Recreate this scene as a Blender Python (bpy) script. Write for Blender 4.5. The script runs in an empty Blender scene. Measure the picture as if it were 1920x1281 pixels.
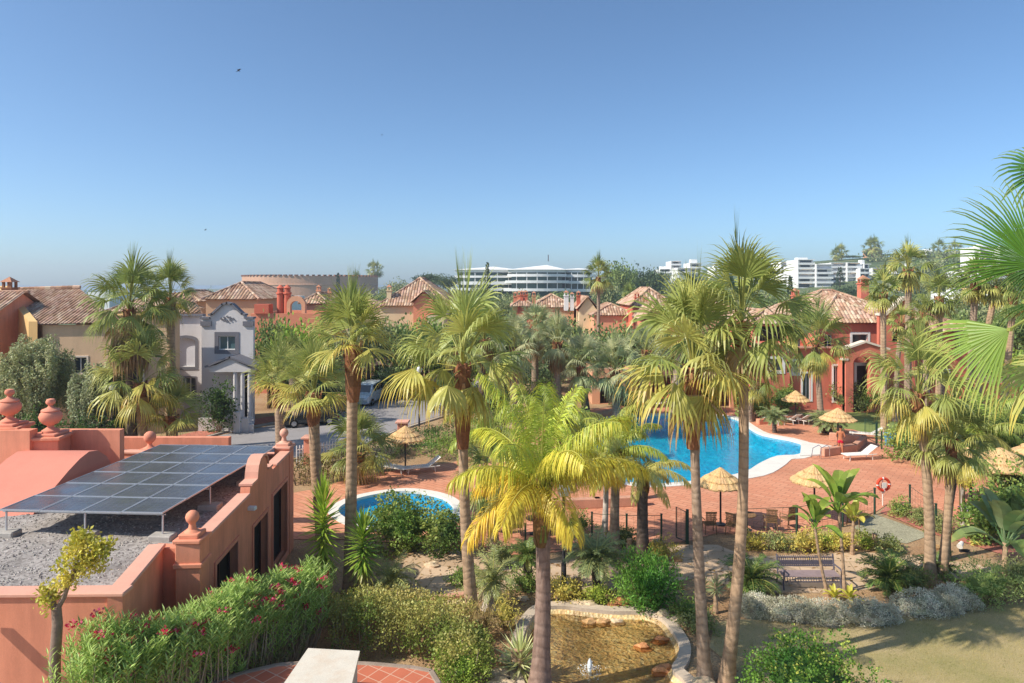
import bpy, math, random
from mathutils import Vector, Matrix, noise
from mathutils.geometry import delaunay_2d_cdt
R = math.radians
SC = bpy.context.scene
COL = SC.collection
# ---------------------------------------------------------------- camera, world, sun
F = 1274.0; CZ = 10.5; HY = 535.0          # focal length in photo pixels, eye height, horizon row
cam_d = bpy.data.cameras.new("camera"); cam = bpy.data.objects.new("camera", cam_d); COL.objects.link(cam)
cam_d.sensor_width = 36; cam_d.lens = F / 1920 * 36; cam_d.shift_y = -105.5 / 1920
cam_d.clip_start = 0.3; cam_d.clip_end = 60000
cam.location = (0, 0, CZ); cam.rotation_euler = (R(90), 0, 0); SC.camera = cam
SUN_AZ = 21; SUN_EL = 42                     # shadows fall toward +X, a little away from the camera
sun_d = bpy.data.lights.new("sun", 'SUN'); sun = bpy.data.objects.new("sun", sun_d); COL.objects.link(sun)
sun_d.energy = 3.8; sun_d.angle = R(0.5); sun_d.color = (1.0, 0.93, 0.82)
ld = Vector((math.cos(R(SUN_AZ)) * math.cos(R(SUN_EL)), math.sin(R(SUN_AZ)) * math.cos(R(SUN_EL)), -math.sin(R(SUN_EL))))
sun.rotation_euler = ld.to_track_quat('-Z', 'Y').to_euler(); sun.location = (0, 0, 60)
w = bpy.data.worlds.new("World"); SC.world = w; w.use_nodes = True
nt = w.node_tree; bg = nt.nodes['Background']
sky = nt.nodes.new('ShaderNodeTexSky'); sky.sky_type = 'NISHITA'; sky.sun_disc = False
sky.sun_elevation = R(SUN_EL); sky.sun_rotation = math.atan2(-ld.x, -ld.y)
sky.altitude = 0; sky.air_density = 0.7; sky.dust_density = 1.05; sky.ozone_density = 5.0
wb = nt.nodes.new('ShaderNodeMix'); wb.data_type = 'RGBA'; wb.blend_type = 'MULTIPLY'; wb.inputs[0].default_value = 1; wb.inputs[7].default_value = (0.90, 1.0, 0.97, 1)
nt.links.new(sky.outputs[0], wb.inputs[6]); nt.links.new(wb.outputs[2], bg.inputs[0]); bg.inputs[1].default_value = 0.128
SC.view_settings.view_transform = 'Standard'; SC.view_settings.look = 'None'
SC.view_settings.exposure = 0.58; SC.view_settings.gamma = 1
SC.render.engine = 'CYCLES'
SC.cycles.max_bounces = 6; SC.cycles.diffuse_bounces = 4; SC.cycles.glossy_bounces = 3
SC.cycles.transparent_max_bounces = 8; SC.cycles.transmission_bounces = 4

def W(px, py, z=0.0):
    """photo pixel -> world point on the level z (survey of the photograph, used at design time)"""
    Y = F * (CZ - z) / (py - HY); return Vector(((px - 960) / F * Y, Y, z))
def D(px, py, Y):
    return Vector(((px - 960) / F * Y, Y, CZ - (py - HY) / F * Y))
def lin(c):
    return c / 12.92 if c <= 0.04045 else ((c + 0.055) / 1.055) ** 2.4
def H(s, k=1.0):
    s = s.lstrip('#'); return tuple(min(1, lin(int(s[i:i + 2], 16) / 255) * k) for i in (0, 2, 4))
def mixc(a, b, t): return tuple(a[i] * (1 - t) + b[i] * t for i in range(3))
def jit(c, rng, a=0.15):
    k = 1 + rng.uniform(-a, a); return tuple(max(0, x * k * (1 + rng.uniform(-a, a) * .35)) for x in c)
# ---------------------------------------------------------------- materials
def newmat(name):
    m = bpy.data.materials.new(name); m.use_nodes = True; t = m.node_tree
    return m, t, t.nodes['Principled BSDF'], t.nodes['Material Output']
def N(t, typ, **kw):
    n = t.nodes.new(typ)
    for k, v in kw.items():
        if k in n.inputs: n.inputs[k].default_value = v
        else: setattr(n, k, v)
    return n
def coords(t, space='pos'):
    if space == 'pos': return N(t, 'ShaderNodeNewGeometry').outputs['Position']
    return N(t, 'ShaderNodeTexCoord').outputs['Object']
def ramp(t, stops, interp='LINEAR'):
    r = N(t, 'ShaderNodeValToRGB'); cr = r.color_ramp; cr.interpolation = interp
    while len(cr.elements) < len(stops): cr.elements.new(0.5)
    for e, (p, c) in zip(cr.elements, stops): e.position = p; e.color = (*c, 1)
    return r
def bump(t, bs, height, strength, dist=0.02):
    b = N(t, 'ShaderNodeBump'); b.inputs['Strength'].default_value = strength; b.inputs['Distance'].default_value = dist
    t.links.new(height, b.inputs['Height']); t.links.new(b.outputs[0], bs.inputs['Normal']); return b
def mat(name, col, rough=0.85, var=0.12, scale=1.5, bmp=0.0, bscale=30, stain=0.0, stain_col=None, metal=0, spec=0.3, fine=0.06, streak=0.0):
    m, t, b, o = newmat(name); P = coords(t)
    n1 = N(t, 'ShaderNodeTexNoise', Scale=scale, Detail=6.0, Roughness=0.6); t.links.new(P, n1.inputs['Vector'])
    r = ramp(t, [(0.3, tuple(c * (1 - var) for c in col)), (0.7, tuple(min(1, c * (1 + var)) for c in col))]); t.links.new(n1.outputs[0], r.inputs[0])
    out = r.outputs[0]
    if fine:
        n3 = N(t, 'ShaderNodeTexNoise', Scale=bscale, Detail=3.0); t.links.new(P, n3.inputs['Vector'])
        rr = ramp(t, [(0.3, (1 - fine * 2,) * 3), (0.7, (1, 1, 1))]); t.links.new(n3.outputs[0], rr.inputs[0])
        mx = N(t, 'ShaderNodeMix', data_type='RGBA', blend_type='MULTIPLY'); mx.inputs[0].default_value = 1
        t.links.new(out, mx.inputs[6]); t.links.new(rr.outputs[0], mx.inputs[7]); out = mx.outputs[2]
    if streak:
        ms_ = N(t, 'ShaderNodeMapping'); ms_.inputs['Scale'].default_value = (2.2, 2.2, .3); t.links.new(P, ms_.inputs[0])
        ns = N(t, 'ShaderNodeTexNoise', Scale=1.6, Detail=8.0, Roughness=0.65); t.links.new(ms_.outputs[0], ns.inputs['Vector'])
        rs = ramp(t, [(0.42, (1 - streak, 1 - streak * 1.1, 1 - streak * 1.15)), (0.6, (1, 1, 1)), (0.8, (1 + streak * .35,) * 3)]); t.links.new(ns.outputs[0], rs.inputs[0])
        mx = N(t, 'ShaderNodeMix', data_type='RGBA', blend_type='MULTIPLY'); mx.inputs[0].default_value = 1
        t.links.new(out, mx.inputs[6]); t.links.new(rs.outputs[0], mx.inputs[7]); out = mx.outputs[2]
    if stain:
        mp = N(t, 'ShaderNodeMapping'); mp.inputs['Scale'].default_value = (1.6, 1.6, 0.35); t.links.new(P, mp.inputs[0])
        n2 = N(t, 'ShaderNodeTexNoise', Scale=0.9, Detail=7.0, Roughness=0.7); t.links.new(mp.outputs[0], n2.inputs['Vector'])
        r2 = ramp(t, [(0.5, (0, 0, 0)), (0.75, (stain,) * 3)]); t.links.new(n2.outputs[0], r2.inputs[0])
        mx = N(t, 'ShaderNodeMix', data_type='RGBA'); t.links.new(r2.outputs[0], mx.inputs[0]); t.links.new(out, mx.inputs[6])
        mx.inputs[7].default_value = (*(stain_col or tuple(c * .55 for c in col)), 1); out = mx.outputs[2]
    t.links.new(out, b.inputs['Base Color']); b.inputs['Roughness'].default_value = rough; b.inputs['Metallic'].default_value = metal
    b.inputs['Specular IOR Level'].default_value = spec
    if bmp:
        n4 = N(t, 'ShaderNodeTexNoise', Scale=bscale, Detail=5.0); t.links.new(P, n4.inputs['Vector']); bump(t, b, n4.outputs[0], bmp)
    return m
def leafmat(name, trans=0.3, rough=0.45, spec=0.35, nscale=3.0):
    m, t, b, o = newmat(name)
    a = N(t, 'ShaderNodeAttribute', attribute_name='Col'); n1 = N(t, 'ShaderNodeTexNoise', Scale=nscale, Detail=3.0)
    t.links.new(coords(t), n1.inputs['Vector'])
    r = ramp(t, [(0.3, (0.92, 0.92, 0.88)), (0.7, (1.3, 1.28, 1.34))]); t.links.new(n1.outputs[0], r.inputs[0])
    mx = N(t, 'ShaderNodeMix', data_type='RGBA', blend_type='MULTIPLY'); mx.inputs[0].default_value = 1
    t.links.new(a.outputs['Color'], mx.inputs[6]); t.links.new(r.outputs[0], mx.inputs[7])
    t.links.new(mx.outputs[2], b.inputs['Base Color']); b.inputs['Roughness'].default_value = rough; b.inputs['Specular IOR Level'].default_value = spec
    tr = N(t, 'ShaderNodeBsdfTranslucent'); ms = N(t, 'ShaderNodeMixShader'); ms.inputs[0].default_value = trans
    t.links.new(mx.outputs[2], tr.inputs[0]); t.links.new(b.outputs[0], ms.inputs[1]); t.links.new(tr.outputs[0], ms.inputs[2])
    t.links.new(ms.outputs[0], o.inputs[0]); return m
def attrmat(name, rough=0.85, bmp=0.0, bscale=20, var=0.2, spec=0.25):
    m, t, b, o = newmat(name); a = N(t, 'ShaderNodeAttribute', attribute_name='Col')
    n1 = N(t, 'ShaderNodeTexNoise', Scale=bscale, Detail=5.0); t.links.new(coords(t), n1.inputs['Vector'])
    r = ramp(t, [(0.3, (1 - var,) * 3), (0.7, (1 + var,) * 3)]); t.links.new(n1.outputs[0], r.inputs[0])
    mx = N(t, 'ShaderNodeMix', data_type='RGBA', blend_type='MULTIPLY'); mx.inputs[0].default_value = 1
    t.links.new(a.outputs['Color'], mx.inputs[6]); t.links.new(r.outputs[0], mx.inputs[7]); t.links.new(mx.outputs[2], b.inputs['Base Color'])
    b.inputs['Roughness'].default_value = rough; b.inputs['Specular IOR Level'].default_value = spec
    if bmp: bump(t, b, n1.outputs[0], bmp)
    return m
def glossmat(name, col, rough=0.1, metal=0.0, spec=0.5, coat=0.0):
    m, t, b, o = newmat(name); b.inputs['Base Color'].default_value = (*col, 1); b.inputs['Roughness'].default_value = rough
    b.inputs['Metallic'].default_value = metal; b.inputs['Specular IOR Level'].default_value = spec; b.inputs['Coat Weight'].default_value = coat
    n1 = N(t, 'ShaderNodeTexNoise', Scale=6.0, Detail=4.0); t.links.new(coords(t, 'obj'), n1.inputs['Vector'])
    r = ramp(t, [(0.3, (max(0.02, rough * .7),) * 3), (0.8, (min(1, rough * 1.5 + .02),) * 3)]); t.links.new(n1.outputs[0], r.inputs[0]); t.links.new(r.outputs[0], b.inputs['Roughness'])
    return m
def watermat(name, tint, depthtint, ripple, scale, fres=1.33, rough=0.03, extra=None):
    """clear water sheet: tinted see-through layer plus a fresnel reflection with ripples"""
    m, t, b, o = newmat(name); t.nodes.remove(b)
    tr = N(t, 'ShaderNodeBsdfTransparent'); tr.inputs[0].default_value = (*tint, 1)
    gl = N(t, 'ShaderNodeBsdfGlossy'); gl.inputs['Roughness'].default_value = rough
    fr = N(t, 'ShaderNodeFresnel'); fr.inputs[0].default_value = fres
    mp = N(t, 'ShaderNodeMapping'); mp.inputs['Scale'].default_value = (1, 1.6, 1); t.links.new(coords(t), mp.inputs[0])
    n1 = N(t, 'ShaderNodeTexNoise', Scale=scale, Detail=4.0, Distortion=0.6); t.links.new(mp.outputs[0], n1.inputs['Vector'])
    bp = N(t, 'ShaderNodeBump'); bp.inputs['Strength'].default_value = ripple; bp.inputs['Distance'].default_value = 0.05
    t.links.new(n1.outputs[0], bp.inputs['Height']); t.links.new(bp.outputs[0], gl.inputs['Normal']); t.links.new(bp.outputs[0], fr.inputs['Normal'])
    ms = N(t, 'ShaderNodeMixShader'); t.links.new(fr.outputs[0], ms.inputs[0]); t.links.new(tr.outputs[0], ms.inputs[1]); t.links.new(gl.outputs[0], ms.inputs[2])
    t.links.new(ms.outputs[0], o.inputs[0]); return m
# ---------------------------------------------------------------- mesh builder
ORG = {}
class MB:
    def __init__(s): s.v = []; s.f = []; s.c = []
    def poly(s, pts, col=None):
        n = len(s.v); s.v.extend([tuple(p) for p in pts]); s.f.append(tuple(range(n, n + len(pts)))); s.c.append(col)
    def add(s, verts, faces, col=None):
        n = len(s.v); s.v.extend([tuple(p) for p in verts])
        for f in faces: s.f.append(tuple(i + n for i in f)); s.c.append(col)
    def box(s, c, d, rz=0.0, col=None, tilt=None, bev=0.0):
        x, y, z = d[0] / 2, d[1] / 2, d[2] / 2
        m = Matrix.Rotation(rz, 3, 'Z')
        if tilt: m = m @ Matrix.Rotation(tilt[0], 3, 'X') @ Matrix.Rotation(tilt[1], 3, 'Y')
        b = min(bev, x * .45, y * .45, z * .45); c = Vector(c); vs = []; 
        if b <= 0:
            for k in ((-x, -y, -z), (x, -y, -z), (x, y, -z), (-x, y, -z), (-x, -y, z), (x, -y, z), (x, y, z), (-x, y, z)): vs.append(c + m @ Vector(k))
            s.add(vs, [(0, 3, 2, 1), (4, 5, 6, 7), (0, 1, 5, 4), (1, 2, 6, 5), (2, 3, 7, 6), (3, 0, 4, 7)], col)
        else:
            def ring(xx, yy, zz, bb): return [(-xx + bb, -yy, zz), (xx - bb, -yy, zz), (xx, -yy + bb, zz), (xx, yy - bb, zz), (xx - bb, yy, zz), (-xx + bb, yy, zz), (-xx, yy - bb, zz), (-xx, -yy + bb, zz)]
            rs = [ring(x - b, y - b, -z, b * .4), ring(x, y, -z + b, b), ring(x, y, z - b, b), ring(x - b, y - b, z, b * .4)]
            for r_ in rs: vs += [c + m @ Vector(k) for k in r_]
            fs = [tuple(range(7, -1, -1)), tuple(range(24, 32))]
            for q in range(3):
                for i in range(8): j = (i + 1) % 8; fs.append((q * 8 + i, q * 8 + j, q * 8 + 8 + j, q * 8 + 8 + i))
            s.add(vs, fs, col)
    def tube(s, path, radii, n=8, cap=True, cols=None, jitter=0.0, rng=None):
        path = [Vector(p) for p in path]; k = len(path)
        if not hasattr(radii, '__len__'): radii = [radii] * k
        base = len(s.v); ref = Vector((0.13, 0.99, 0.05))
        for i, p in enumerate(path):
            d = (path[min(i + 1, k - 1)] - path[max(i - 1, 0)])
            d = d.normalized() if d.length > 1e-9 else Vector((0, 0, 1))
            if abs(d.dot(ref)) > .95: ref = Vector((1, 0.05, 0))
            a = d.cross(ref).normalized(); b = d.cross(a).normalized()
            for j in range(n):
                t = 2 * math.pi * j / n; r = radii[i] * (1 + (rng.uniform(-jitter, jitter) if rng else 0))
                s.v.append(tuple(p + (a * math.cos(t) + b * math.sin(t)) * r))
        for i in range(k - 1):
            for j in range(n):
                j2 = (j + 1) % n
                s.f.append((base + i * n + j, base + i * n + j2, base + (i + 1) * n + j2, base + (i + 1) * n + j)); s.c.append(cols[i] if cols else None)
        if cap:
            s.f.append(tuple(base + j for j in range(n - 1, -1, -1))); s.c.append(cols[0] if cols else None)
            s.f.append(tuple(base + (k - 1) * n + j for j in range(n))); s.c.append(cols[-1] if cols else None)
    def lathe(s, prof, c=(0, 0, 0), n=20, col=None, cap=True, sx=1, sy=1):
        base = len(s.v); c = Vector(c)
        for r, z in prof:
            for j in range(n):
                t = 2 * math.pi * j / n; s.v.append((c.x + r * math.cos(t) * sx, c.y + r * math.sin(t) * sy, c.z + z))
        for i in range(len(prof) - 1):
            for j in range(n):
                j2 = (j + 1) % n; s.f.append((base + i * n + j, base + i * n + j2, base + (i + 1) * n + j2, base + (i + 1) * n + j)); s.c.append(col)
        if cap:
            s.f.append(tuple(base + j for j in range(n - 1, -1, -1))); s.c.append(col)
            s.f.append(tuple(base + (len(prof) - 1) * n + j for j in range(n))); s.c.append(col)
    def prism(s, pts, z0, z1, col=None):
        """pts: xy ring (counter-clockwise), capped"""
        n = len(pts); vs = [(p[0], p[1], z0) for p in pts] + [(p[0], p[1], z1) for p in pts]
        fs = [tuple(range(n - 1, -1, -1)), tuple(range(n, 2 * n))] + [(i, (i + 1) % n, n + (i + 1) % n, n + i) for i in range(n)]
        s.add(vs, fs, col)
    def panel(s, p0, p1, outline, holes, th, col=None):
        """upright wall from p0 toward p1; outline/holes as (u,v) rings; th > 0 thickens away from the viewer side (to the left of p0->p1)"""
        p0 = Vector(p0); d = Vector(p1) - p0; d.z = 0; d.normalize(); nrm = Vector((-d.y, d.x, 0))
        vv = []; ed = []
        for ring in [outline] + holes:
            b = len(vv); vv += [Vector((a, c)) for a, c in ring]; ed += [(b + i, b + (i + 1) % len(ring)) for i in range(len(ring))]
        v2, e2, f2, ov, oe, of = delaunay_2d_cdt(vv, ed, [], 1, 1e-6)
        def inside(pt, ring):
            c = False; n = len(ring)
            for i in range(n):
                x1, y1 = ring[i]; x2, y2 = ring[(i + 1) % n]
                if (y1 > pt[1]) != (y2 > pt[1]) and pt[0] < (x2 - x1) * (pt[1] - y1) / (y2 - y1) + x1: c = not c
            return c
        keep = []
        for f in f2:
            cx = sum(v2[i].x for i in f) / len(f); cy = sum(v2[i].y for i in f) / len(f)
            if not any(inside((cx, cy), h) for h in holes): keep.append(f)
        for wz, flip in ((0, False), (th, True)):
            vs = [p0 + d * q.x + Vector((0, 0, q.y)) + nrm * wz for q in v2]
            s.add(vs, [tuple(reversed(f)) if flip else tuple(f) for f in keep], col)
        for ring in [outline] + holes:
            for i in range(len(ring)):
                a = ring[i]; b = ring[(i + 1) % len(ring)]
                q = [p0 + d * a[0] + Vector((0, 0, a[1])), p0 + d * b[0] + Vector((0, 0, b[1]))]
                s.poly([q[0], q[1], q[1] + nrm * th, q[0] + nrm * th], col)
    def build(s, name, m, parent=None, smooth=False, loc=None):
        me = bpy.data.meshes.new(name)
        org = ORG.get(parent, Vector((0, 0, 0))) if parent is not None else (Vector(loc) if loc is not None else Vector((0, 0, 0)))
        me.from_pydata([(x - org.x, y - org.y, z - org.z) for x, y, z in s.v], [], s.f)
        if any(c is not None for c in s.c):
            at = me.color_attributes.new('Col', 'FLOAT_COLOR', 'CORNER'); buf = []
            for f, c in zip(s.f, s.c):
                c = c or (.5, .5, .5); buf.extend((c[0], c[1], c[2], 1.0) * len(f))
            at.data.foreach_set('color', buf)
        if smooth: me.polygons.foreach_set('use_smooth', [True] * len(me.polygons)); me.set_sharp_from_angle(angle=R(42))
        me.materials.append(m); me.update()
        o = bpy.data.objects.new(name, me); COL.objects.link(o)
        if parent is not None: o.parent = parent
        else: o.location = org
        ORG[o] = org
        return o
def thing(name, label, cat, loc=(0, 0, 0), group=None):
    o = bpy.data.objects.new(name, None); COL.objects.link(o); o.empty_display_size = 0.2
    o.location = loc; o['label'] = label; o['category'] = cat
    if group: o['group'] = group
    ORG[o] = Vector(loc); return o
def tag(o, label, cat, group=None):
    o['label'] = label; o['category'] = cat
    if group: o['group'] = group
    return o
def struct(mb, name, m, **k):
    o = mb.build(name, m, **k); o['kind'] = 'structure'; return o
def copy_tree(o, parent=None, loc=None, rz=None, scale=None, label=None, group=None):
    c = o.copy(); COL.objects.link(c)
    if parent is not None: c.parent = parent
    if loc is not None: c.location = loc
    if rz is not None: c.rotation_euler = (0, 0, rz)
    if scale is not None: c.scale = scale if hasattr(scale, '__len__') else (scale,) * 3
    if label: c['label'] = label
    if group: c['group'] = group
    for ch in list(o.children): copy_tree(ch, c)
    return c
def part_copy(src, parent, loc=(0, 0, 0), rz=0.0, scale=1.0, name=None):
    c = src.copy(); COL.objects.link(c); c.parent = parent; c.location = loc; c.rotation_euler = (0, 0, rz)
    c.scale = (scale,) * 3 if not hasattr(scale, '__len__') else scale
    return c
def smoothstep(a, b, x): t = max(0, min(1, (x - a) / (b - a))); return t * t * (3 - 2 * t)
def in_ring(x, y, ring):
    c = False; n = len(ring)
    for i in range(n):
        x1, y1 = ring[i][0], ring[i][1]; x2, y2 = ring[(i + 1) % n][0], ring[(i + 1) % n][1]
        if (y1 > y) != (y2 > y) and x < (x2 - x1) * (y - y1) / (y2 - y1) + x1: c = not c
    return c
def smooth_ring(px, z=0.0, sub=5):
    """closed Catmull-Rom through photo pixels laid on level z"""
    P = [W(a, b, z) for a, b in px]; n = len(P); out = []
    for i in range(n):
        p0, p1, p2, p3 = P[i - 1], P[i], P[(i + 1) % n], P[(i + 2) % n]
        for k in range(sub):
            t = k / sub
            out.append(0.5 * ((2 * p1) + (p2 - p0) * t + (2 * p0 - 5 * p1 + 4 * p2 - p3) * t * t + (3 * p1 - p0 - 3 * p2 + p3) * t ** 3))
    return out
def area(r): return 0.5 * sum(r[i][0] * r[(i + 1) % len(r)][1] - r[(i + 1) % len(r)][0] * r[i][1] for i in range(len(r)))
def offset_ring(r, d):
    """push a ring outward by d"""
    s = 1 if area(r) > 0 else -1; out = []; n = len(r)
    for i in range(n):
        a = Vector(r[i - 1][:2]) if not isinstance(r[i], Vector) else Vector((r[i - 1].x, r[i - 1].y)); b = Vector((r[(i + 1) % n].x, r[(i + 1) % n].y))
        t = (b - a).normalized(); nn = Vector((t.y, -t.x)) * s; dd = d(i) if callable(d) else d
        out.append(Vector((r[i].x + nn.x * dd, r[i].y + nn.y * dd, r[i].z)))
    return out
def sheet(mb, outer, holes, z, extra=None, zf=None):
    vv = []; ed = []
    for ring in [outer] + holes:
        b = len(vv); vv += [Vector((p[0], p[1])) for p in ring]; ed += [(b + i, b + (i + 1) % len(ring)) for i in range(len(ring))]
    if extra: vv += [Vector(p) for p in extra]
    v2, e2, f2, *_ = delaunay_2d_cdt(vv, ed, [], 1, 1e-6)
    fs = []
    for f in f2:
        cx = sum(v2[i].x for i in f) / len(f); cy = sum(v2[i].y for i in f) / len(f)
        if in_ring(cx, cy, outer) and not any(in_ring(cx, cy, h) for h in holes): fs.append(tuple(f))
    mb.add([(p.x, p.y, zf(p.x, p.y) if zf else z) for p in v2], fs)
def hill(x, y):
    h = 30 * smoothstep(190, 480, y) * smoothstep(10, 260, x)
    h += -9 * smoothstep(520, 800, y) * (1 - smoothstep(-260, -60, x))
    return h
# ================================================================ SETTING
stucco_red = mat('red_stucco', H('#ee9d7c'), .9, .13, .7, .3, 60, stain=.6, stain_col=H('#bd7a62'), streak=.10)
stucco_salmon = mat('salmon_stucco', H('#e6967a'), .9, .10, .8, .25, 60, stain=.25)
stucco_coral = mat('coral_trim', H('#e5aa92'), .9, .08, 1.5, .15, 60, stain=.3)
stucco_cream = mat('cream_trim', H('#ead9c6'), .9, .06, 1.2, .1, 40)
stucco_white = mat('white_render', H('#efeeea'), .85, .05, .5, .05, 20)
stucco_yellow = mat('ochre_render', H('#e6bd80'), .9, .10, .5, .1, 30, stain=.3)
stucco_tan = mat('tan_render', H('#dcb994'), .9, .10, .5, .1, 30, stain=.3)
stucco_grey = mat('pale_grey_render', H('#d8d2d0'), .9, .05, .6, .1, 30, stain=.25)
villa_red = mat('villa_red_render', H('#de8068'), .9, .10, .6, .2, 40, stain=.35, streak=.06)
grey_trim = mat('dark_grey_trim', H('#77757b'), .9, .05, 2, 0, 30)
pool_bowl = mat('pool_mosaic', H('#10dcff'), .5, .16, .9, 0, 6, fine=.05)
kid_bowl = mat('paddling_pool_mosaic', H('#79cdea'), .5, .12, .6, 0, 6)
coping = mat('white_coping_stone', H('#e6e0d4'), .8, .06, 1.0, .1, 20, stain=.25)
pool_water = watermat('pool_water', (.22, .93, 1.0), None, .35, 2.6)
pond_water = watermat('pond_water', (.93, .90, .78), None, .2, 3.5)
sea_m, t_, b_, o_ = newmat('sea_water'); b_.inputs['Base Color'].default_value = (.16, .25, .33, 1); b_.inputs['Roughness'].default_value = .6
_n = N(t_, 'ShaderNodeTexNoise', Scale=.01, Detail=6.0); t_.links.new(coords(t_), _n.inputs['Vector']); bump(t_, b_, _n.outputs[0], .4, 3)

def soilmat():
    m, t, b, o = newmat('dry_garden_soil'); P = coords(t)
    n1 = N(t, 'ShaderNodeTexNoise', Scale=.22, Detail=8.0, Roughness=.65); t.links.new(P, n1.inputs['Vector'])
    r = ramp(t, [(.32, H('#8d6a48')), (.46, H('#a98560')), (.56, H('#b3946e')), (.72, H('#8b8a55'))]); t.links.new(n1.outputs[0], r.inputs[0])
    n2 = N(t, 'ShaderNodeTexVoronoi', Scale=7.0); t.links.new(P, n2.inputs['Vector'])
    n3 = N(t, 'ShaderNodeTexNoise', Scale=14.0, Detail=6.0); t.links.new(P, n3.inputs['Vector'])
    rr = ramp(t, [(.3, (.65,) * 3), (.6, (1.08,) * 3)]); t.links.new(n3.outputs[0], rr.inputs[0])
    mx = N(t, 'ShaderNodeMix', data_type='RGBA', blend_type='MULTIPLY'); mx.inputs[0].default_value = 1
    t.links.new(r.outputs[0], mx.inputs[6]); t.links.new(rr.outputs[0], mx.inputs[7]); sp = N(t, 'ShaderNodeSeparateXYZ'); t.links.new(P, sp.inputs[0]); mr = N(t, 'ShaderNodeMapRange'); mr.inputs[1].default_value = 62; mr.inputs[2].default_value = 100; t.links.new(sp.outputs['Y'], mr.inputs[0])
    n5 = N(t, 'ShaderNodeTexNoise', Scale=.05, Detail=8.0, Roughness=.7); t.links.new(P, n5.inputs['Vector']); r5 = ramp(t, [(.35, H('#3f5230')), (.55, H('#5c6a40')), (.7, H('#8a835c'))]); t.links.new(n5.outputs[0], r5.inputs[0])
    m5 = N(t, 'ShaderNodeMix', data_type='RGBA'); t.links.new(mr.outputs[0], m5.inputs[0]); t.links.new(mx.outputs[2], m5.inputs[6]); t.links.new(r5.outputs[0], m5.inputs[7])
    t.links.new(m5.outputs[2], b.inputs['Base Color'])
    b.inputs['Roughness'].default_value = .95; bump(t, b, n3.outputs[0], .8, .06); return m
def lawnmat(name, stops, patch=.35):
    m, t, b, o = newmat(name); P = coords(t)
    n1 = N(t, 'ShaderNodeTexNoise', Scale=patch, Detail=7.0, Roughness=.6); t.links.new(P, n1.inputs['Vector'])
    r = ramp(t, stops); t.links.new(n1.outputs[0], r.inputs[0])
    mp = N(t, 'ShaderNodeMapping'); mp.inputs['Scale'].default_value = (60, 22, 1); t.links.new(P, mp.inputs[0])
    n3 = N(t, 'ShaderNodeTexNoise', Scale=1.0, Detail=5.0); t.links.new(mp.outputs[0], n3.inputs['Vector'])
    rr = ramp(t, [(.3, (.72,) * 3), (.65, (1.1,) * 3)]); t.links.new(n3.outputs[0], rr.inputs[0])
    mx = N(t, 'ShaderNodeMix', data_type='RGBA', blend_type='MULTIPLY'); mx.inputs[0].default_value = 1
    t.links.new(r.outputs[0], mx.inputs[6]); t.links.new(rr.outputs[0], mx.inputs[7]); t.links.new(mx.outputs[2], b.inputs['Base Color'])
    b.inputs['Roughness'].default_value = .95; bump(t, b, n3.outputs[0], .7, .03); return m
def pavemat(name, c1, c2, mortar, bw, bh, rot=0, msize=.02, patch=.3, dirt=None, bias=0, stain=.5):
    m, t, b, o = newmat(name); P = coords(t)
    mp = N(t, 'ShaderNodeMapping'); mp.inputs['Rotation'].default_value = (0, 0, rot); t.links.new(P, mp.inputs[0])
    br = N(t, 'ShaderNodeTexBrick'); br.inputs['Scale'].default_value = 1; br.inputs['Brick Width'].default_value = bw; br.inputs['Row Height'].default_value = bh
    br.inputs['Mortar Size'].default_value = msize; br.inputs['Mortar Smooth'].default_value = .4; br.inputs['Bias'].default_value = bias
    br.inputs['Color1'].default_value = (*c1, 1); br.inputs['Color2'].default_value = (*c2, 1); br.inputs['Mortar'].default_value = (*mortar, 1)
    t.links.new(mp.outputs[0], br.inputs['Vector'])
    n1 = N(t, 'ShaderNodeTexNoise', Scale=patch, Detail=7.0, Roughness=.65); t.links.new(P, n1.inputs['Vector'])
    rr = ramp(t, [(.3, (1 - stain * .5,) * 3), (.5, (1,) * 3), (.75, (1.12,) * 3)]); t.links.new(n1.outputs[0], rr.inputs[0])
    mx = N(t, 'ShaderNodeMix', data_type='RGBA', blend_type='MULTIPLY'); mx.inputs[0].default_value = 1
    t.links.new(br.outputs[0], mx.inputs[6]); t.links.new(rr.outputs[0], mx.inputs[7]); t.links.new(mx.outputs[2], b.inputs['Base Color'])
    b.inputs['Roughness'].default_value = .85; b.inputs['Specular IOR Level'].default_value = .2
    bump(t, b, br.outputs['Fac'], -.3, .01); return m
ground_m = soilmat()
lawn_m = lawnmat('dry_lawn', [(.3, H('#978f58')), (.44, H('#ab9b69')), (.58, H('#b9a478')), (.75, H('#87894e'))])
lawn2_m = lawnmat('green_lawn', [(.3, H('#6b8042')), (.55, H('#84924e')), (.75, H('#989756'))])
deck_m = pavemat('terracotta_paving', H('#cb8869'), H('#d59777'), H('#b0775c'), .62, .31, R(38), .024, .3, stain=.42)
redpath_m = pavemat('red_brick_walk', H('#b5705e'), H('#c07d69'), H('#a16d5e'), .5, .25, R(60), .02)
flag_m = pavemat('sandy_flagstones', H('#bfa283'), H('#cbb093'), H('#a68f72'), 1.3, .9, R(12), .03, .5)
tile_m = pavemat('terracotta_terrace_tiles', H('#b9664c'), H('#c9785a'), H('#cda58c'), .36, .36, R(33), .014, .6, stain=.3); 
for _nd in tile_m.node_tree.nodes:
    if _nd.type == 'TEX_BRICK': _nd.offset = 0
road_m = mat('road_asphalt', H('#aea8a6', .8), .9, .10, .25, .3, 25, stain=.35, stain_col=H('#77736f'))
kerb_m = mat('stone_kerb', H('#b9aea0'), .9, .1, 2)
gravelpatch_m = mat('pale_green_gravel', H('#b3ad90'), .95, .2, 1.2, .5, 18, fine=.25)

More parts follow.
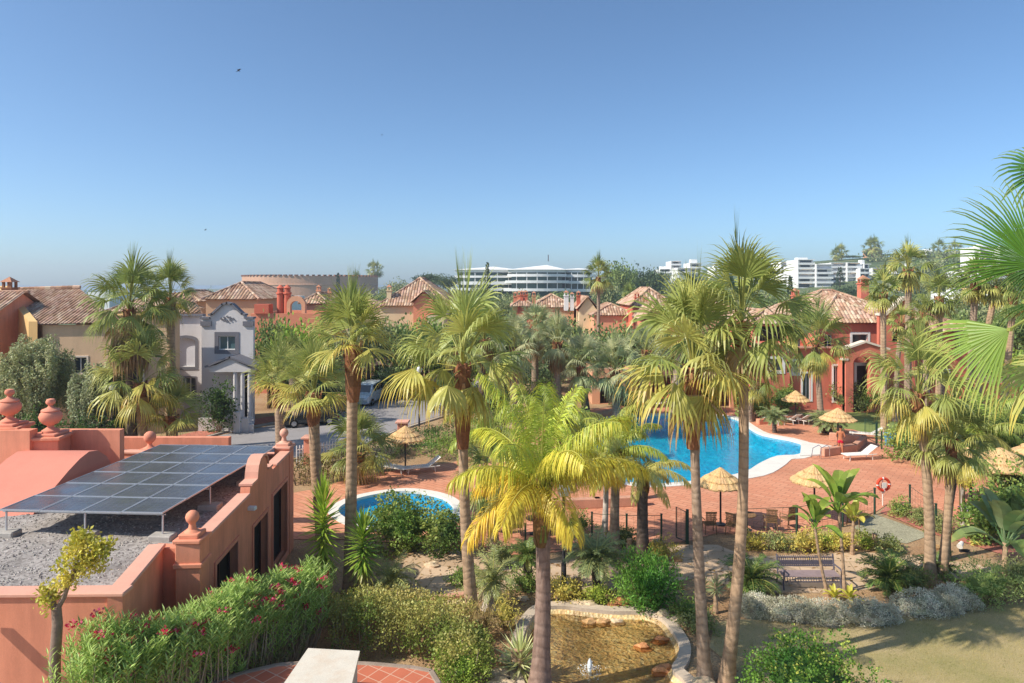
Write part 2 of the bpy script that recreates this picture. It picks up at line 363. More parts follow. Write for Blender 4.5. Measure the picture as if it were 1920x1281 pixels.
pool_px = [(1095, 800), (1150, 783), (1225, 778), (1300, 779), (1372, 783), (1400, 799), (1430, 815), (1500, 830), (1501, 852), (1458, 856), (1425, 870), (1397, 886), (1335, 899), (1270, 906), (1212, 909), (1168, 902), (1130, 884), (1100, 855), (1088, 825)]
kid_px = [(646, 972), (634, 955), (664, 938), (710, 927), (760, 922), (805, 927), (838, 938), (852, 957), (832, 978), (770, 990), (690, 988)]
pond_px = [(1012, 1148), (1050, 1142), (1100, 1147), (1150, 1152), (1205, 1153), (1240, 1165), (1262, 1190), (1275, 1215), (1272, 1240), (1262, 1262), (1290, 1300), (1200, 1345), (1080, 1345), (990, 1300), (975, 1240), (985, 1185)]
pool = smooth_ring(pool_px, sub=3); kid = smooth_ring(kid_px, sub=5); pond = smooth_ring(pond_px, sub=5)
for i, q in enumerate(pool):   # keep the straight steps corner crisp
    pass
# ground: one sheet to the horizon, cut out where the basins are
g = MB(); extra = []
xs = [-1500, -1000, -700, -500, -380, -300, -240, -190, -150, -120, -95, -75] + list(range(-60, 61, 6)) + [75, 95, 120, 150, 190, 240, 300, 380, 500, 700, 1000, 1500]
ys = list(range(-12, 80, 6)) + [90, 105, 125, 150, 175, 200, 230, 260, 290, 320, 350, 380, 420, 460, 500, 550, 600, 650, 700, 800, 950, 1200, 1600]
outer = [Vector((-1600, -30, 0)), Vector((1600, -30, 0)), Vector((1600, 1800, 0)), Vector((-1600, 1800, 0))]
for x in xs:
    for y in ys:
        if not any(in_ring(x, y, offset_ring(r, .4)) for r in (pool, kid, pond)): extra.append((x, y))
sheet(g, outer, [pool, kid, pond], 0, extra, hill)
gm = struct(g, 'ground', ground_m, smooth=True)
s = MB(); s.poly([(-40000, 500, -4), (40000, 500, -4), (40000, 50000, -4), (-40000, 50000, -4)]); struct(s, 'sea', sea_m)
# far slope vegetation colour
def basin(ring, depth, m, name, slope=.0):
    b = MB(); bot = offset_ring(ring, -slope); n = len(ring)
    for i in range(n):
        j = (i + 1) % n; a, c = ring[i], ring[j]; d, e = bot[i], bot[j]
        b.poly([(a.x, a.y, 0.03), (c.x, c.y, 0.03), (e.x, e.y, -depth), (d.x, d.y, -depth)])
    sheet(b, bot, [], -depth); o = b.build(name, m); o['kind'] = 'structure'; return o
basin(pool, 1.3, pool_bowl, 'pool_basin', .1)
basin(kid, .45, kid_bowl, 'paddling_pool_basin', .1)
pebble_m, t_, b_, o_ = newmat('pond_pebbles')
_v = N(t_, 'ShaderNodeTexVoronoi', Scale=11.0); t_.links.new(coords(t_), _v.inputs['Vector'])
_r = ramp(t_, [(0, H('#b5966a')), (.4, H('#e6c690')), (.7, H('#d0bd8c')), (1, H('#f6e6c4'))]); t_.links.new(_v.outputs['Color'], _r.inputs[0])
_n2 = N(t_, 'ShaderNodeTexNoise', Scale=.7, Detail=6.0); t_.links.new(coords(t_), _n2.inputs['Vector'])
_r2 = ramp(t_, [(.35, (.55, .5, .45)), (.6, (1.05, 1, .9))]); t_.links.new(_n2.outputs[0], _r2.inputs[0])
_m = N(t_, 'ShaderNodeMix', data_type='RGBA', blend_type='MULTIPLY'); _m.inputs[0].default_value = 1
t_.links.new(_r.outputs[0], _m.inputs[6]); t_.links.new(_r2.outputs[0], _m.inputs[7]); t_.links.new(_m.outputs[2], b_.inputs['Base Color']); bump(t_, b_, _v.outputs['Distance'], .6, .05)
basin(pond, .22, pebble_m, 'pond_bed', .25)
for ring, z, m, nm in ((pool, -.09, pool_water, 'pool_water'), (kid, -.07, pool_water, 'paddling_pool_water'), (pond, -.1, pond_water, 'pond_water')):
    b = MB(); sheet(b, [Vector((p.x, p.y, 0)) for p in offset_ring(ring, -.005)], [], z); struct(b, nm, m)
def ringwall(ring, dout, h, m, name, lip=0.0):
    b = MB(); n = len(ring); o1 = offset_ring(ring, dout); i1 = offset_ring(ring, -lip)
    for i in range(n):
        j = (i + 1) % n; a, c, d, e = i1[i], i1[j], o1[j], o1[i]
        b.poly([(a.x, a.y, h), (e.x, e.y, h), (d.x, d.y, h), (c.x, c.y, h)]); b.poly([(e.x, e.y, 0), (e.x, e.y, h), (d.x, d.y, h), (d.x, d.y, 0)][::-1])
        b.poly([(a.x, a.y, h), (c.x, c.y, h), (c.x, c.y, -.1), (a.x, a.y, -.1)])
    return b.build(name, m)
def cop(i):
    p = pool[i]
    q = W(1440, 875); return .55 + .75 * math.exp(-((p.x - q.x) ** 2 + (p.y - q.y) ** 2) / 14)
o = ringwall(pool, cop, .05, coping, 'pool_coping', .03); o['kind'] = 'structure'
o = ringwall(kid, .45, .05, coping, 'paddling_pool_coping', .03); o['kind'] = 'structure'
o = ringwall(pond, .3, .12, mat('pond_rim_stone', H('#c9b7a2'), .9, .12, 2, .3, 12, stain=.5), 'pond_rim', .03); o['kind'] = 'structure'
pool_o = offset_ring(pool, .3); kid_o = offset_ring(kid, .25)
def region(px, z, m, name, holes=(), kerb=0):
    b = MB(); ring = [W(a, c) for a, c in px]; sheet(b, ring, list(holes), z); return struct(b, name, m)
region([(400, 1030), (553, 1012), (640, 1012), (760, 1020), (860, 1030), (960, 1042), (1060, 1035), (1130, 1012), (1200, 1022), (1245, 1020), (1300, 1014), (1345, 1000), (1420, 1003), (1500, 1000), (1580, 985), (1640, 962), (1662, 948), (1700, 952), (1760, 955), (1800, 975), (1870, 990), (1960, 1010), (2150, 1010), (2150, 930), (1960, 925), (1850, 895), (1760, 872), (1700, 850), (1640, 818), (1600, 806), (1540, 800), (1440, 790), (1420, 775), (1380, 766), (1230, 762), (1090, 768), (1010, 790), (930, 830), (850, 868), (760, 880), (700, 888), (640, 903), (590, 918), (400, 950)], .022, deck_m, 'pool_deck', [pool_o, kid_o])
region([(1662, 950), (1700, 955), (1770, 980), (1850, 1010), (1940, 1040), (1990, 1060), (1950, 1075), (1890, 1045), (1820, 1022), (1740, 1000), (1690, 978), (1650, 962)], .034, redpath_m, 'red_walk')
region([(740, 1062), (790, 1030), (880, 1018), (960, 1052), (1100, 1050), (1160, 1062), (1235, 1030), (1290, 1022), (1345, 1022), (1400, 1045), (1500, 1040), (1600, 1035), (1720, 1042), (1850, 1062), (1990, 1080), (1990, 1100), (1850, 1082), (1760, 1090), (1690, 1100), (1560, 1112), (1450, 1112), (1380, 1100), (1300, 1085), (1240, 1100), (1150, 1108), (1010, 1100), (930, 1112), (880, 1140), (800, 1130), (740, 1100)], .012, flag_m, 'garden_path')
region([(1340, 1168), (1390, 1162), (1480, 1166), (1560, 1172), (1640, 1166), (1700, 1155), (1800, 1145), (1920, 1132), (2100, 1120), (2400, 1281), (2900, 1800), (1350, 1800), (1310, 1330), (1385, 1260), (1330, 1215)], .016, lawn_m, 'front_lawn')
region([(1545, 797), (1640, 815), (1705, 848), (1765, 868), (1860, 893), (1960, 920), (2150, 925), (2150, 800), (1700, 772), (1500, 775)], .016, lawn2_m, 'back_lawn')
region([(1640, 965), (1690, 982), (1745, 1004), (1700, 1020), (1640, 1012), (1600, 990)], .018, gravelpatch_m, 'gravel_bed')
region([(-300, 900), (200, 872), (420, 862), (560, 858), (640, 850), (740, 806), (830, 778), (905, 750), (935, 722), (880, 712), (760, 726), (706, 744), (640, 775), (500, 800), (420, 815), (330, 842), (100, 858), (-300, 850)], .014, road_m, 'road')
for nm, px in (('road_kerb_far', [(706, 742), (640, 773), (500, 797), (420, 812), (330, 838)]), ('road_kerb_near', [(560, 862), (640, 854), (742, 810), (832, 782), (908, 754)])):
    b = MB(); P = [W(a, c) for a, c in px]
    for a, c in zip(P, P[1:]):
        d = c - a; b.box(((a + c) / 2) + Vector((0, 0, .06)), (d.length + .1, .2, .12), math.atan2(d.y, d.x))
    struct(b, nm, kerb_m)
region([(330, 836), (420, 810), (500, 795), (545, 786), (545, 778), (500, 784), (420, 800), (330, 820)], .1, redpath_m, 'pavement')
# near terrace at the bottom of the picture, with a rounded kerb
ZT = 1.6
ter = [W(a, b, ZT) for a, b in [(300, 1340), (395, 1281), (455, 1262), (520, 1247), (600, 1240), (700, 1245), (770, 1251), (808, 1258), (822, 1281), (822, 1340)]]
b = MB(); b.prism([(p.x, p.y) for p in ter][::-1] if area(ter) < 0 else [(p.x, p.y) for p in ter], 0.0, ZT); struct(b, 'near_terrace', tile_m)
b = MB()
for a, c in zip(ter[1:8], ter[2:9]):
    d = c - a; b.box((a + c) / 2 + Vector((0, 0, -.06)), (d.length + .06, .16, .16), math.atan2(d.y, d.x), bev=.03)
struct(b, 'terrace_kerb', mat('worn_plaster_kerb', H('#9a8878'), .95, .2, 3, .4, 20, stain=.6))
# ================================================================ ROOFS, HOUSES
roof_m = attrmat('clay_roof_tiles', .9, .3, 8, .15)
TILES = [H('#bb9a80'), H('#ad8a70'), H('#cab097'), H('#a17f68'), H('#bf9f88'), H('#b2937d'), H('#97755f')]
TILES_OR = [H('#c88a62'), H('#b97850'), H('#d49f78'), H('#a96c4a'), H('#c8936c')]
def tile_slope(mb, e0, e1, r1, r0, rng, pitch=.28, row=.45, pal=TILES, full=True):
    e0, e1, r0, r1 = map(Vector, (e0, e1, r0, r1)); U = e1 - e0; L = U.length; U.normalize()
    mid = (r0 + r1) / 2; V = mid - e0; V -= U * V.dot(U); H_ = V.length; V.normalize(); Nn = U.cross(V).normalized()
    if Nn.z < 0: Nn = -Nn
    a = (r0 - e0).dot(U); c = (r1 - e0).dot(U)
    def vmax(u):
        if u < a and a > 0: return H_ * u / max(a, 1e-6)
        if u > c and c < L: return H_ * (L - u) / max(L - c, 1e-6)
        return H_
    mb.poly([e0, e1, r1, r0] if (r1 - r0).length > 1e-3 else [e0, e1, r1], pal[3])
    prof = [(-.5, .02), (-.25, .05), (-.12, .26), (.12, .26), (.25, .05), (.5, .02)] if full else [(-.5, .03), (-.16, .26), (.16, .26), (.5, .03)]
    ua = min(0, a); ub = max(L, c); n = max(1, int((ub - ua) / pitch)); pitch = (ub - ua) / n; rows = max(1, int(H_ / row)); tint = rng.uniform(.9, 1.1)
    def vmin(u):
        if u < 0: return H_ * u / min(a, -1e-6)
        if u > L: return H_ * (u - L) / max(c - L, 1e-6)
        return 0
    for i in range(n):
        u = ua + (i + .5) * pitch
        for k in range(rows):
            v0 = H_ * k / rows; v1 = H_ * (k + 1) / rows + .02
            vm = min(vmax(u - pitch * .4 if u - pitch * .4 > ua else ua), vmax(min(ub, u + pitch * .4)))
            if a < 0: vm = min(vm, H_)
            if v0 >= vm: break
            if v1 < vmin(u): continue
            v1 = min(v1, vm); c_ = jit(rng.choice(pal), rng, .12); c_ = tuple(x * tint for x in c_); lift = .02
            top = [e0 + U * (u + p * pitch) + V * v0 + Nn * (q * pitch + lift + .015) for p, q in prof]
            bot = [e0 + U * (u + p * pitch) + V * v1 + Nn * (q * pitch + lift) for p, q in prof]
            m = len(prof); fs = [(j, j + 1, m + j + 1, m + j) for j in range(m - 1)] + ([tuple(range(m))] if k == 0 else [])
            mb.add(top + bot, fs, c_)
def ridge(mb, a, b, rng, r=.11, pal=TILES):
    a = Vector(a); b = Vector(b); n = max(1, int((b - a).length / .4))
    for i in range(n):
        p = a.lerp(b, i / n); q = a.lerp(b, (i + 1) / n + .02)
        mb.tube([p, q], [r, r * .85], 6, True, [jit(rng.choice(pal), rng, .15)] * 2)
glass_dark = glossmat('window_glass', (.05, .065, .075), .08, 0, .6)
glass_blue = glossmat('blue_window_glass', (.08, .14, .16), .08, 0, .7)
frame_white = mat('white_window_frame', H('#e9e9e6'), .5, .03, 2)
frame_dark = mat('dark_timber', H('#4a2e25'), .6, .2, 4)
shutter_m = mat('roller_shutter', H('#e3e1e6'), .6, .04, 2)
dark_void = mat('unlit_interior', H('#2b2522'), .9, .2, 1)
def arch(u0, u1, v0, v1, rise=.3, n=6):
    pts = [(u0, v0), (u1, v0), (u1, v1 - rise)]; c = (u0 + u1) / 2; r = (u1 - u0) / 2
    for i in range(1, n): t = math.pi * i / n; pts.append((c + r * math.cos(t), v1 - rise + rise * math.sin(t)))
    pts.append((u0, v1 - rise)); return pts
def rect(u0, u1, v0, v1): return [(u0, v0), (u1, v0), (u1, v1), (u0, v1)]
def window(parent, p0, p1, ring, depth=.18, fm=None, gm_=None, trim=None, tw=.14, bars=(1, 0), name='window', proud=.04):
    """a window in the wall p0->p1: frame part with its pane and surround as sub-parts"""
    p0 = Vector(p0); d = Vector(p1) - p0; d.z = 0; d.normalize(); nr = Vector((-d.y, d.x, 0))
    us = [a for a, b in ring]; vs = [b for a, b in ring]; u0, u1, v0, v1 = min(us), max(us), min(vs), max(vs)
    def q(u, v, w): return p0 + d * u + Vector((0, 0, v)) + nr * w
    f = MB(); t = .06
    def bar(a0, a1, b0, b1, w0=depth - .05, w1=depth + .0):
        f.add([q(a0, b0, w0), q(a1, b0, w0), q(a1, b1, w0), q(a0, b1, w0), q(a0, b0, w1), q(a1, b0, w1), q(a1, b1, w1), q(a0, b1, w1)],
              [(0, 1, 2, 3), (7, 6, 5, 4), (0, 4, 5, 1), (1, 5, 6, 2), (2, 6, 7, 3), (3, 7, 4, 0)])
    bar(u0 + .003, u1 - .003, v0 + .003, v0 + t); bar(u0 + .003, u1 - .003, v1 - t, v1 - .003); bar(u0 + .003, u0 + t, v0 + t, v1 - t); bar(u1 - t, u1 - .003, v0 + t, v1 - t)
    for i in range(bars[0]): c = u0 + (u1 - u0) * (i + 1) / (bars[0] + 1); bar(c - .03, c + .03, v0 + t, v1 - t)
    for i in range(bars[1]): c = v0 + (v1 - v0) * (i + 1) / (bars[1] + 1); bar(u0 + t, u1 - t, c - .025, c + .025, depth - .045, depth - .005)
    fo = f.build(name, fm or frame_white, parent)
    g_ = MB(); g_.poly([q(a, b, depth + .02) for a, b in ring]); g_.build('pane', gm_ or glass_dark, fo)
    if trim:
        cu = (u0 + u1) / 2; cv = (v0 + v1) / 2; tm = MB()
        big = [(cu + (a - cu) * (1 + 2 * tw / (u1 - u0)), cv + (b - cv) * (1 + 2 * tw / (v1 - v0))) for a, b in ring]
        tm.panel(q(0, 0, -proud), q(1, 0, -proud), big, [ring], proud + .05); tm.build('surround', trim, fo)
    return fo
def chimney(mb, cm, c, w, h, cap=True):
    x, y, z = c; mb.box((x, y, z + h / 2), (w, w, h)); mb.box((x, y, z + h + .05), (w + .16, w + .16, .1))
    for sx in (-1, 1):
        for sy in (-1, 1): mb.box((x + sx * w * .36, y + sy * w * .36, z + h + .3), (w * .2, w * .2, .4))
    a = w * .62; zz = z + h + .5; vs = [(x - a, y - a, zz), (x + a, y - a, zz), (x + a, y + a, zz), (x - a, y + a, zz), (x, y, zz + w * .55)]
    cm.add(vs, [(3, 2, 1, 0), (0, 1, 4), (1, 2, 4), (2, 3, 4), (3, 0, 4)], H('#b98468'))
def house(name, label, cat, A, B, depth, h, wm, roof='hip', rise=1.8, over=.35, openings=(), side=(), chim=(), group=None, seed=0, pal=TILES, pitch=.34, row=.6, full=False, trim=None, wth=.3, parapet=None, fm=None, ridge_along=True, base=None, T=None):
    """A, B: the two bottom corners of the side toward the viewer, left then right"""
    rng = random.Random(seed); A = Vector(A); B = Vector(B)
    if base is not None: A.z = B.z = base
    d = (B - A); d.z = 0; L = d.length; d.normalize(); n = Vector((-d.y, d.x, 0)); T = T or thing(name, label, cat, A, group)
    C_, E_ = B + n * depth, A + n * depth; wmb = MB(); z = Vector((0, 0, 1))
    wmb.panel(A, B, rect(0, L, 0, h), [o_[0] for o_ in openings], wth)
    wmb.panel(B + n * (wth + .003), C_, rect(0, depth - 2 * wth - .006, 0, h), [o_[0] for o_ in side], wth)
    wmb.panel(C_, E_, rect(0, L, 0, h), [], wth); wmb.panel(E_ - n * (wth + .003), A, rect(0, depth - 2 * wth - .006, 0, h), [], wth)
    if roof == 'gable' and not ridge_along:
        for q in (A + d * .0, E_): 
            p = q + n * (.01 if q == A else -.01); wmb.add([p + z * h, p + d * L + z * h, p + d * L / 2 + z * (h + rise)], [(0, 1, 2)])
    if roof == 'gable' and ridge_along:
        for q in (A + d * .004, B - d * .004): wmb.add([q + z * h, q + n * depth + z * h, q + n * depth / 2 + z * (h + rise)], [(0, 1, 2)])
    wmb.build('wall', wm, T)
    for ring, kw in openings: window(T, A, B, ring, trim=kw.pop('trim', trim) if isinstance(kw, dict) else trim, **(kw or {}))
    for ring, kw in side: window(T, B, C_, ring, **(kw or {}))
    rb = MB(); o = over; zt = z * h
    a, b, c, e = A - d * o - n * o + zt, B + d * o - n * o + zt, C_ + d * o + n * o + zt, E_ - d * o + n * o + zt
    if roof == 'hip':
        s_ = min(L, depth) / 2 + o
        if L >= depth: r0 = A + d * (s_ - o) + n * depth / 2 + z * (h + rise); r1 = B - d * (s_ - o) + n * depth / 2 + z * (h + rise)
        else: r0 = A + d * L / 2 + n * (s_ - o) + z * (h + rise); r1 = E_ + d * L / 2 - n * (s_ - o) + z * (h + rise)
        if L >= depth:
            tile_slope(rb, a, b, r1, r0, rng, pitch, row, pal, full); tile_slope(rb, b, c, r1, r1, rng, pitch, row, pal, full)
            tile_slope(rb, c, e, r0, r1, rng, pitch, row * 2, pal, False); tile_slope(rb, e, a, r0, r0, rng, pitch, row, pal, full)
            hips = ((a, r0), (b, r1), (c, r1), (e, r0))
        else:
            tile_slope(rb, a, b, r0, r0, rng, pitch, row, pal, full); tile_slope(rb, b, c, r1, r0, rng, pitch, row, pal, full)
            tile_slope(rb, c, e, r1, r1, rng, pitch, row * 2, pal, False); tile_slope(rb, e, a, r0, r1, rng, pitch, row, pal, full)
            hips = ((a, r0), (b, r0), (c, r1), (e, r1))
        for p, q in hips: ridge(rb, p + z * .08, q + z * .1, rng, .13, pal)
        if (r1 - r0).length > .1: ridge(rb, r0 + z * .1, r1 + z * .1, rng, .14, pal)
    elif roof == 'gable' and ridge_along:
        r0 = A - d * o + n * depth / 2 + z * (h + rise + .04); r1 = B + d * o + n * depth / 2 + z * (h + rise + .04)
        tile_slope(rb, a, b, r1, r0, rng, pitch, row, pal, full); tile_slope(rb, c, e, r0, r1, rng, pitch, row * 2, pal, False); ridge(rb, r0, r1, rng, .14, pal)
    elif roof == 'gable':
        r0 = A + d * L / 2 - n * o + z * (h + rise + .04); r1 = E_ + d * L / 2 + n * o + z * (h + rise + .04)
        tile_slope(rb, b, c, r1, r0, rng, pitch, row, pal, full); tile_slope(rb, e, a, r0, r1, rng, pitch, row, pal, full); ridge(rb, r0, r1, rng, .14, pal)
    else:
        rb.add([a + n * (o + wth) + d * (o + wth) - z * .35, b + n * (o + wth) - d * (o + wth) - z * .35, c - n * (o + wth) - d * (o + wth) - z * .35, e - n * (o + wth) + d * (o + wth) - z * .35], [(0, 1, 2, 3)], H('#b59c86'))
    ro = rb.build('roof', roof_m, T)
    for i, (u, w_, zz, cw, ch, cmat) in enumerate(chim):
        cb, cc = MB(), MB(); p = A + d * u + n * w_; chimney(cb, cc, (p.x, p.y, A.z + zz), cw, ch); co = cb.build('chimney', cmat or wm, T); cc.build('chimney_cap', roof_m, co)
    return T, A, B, d, n, L
# ---- the clubhouse on the left with its gravel roof
def ball_finial(mb, c, r=.26, w=.62, ph=.0):
    x, y, z = c
    mb.box((x, y, z + .05), (w + .2, w + .2, .1), bev=.02); mb.box((x, y, z + .15), (w, w, .12), bev=.02)
    mb.lathe([(w * .42, .2), (w * .2, .28), (.09, .34), (.08, .4), (r * .5, .4 + r * .15), (r * .87, .4 + r * .55), (r, .4 + r * 1.05), (r * .87, .4 + r * 1.55), (r * .5, .4 + r * 1.93), (r * .05, .4 + r * 2.08)], (x, y, z), 18)
def urn_finial(mb, c, s=1.0):
    x, y, z = c; p = [(.30, 0), (.30, .08), (.20, .14), (.12, .2), (.12, .26), (.26, .34), (.36, .46), (.40, .6), (.36, .74), (.30, .8), (.33, .84), (.30, .88), (.14, .94), (.08, 1.0), (.08, 1.04), (.15, 1.1), (.17, 1.18), (.13, 1.27), (.02, 1.3)]
    mb.box((x, y, z + .05 * s), (.9 * s, .9 * s, .1 * s), bev=.02)
    mb.lathe([(r * s, (q + .1) * s) for r, q in p], (x, y, z), 20)
club = thing('poolside_clubhouse', 'low red stucco clubhouse with gravel roof, parapet walls and a scrolled wall top', 'building', (-8.37, 14.6, 0))
P1, P2, P3, P4 = Vector((-8.37, 14.6, 0)), Vector((-8.9, 17.35, 0)), Vector((-7.95, 17.25, 0)), Vector((-8.74, 27.0, 0))
P0, P5 = Vector((-24, 14.3, 0)), Vector((-24, 28.2, 0))
wb = MB(); ZP = 3.82
wb.panel(P0, P1, rect(0, (P1 - P0).length, 0, ZP), [], .3)
wb.panel(P1, P2, rect(0, (P2 - P1).length, 0, ZP), [], .3)
wb.panel(P2 + Vector((-.3, 0, 0)), P3, rect(0, 1.2, 0, ZP - .02), [], .3)
LR = (P4 - P3).length
sc = [(0, 0), (LR, 0), (LR, 3.95), (6.95, 3.95), (6.75, 4.1), (6.3, 4.1), (6.25, 4.3), (6.15, 4.5), (5.95, 4.66), (5.6, 4.72), (5.25, 4.66), (5.05, 4.5), (4.95, 4.3), (4.9, 4.1), (4.3, 4.1), (4.25, 3.9), (4.0, 3.87), (0, 3.87)]
op = [rect(1.2, 3.0, 0.9, 2.9), rect(4.6, 6.2, 0.02, 2.7), rect(6.9, 8.9, 0.3, 3.0)]
wb.panel(P3, P4, sc, op, .3)
wb.panel(P4, P5, rect(0, (P5 - P4).length, 0, 3.75), [], .3); wb.panel(P5, P0, rect(0, (P0 - P5).length, 0, 3.75), [], .3)
wb.build('wall', stucco_red, club)
cp = MB()   # copings
def cope(a, b, z, wd=.42, th=.09, off=.15):
    a = Vector(a); b = Vector(b); d = b - a; m = (a + b) / 2; nn = Vector((-d.y, d.x, 0)).normalized() * off
    cp.box((m.x + nn.x, m.y + nn.y, z), (d.length, wd, th), math.atan2(d.y, d.x), bev=.02)
cope(P0, P1 + Vector((.05, 0, 0)), ZP + .045); cope(P1 + (P2 - P1) * .09, P2, ZP + .047); cope(P3 + (P4 - P3) * .06, P3 + (P4 - P3) * .425, 3.915)
cope(P3 + (P4 - P3) * .75, P4, 3.995); cope(P4, P5, 3.8)
dd = (P4 - P3).normalized()
for i in range(3, len(sc) - 2):
    a, b = sc[i], sc[i + 1]
    if abs(a[0] - b[0]) > .25 or i in (6, 7, 8, 9, 10, 11, 12):
        pa = P3 + dd * a[0] + Vector((-.15, 0, a[1] + .03)); pb = P3 + dd * b[0] + Vector((-.15, 0, b[1] + .03)); nn = Vector((-dd.y, dd.x, 0)) * .21; up = Vector((0, 0, .07))
        cp.add([pa - nn, pb - nn, pb + nn, pa + nn, pa - nn + up, pb - nn + up, pb + nn + up, pa + nn + up], [(0, 1, 2, 3), (7, 6, 5, 4), (0, 4, 5, 1), (1, 5, 6, 2), (2, 6, 7, 3), (3, 7, 4, 0)])
cp.build('coping', stucco_coral, club)
gv, t_, b_, o_ = newmat('roof_gravel')
_v = N(t_, 'ShaderNodeTexVoronoi', Scale=15.0); t_.links.new(coords(t_), _v.inputs['Vector'])
_r = ramp(t_, [(0, H('#716963')), (.35, H('#968d86')), (.7, H('#b0a8a0')), (1, H('#7f7874'))]); t_.links.new(_v.outputs['Color'], _r.inputs[0])
_n = N(t_, 'ShaderNodeTexNoise', Scale=.8, Detail=5.0); t_.links.new(coords(t_), _n.inputs['Vector']); _r2 = ramp(t_, [(.35, (.72,) * 3), (.6, (1.05,) * 3)]); t_.links.new(_n.outputs[0], _r2.inputs[0])
_m = N(t_, 'ShaderNodeMix', data_type='RGBA', blend_type='MULTIPLY'); _m.inputs[0].default_value = 1
t_.links.new(_r.outputs[0], _m.inputs[6]); t_.links.new(_r2.outputs[0], _m.inputs[7]); t_.links.new(_m.outputs[2], b_.inputs['Base Color']); b_.inputs['Roughness'].default_value = .95; bump(t_, b_, _v.outputs['Distance'], -1.0, .08)
gr = MB(); rr_ = random.Random(5)   # gravel bed as a gently uneven sheet
xs_ = [(-23.7 + i * .28) for i in range(0, 58)]; ys_ = [14.7 + j * .28 for j in range(0, 47)]
ring = [P0 + Vector((.3, .3, 0)), P1 + Vector((-.3, .3, 0)), P2 + Vector((-.28, .0, 0)), P2 + Vector((-.2, .28, 0)), P3 + Vector((-.3, .25, 0)), P4 + Vector((-.3, -.3, 0)), P5 + Vector((.3, -.3, 0))]
ex = [(x, y) for x in xs_ for y in ys_ if in_ring(x, y, ring)]
sheet(gr, ring, [], 3.4, ex, lambda x, y: 3.4 + .05 * noise.noise(Vector((x, y, 0)) * .9) + .05 * noise.noise(Vector((x, y, 3)) * 2.8))
gr.build('gravel_roof', gv, club, smooth=True)
st = MB()   # loose stones on the gravel (one surface pattern part)
for i in range(9000):
    x = rr_.uniform(-15.5, -8.2); y = 14.7 + 12 * rr_.random() ** 1.5
    if not in_ring(x, y, ring): continue
    s_ = rr_.uniform(.015, .038); z = 3.4 + .05 * noise.noise(Vector((x, y, 0)) * .9) + .05 * noise.noise(Vector((x, y, 3)) * 2.8)
    c_ = jit(rr_.choice([H('#aaa299'), H('#8d857f'), H('#c0b8af'), H('#7a736e')]), rr_, .15); a = rr_.uniform(0, 3)
    k = [(x + s_ * math.cos(a + q * 1.571) * rr_.uniform(.7, 1.2), y + s_ * math.sin(a + q * 1.571) * rr_.uniform(.7, 1.2), z) for q in range(4)] + [(x, y, z + s_ * .8)]
    st.add(k, [(0, 1, 4), (1, 2, 4), (2, 3, 4), (3, 0, 4)], c_)
so = st.build('loose_gravel', attrmat('gravel_stone', .95, 0, 20, .1), club); so['kind'] = 'stuff'
pl = MB(); c3 = P3 + Vector((-.22, .12, 0)); pl.box((c3.x, c3.y, 2.0), (.62, .62, 4.0), R(5), bev=.02); pl.box((c3.x, c3.y, 3.45), (.72, .72, .12), R(5), bev=.02)
pl.build('corner_pier', stucco_red, club)
fb = MB(); ball_finial(fb, (c3.x, c3.y, 4.0), .17, .5); fb.build('ball_finial', stucco_red, club, smooth=True)
pl = MB(); c4 = P4 + Vector((-.25, -.2, 0)); pl.box((c4.x, c4.y, 2.05), (.6, .6, 4.1), R(5), bev=.02); pl.build('corner_pier', stucco_red, club)
fb = MB(); ball_finial(fb, (c4.x, c4.y, 4.1), .17, .5); fb.build('ball_finial', stucco_coral, club, smooth=True)
for rg in op: window(club, P3, P4, rg, depth=.25, fm=frame_dark, gm_=dark_void, trim=stucco_salmon, tw=.12, bars=(1, 0), name='door_frame' if rg[0][1] < .1 else 'window')
sp = MB(); sx = W(22, 1124, 3.72); q = Vector((-11.35, 14.3, 3.62)); sp.box((q.x, q.y - .2, q.z), (.26, .5, .12), bev=.01); sp.build('roof_spout', stucco_coral, club)
# floodlight on the wall and hanging lamps
fl = MB(); p = P3 + dd * 4.1 + Vector((.12, 0, 3.5)); fl.box(p, (.25, .18, .12), R(-5), bev=.02); fl.build('wall_lamp', frame_white, club)
# barrel vault and urns to the left behind the panels
vault = thing('vaulted_roof', 'smooth pink barrel vault beside the solar panels', 'roof', (-15, 22, 3.3))
vb = MB(); prof = [(20.7, 3.3), (21.2, 3.62), (21.9, 3.98), (22.6, 4.33), (23.2, 4.58), (23.7, 4.7), (24.2, 4.62), (24.7, 4.3), (25.1, 3.85), (25.4, 3.3)]
for x0, x1 in ((-17.25, -14.75),):
    m_ = len(prof); va = [(x0, y, z) for y, z in prof] + [(x1, y, z) for y, z in prof]
    vb.add(va, [(i, m_ + i, m_ + i + 1, i + 1) for i in range(m_ - 1)] + [tuple(range(m_)), tuple(range(2 * m_ - 1, m_ - 1, -1))])
vb.build('vault', mat('pink_roof_render', H('#dd8c76'), .85, .06, .8, .1, 40, stain=.2), vault, smooth=True)
vb = MB(); vb.box((-16.0, 25.7, 4.2), (2.5, .3, 1.7)); vb.box((-19.2, 24.5, 4.0), (3.9, .4, 2.6)); vb.build('back_wall', stucco_red, vault)
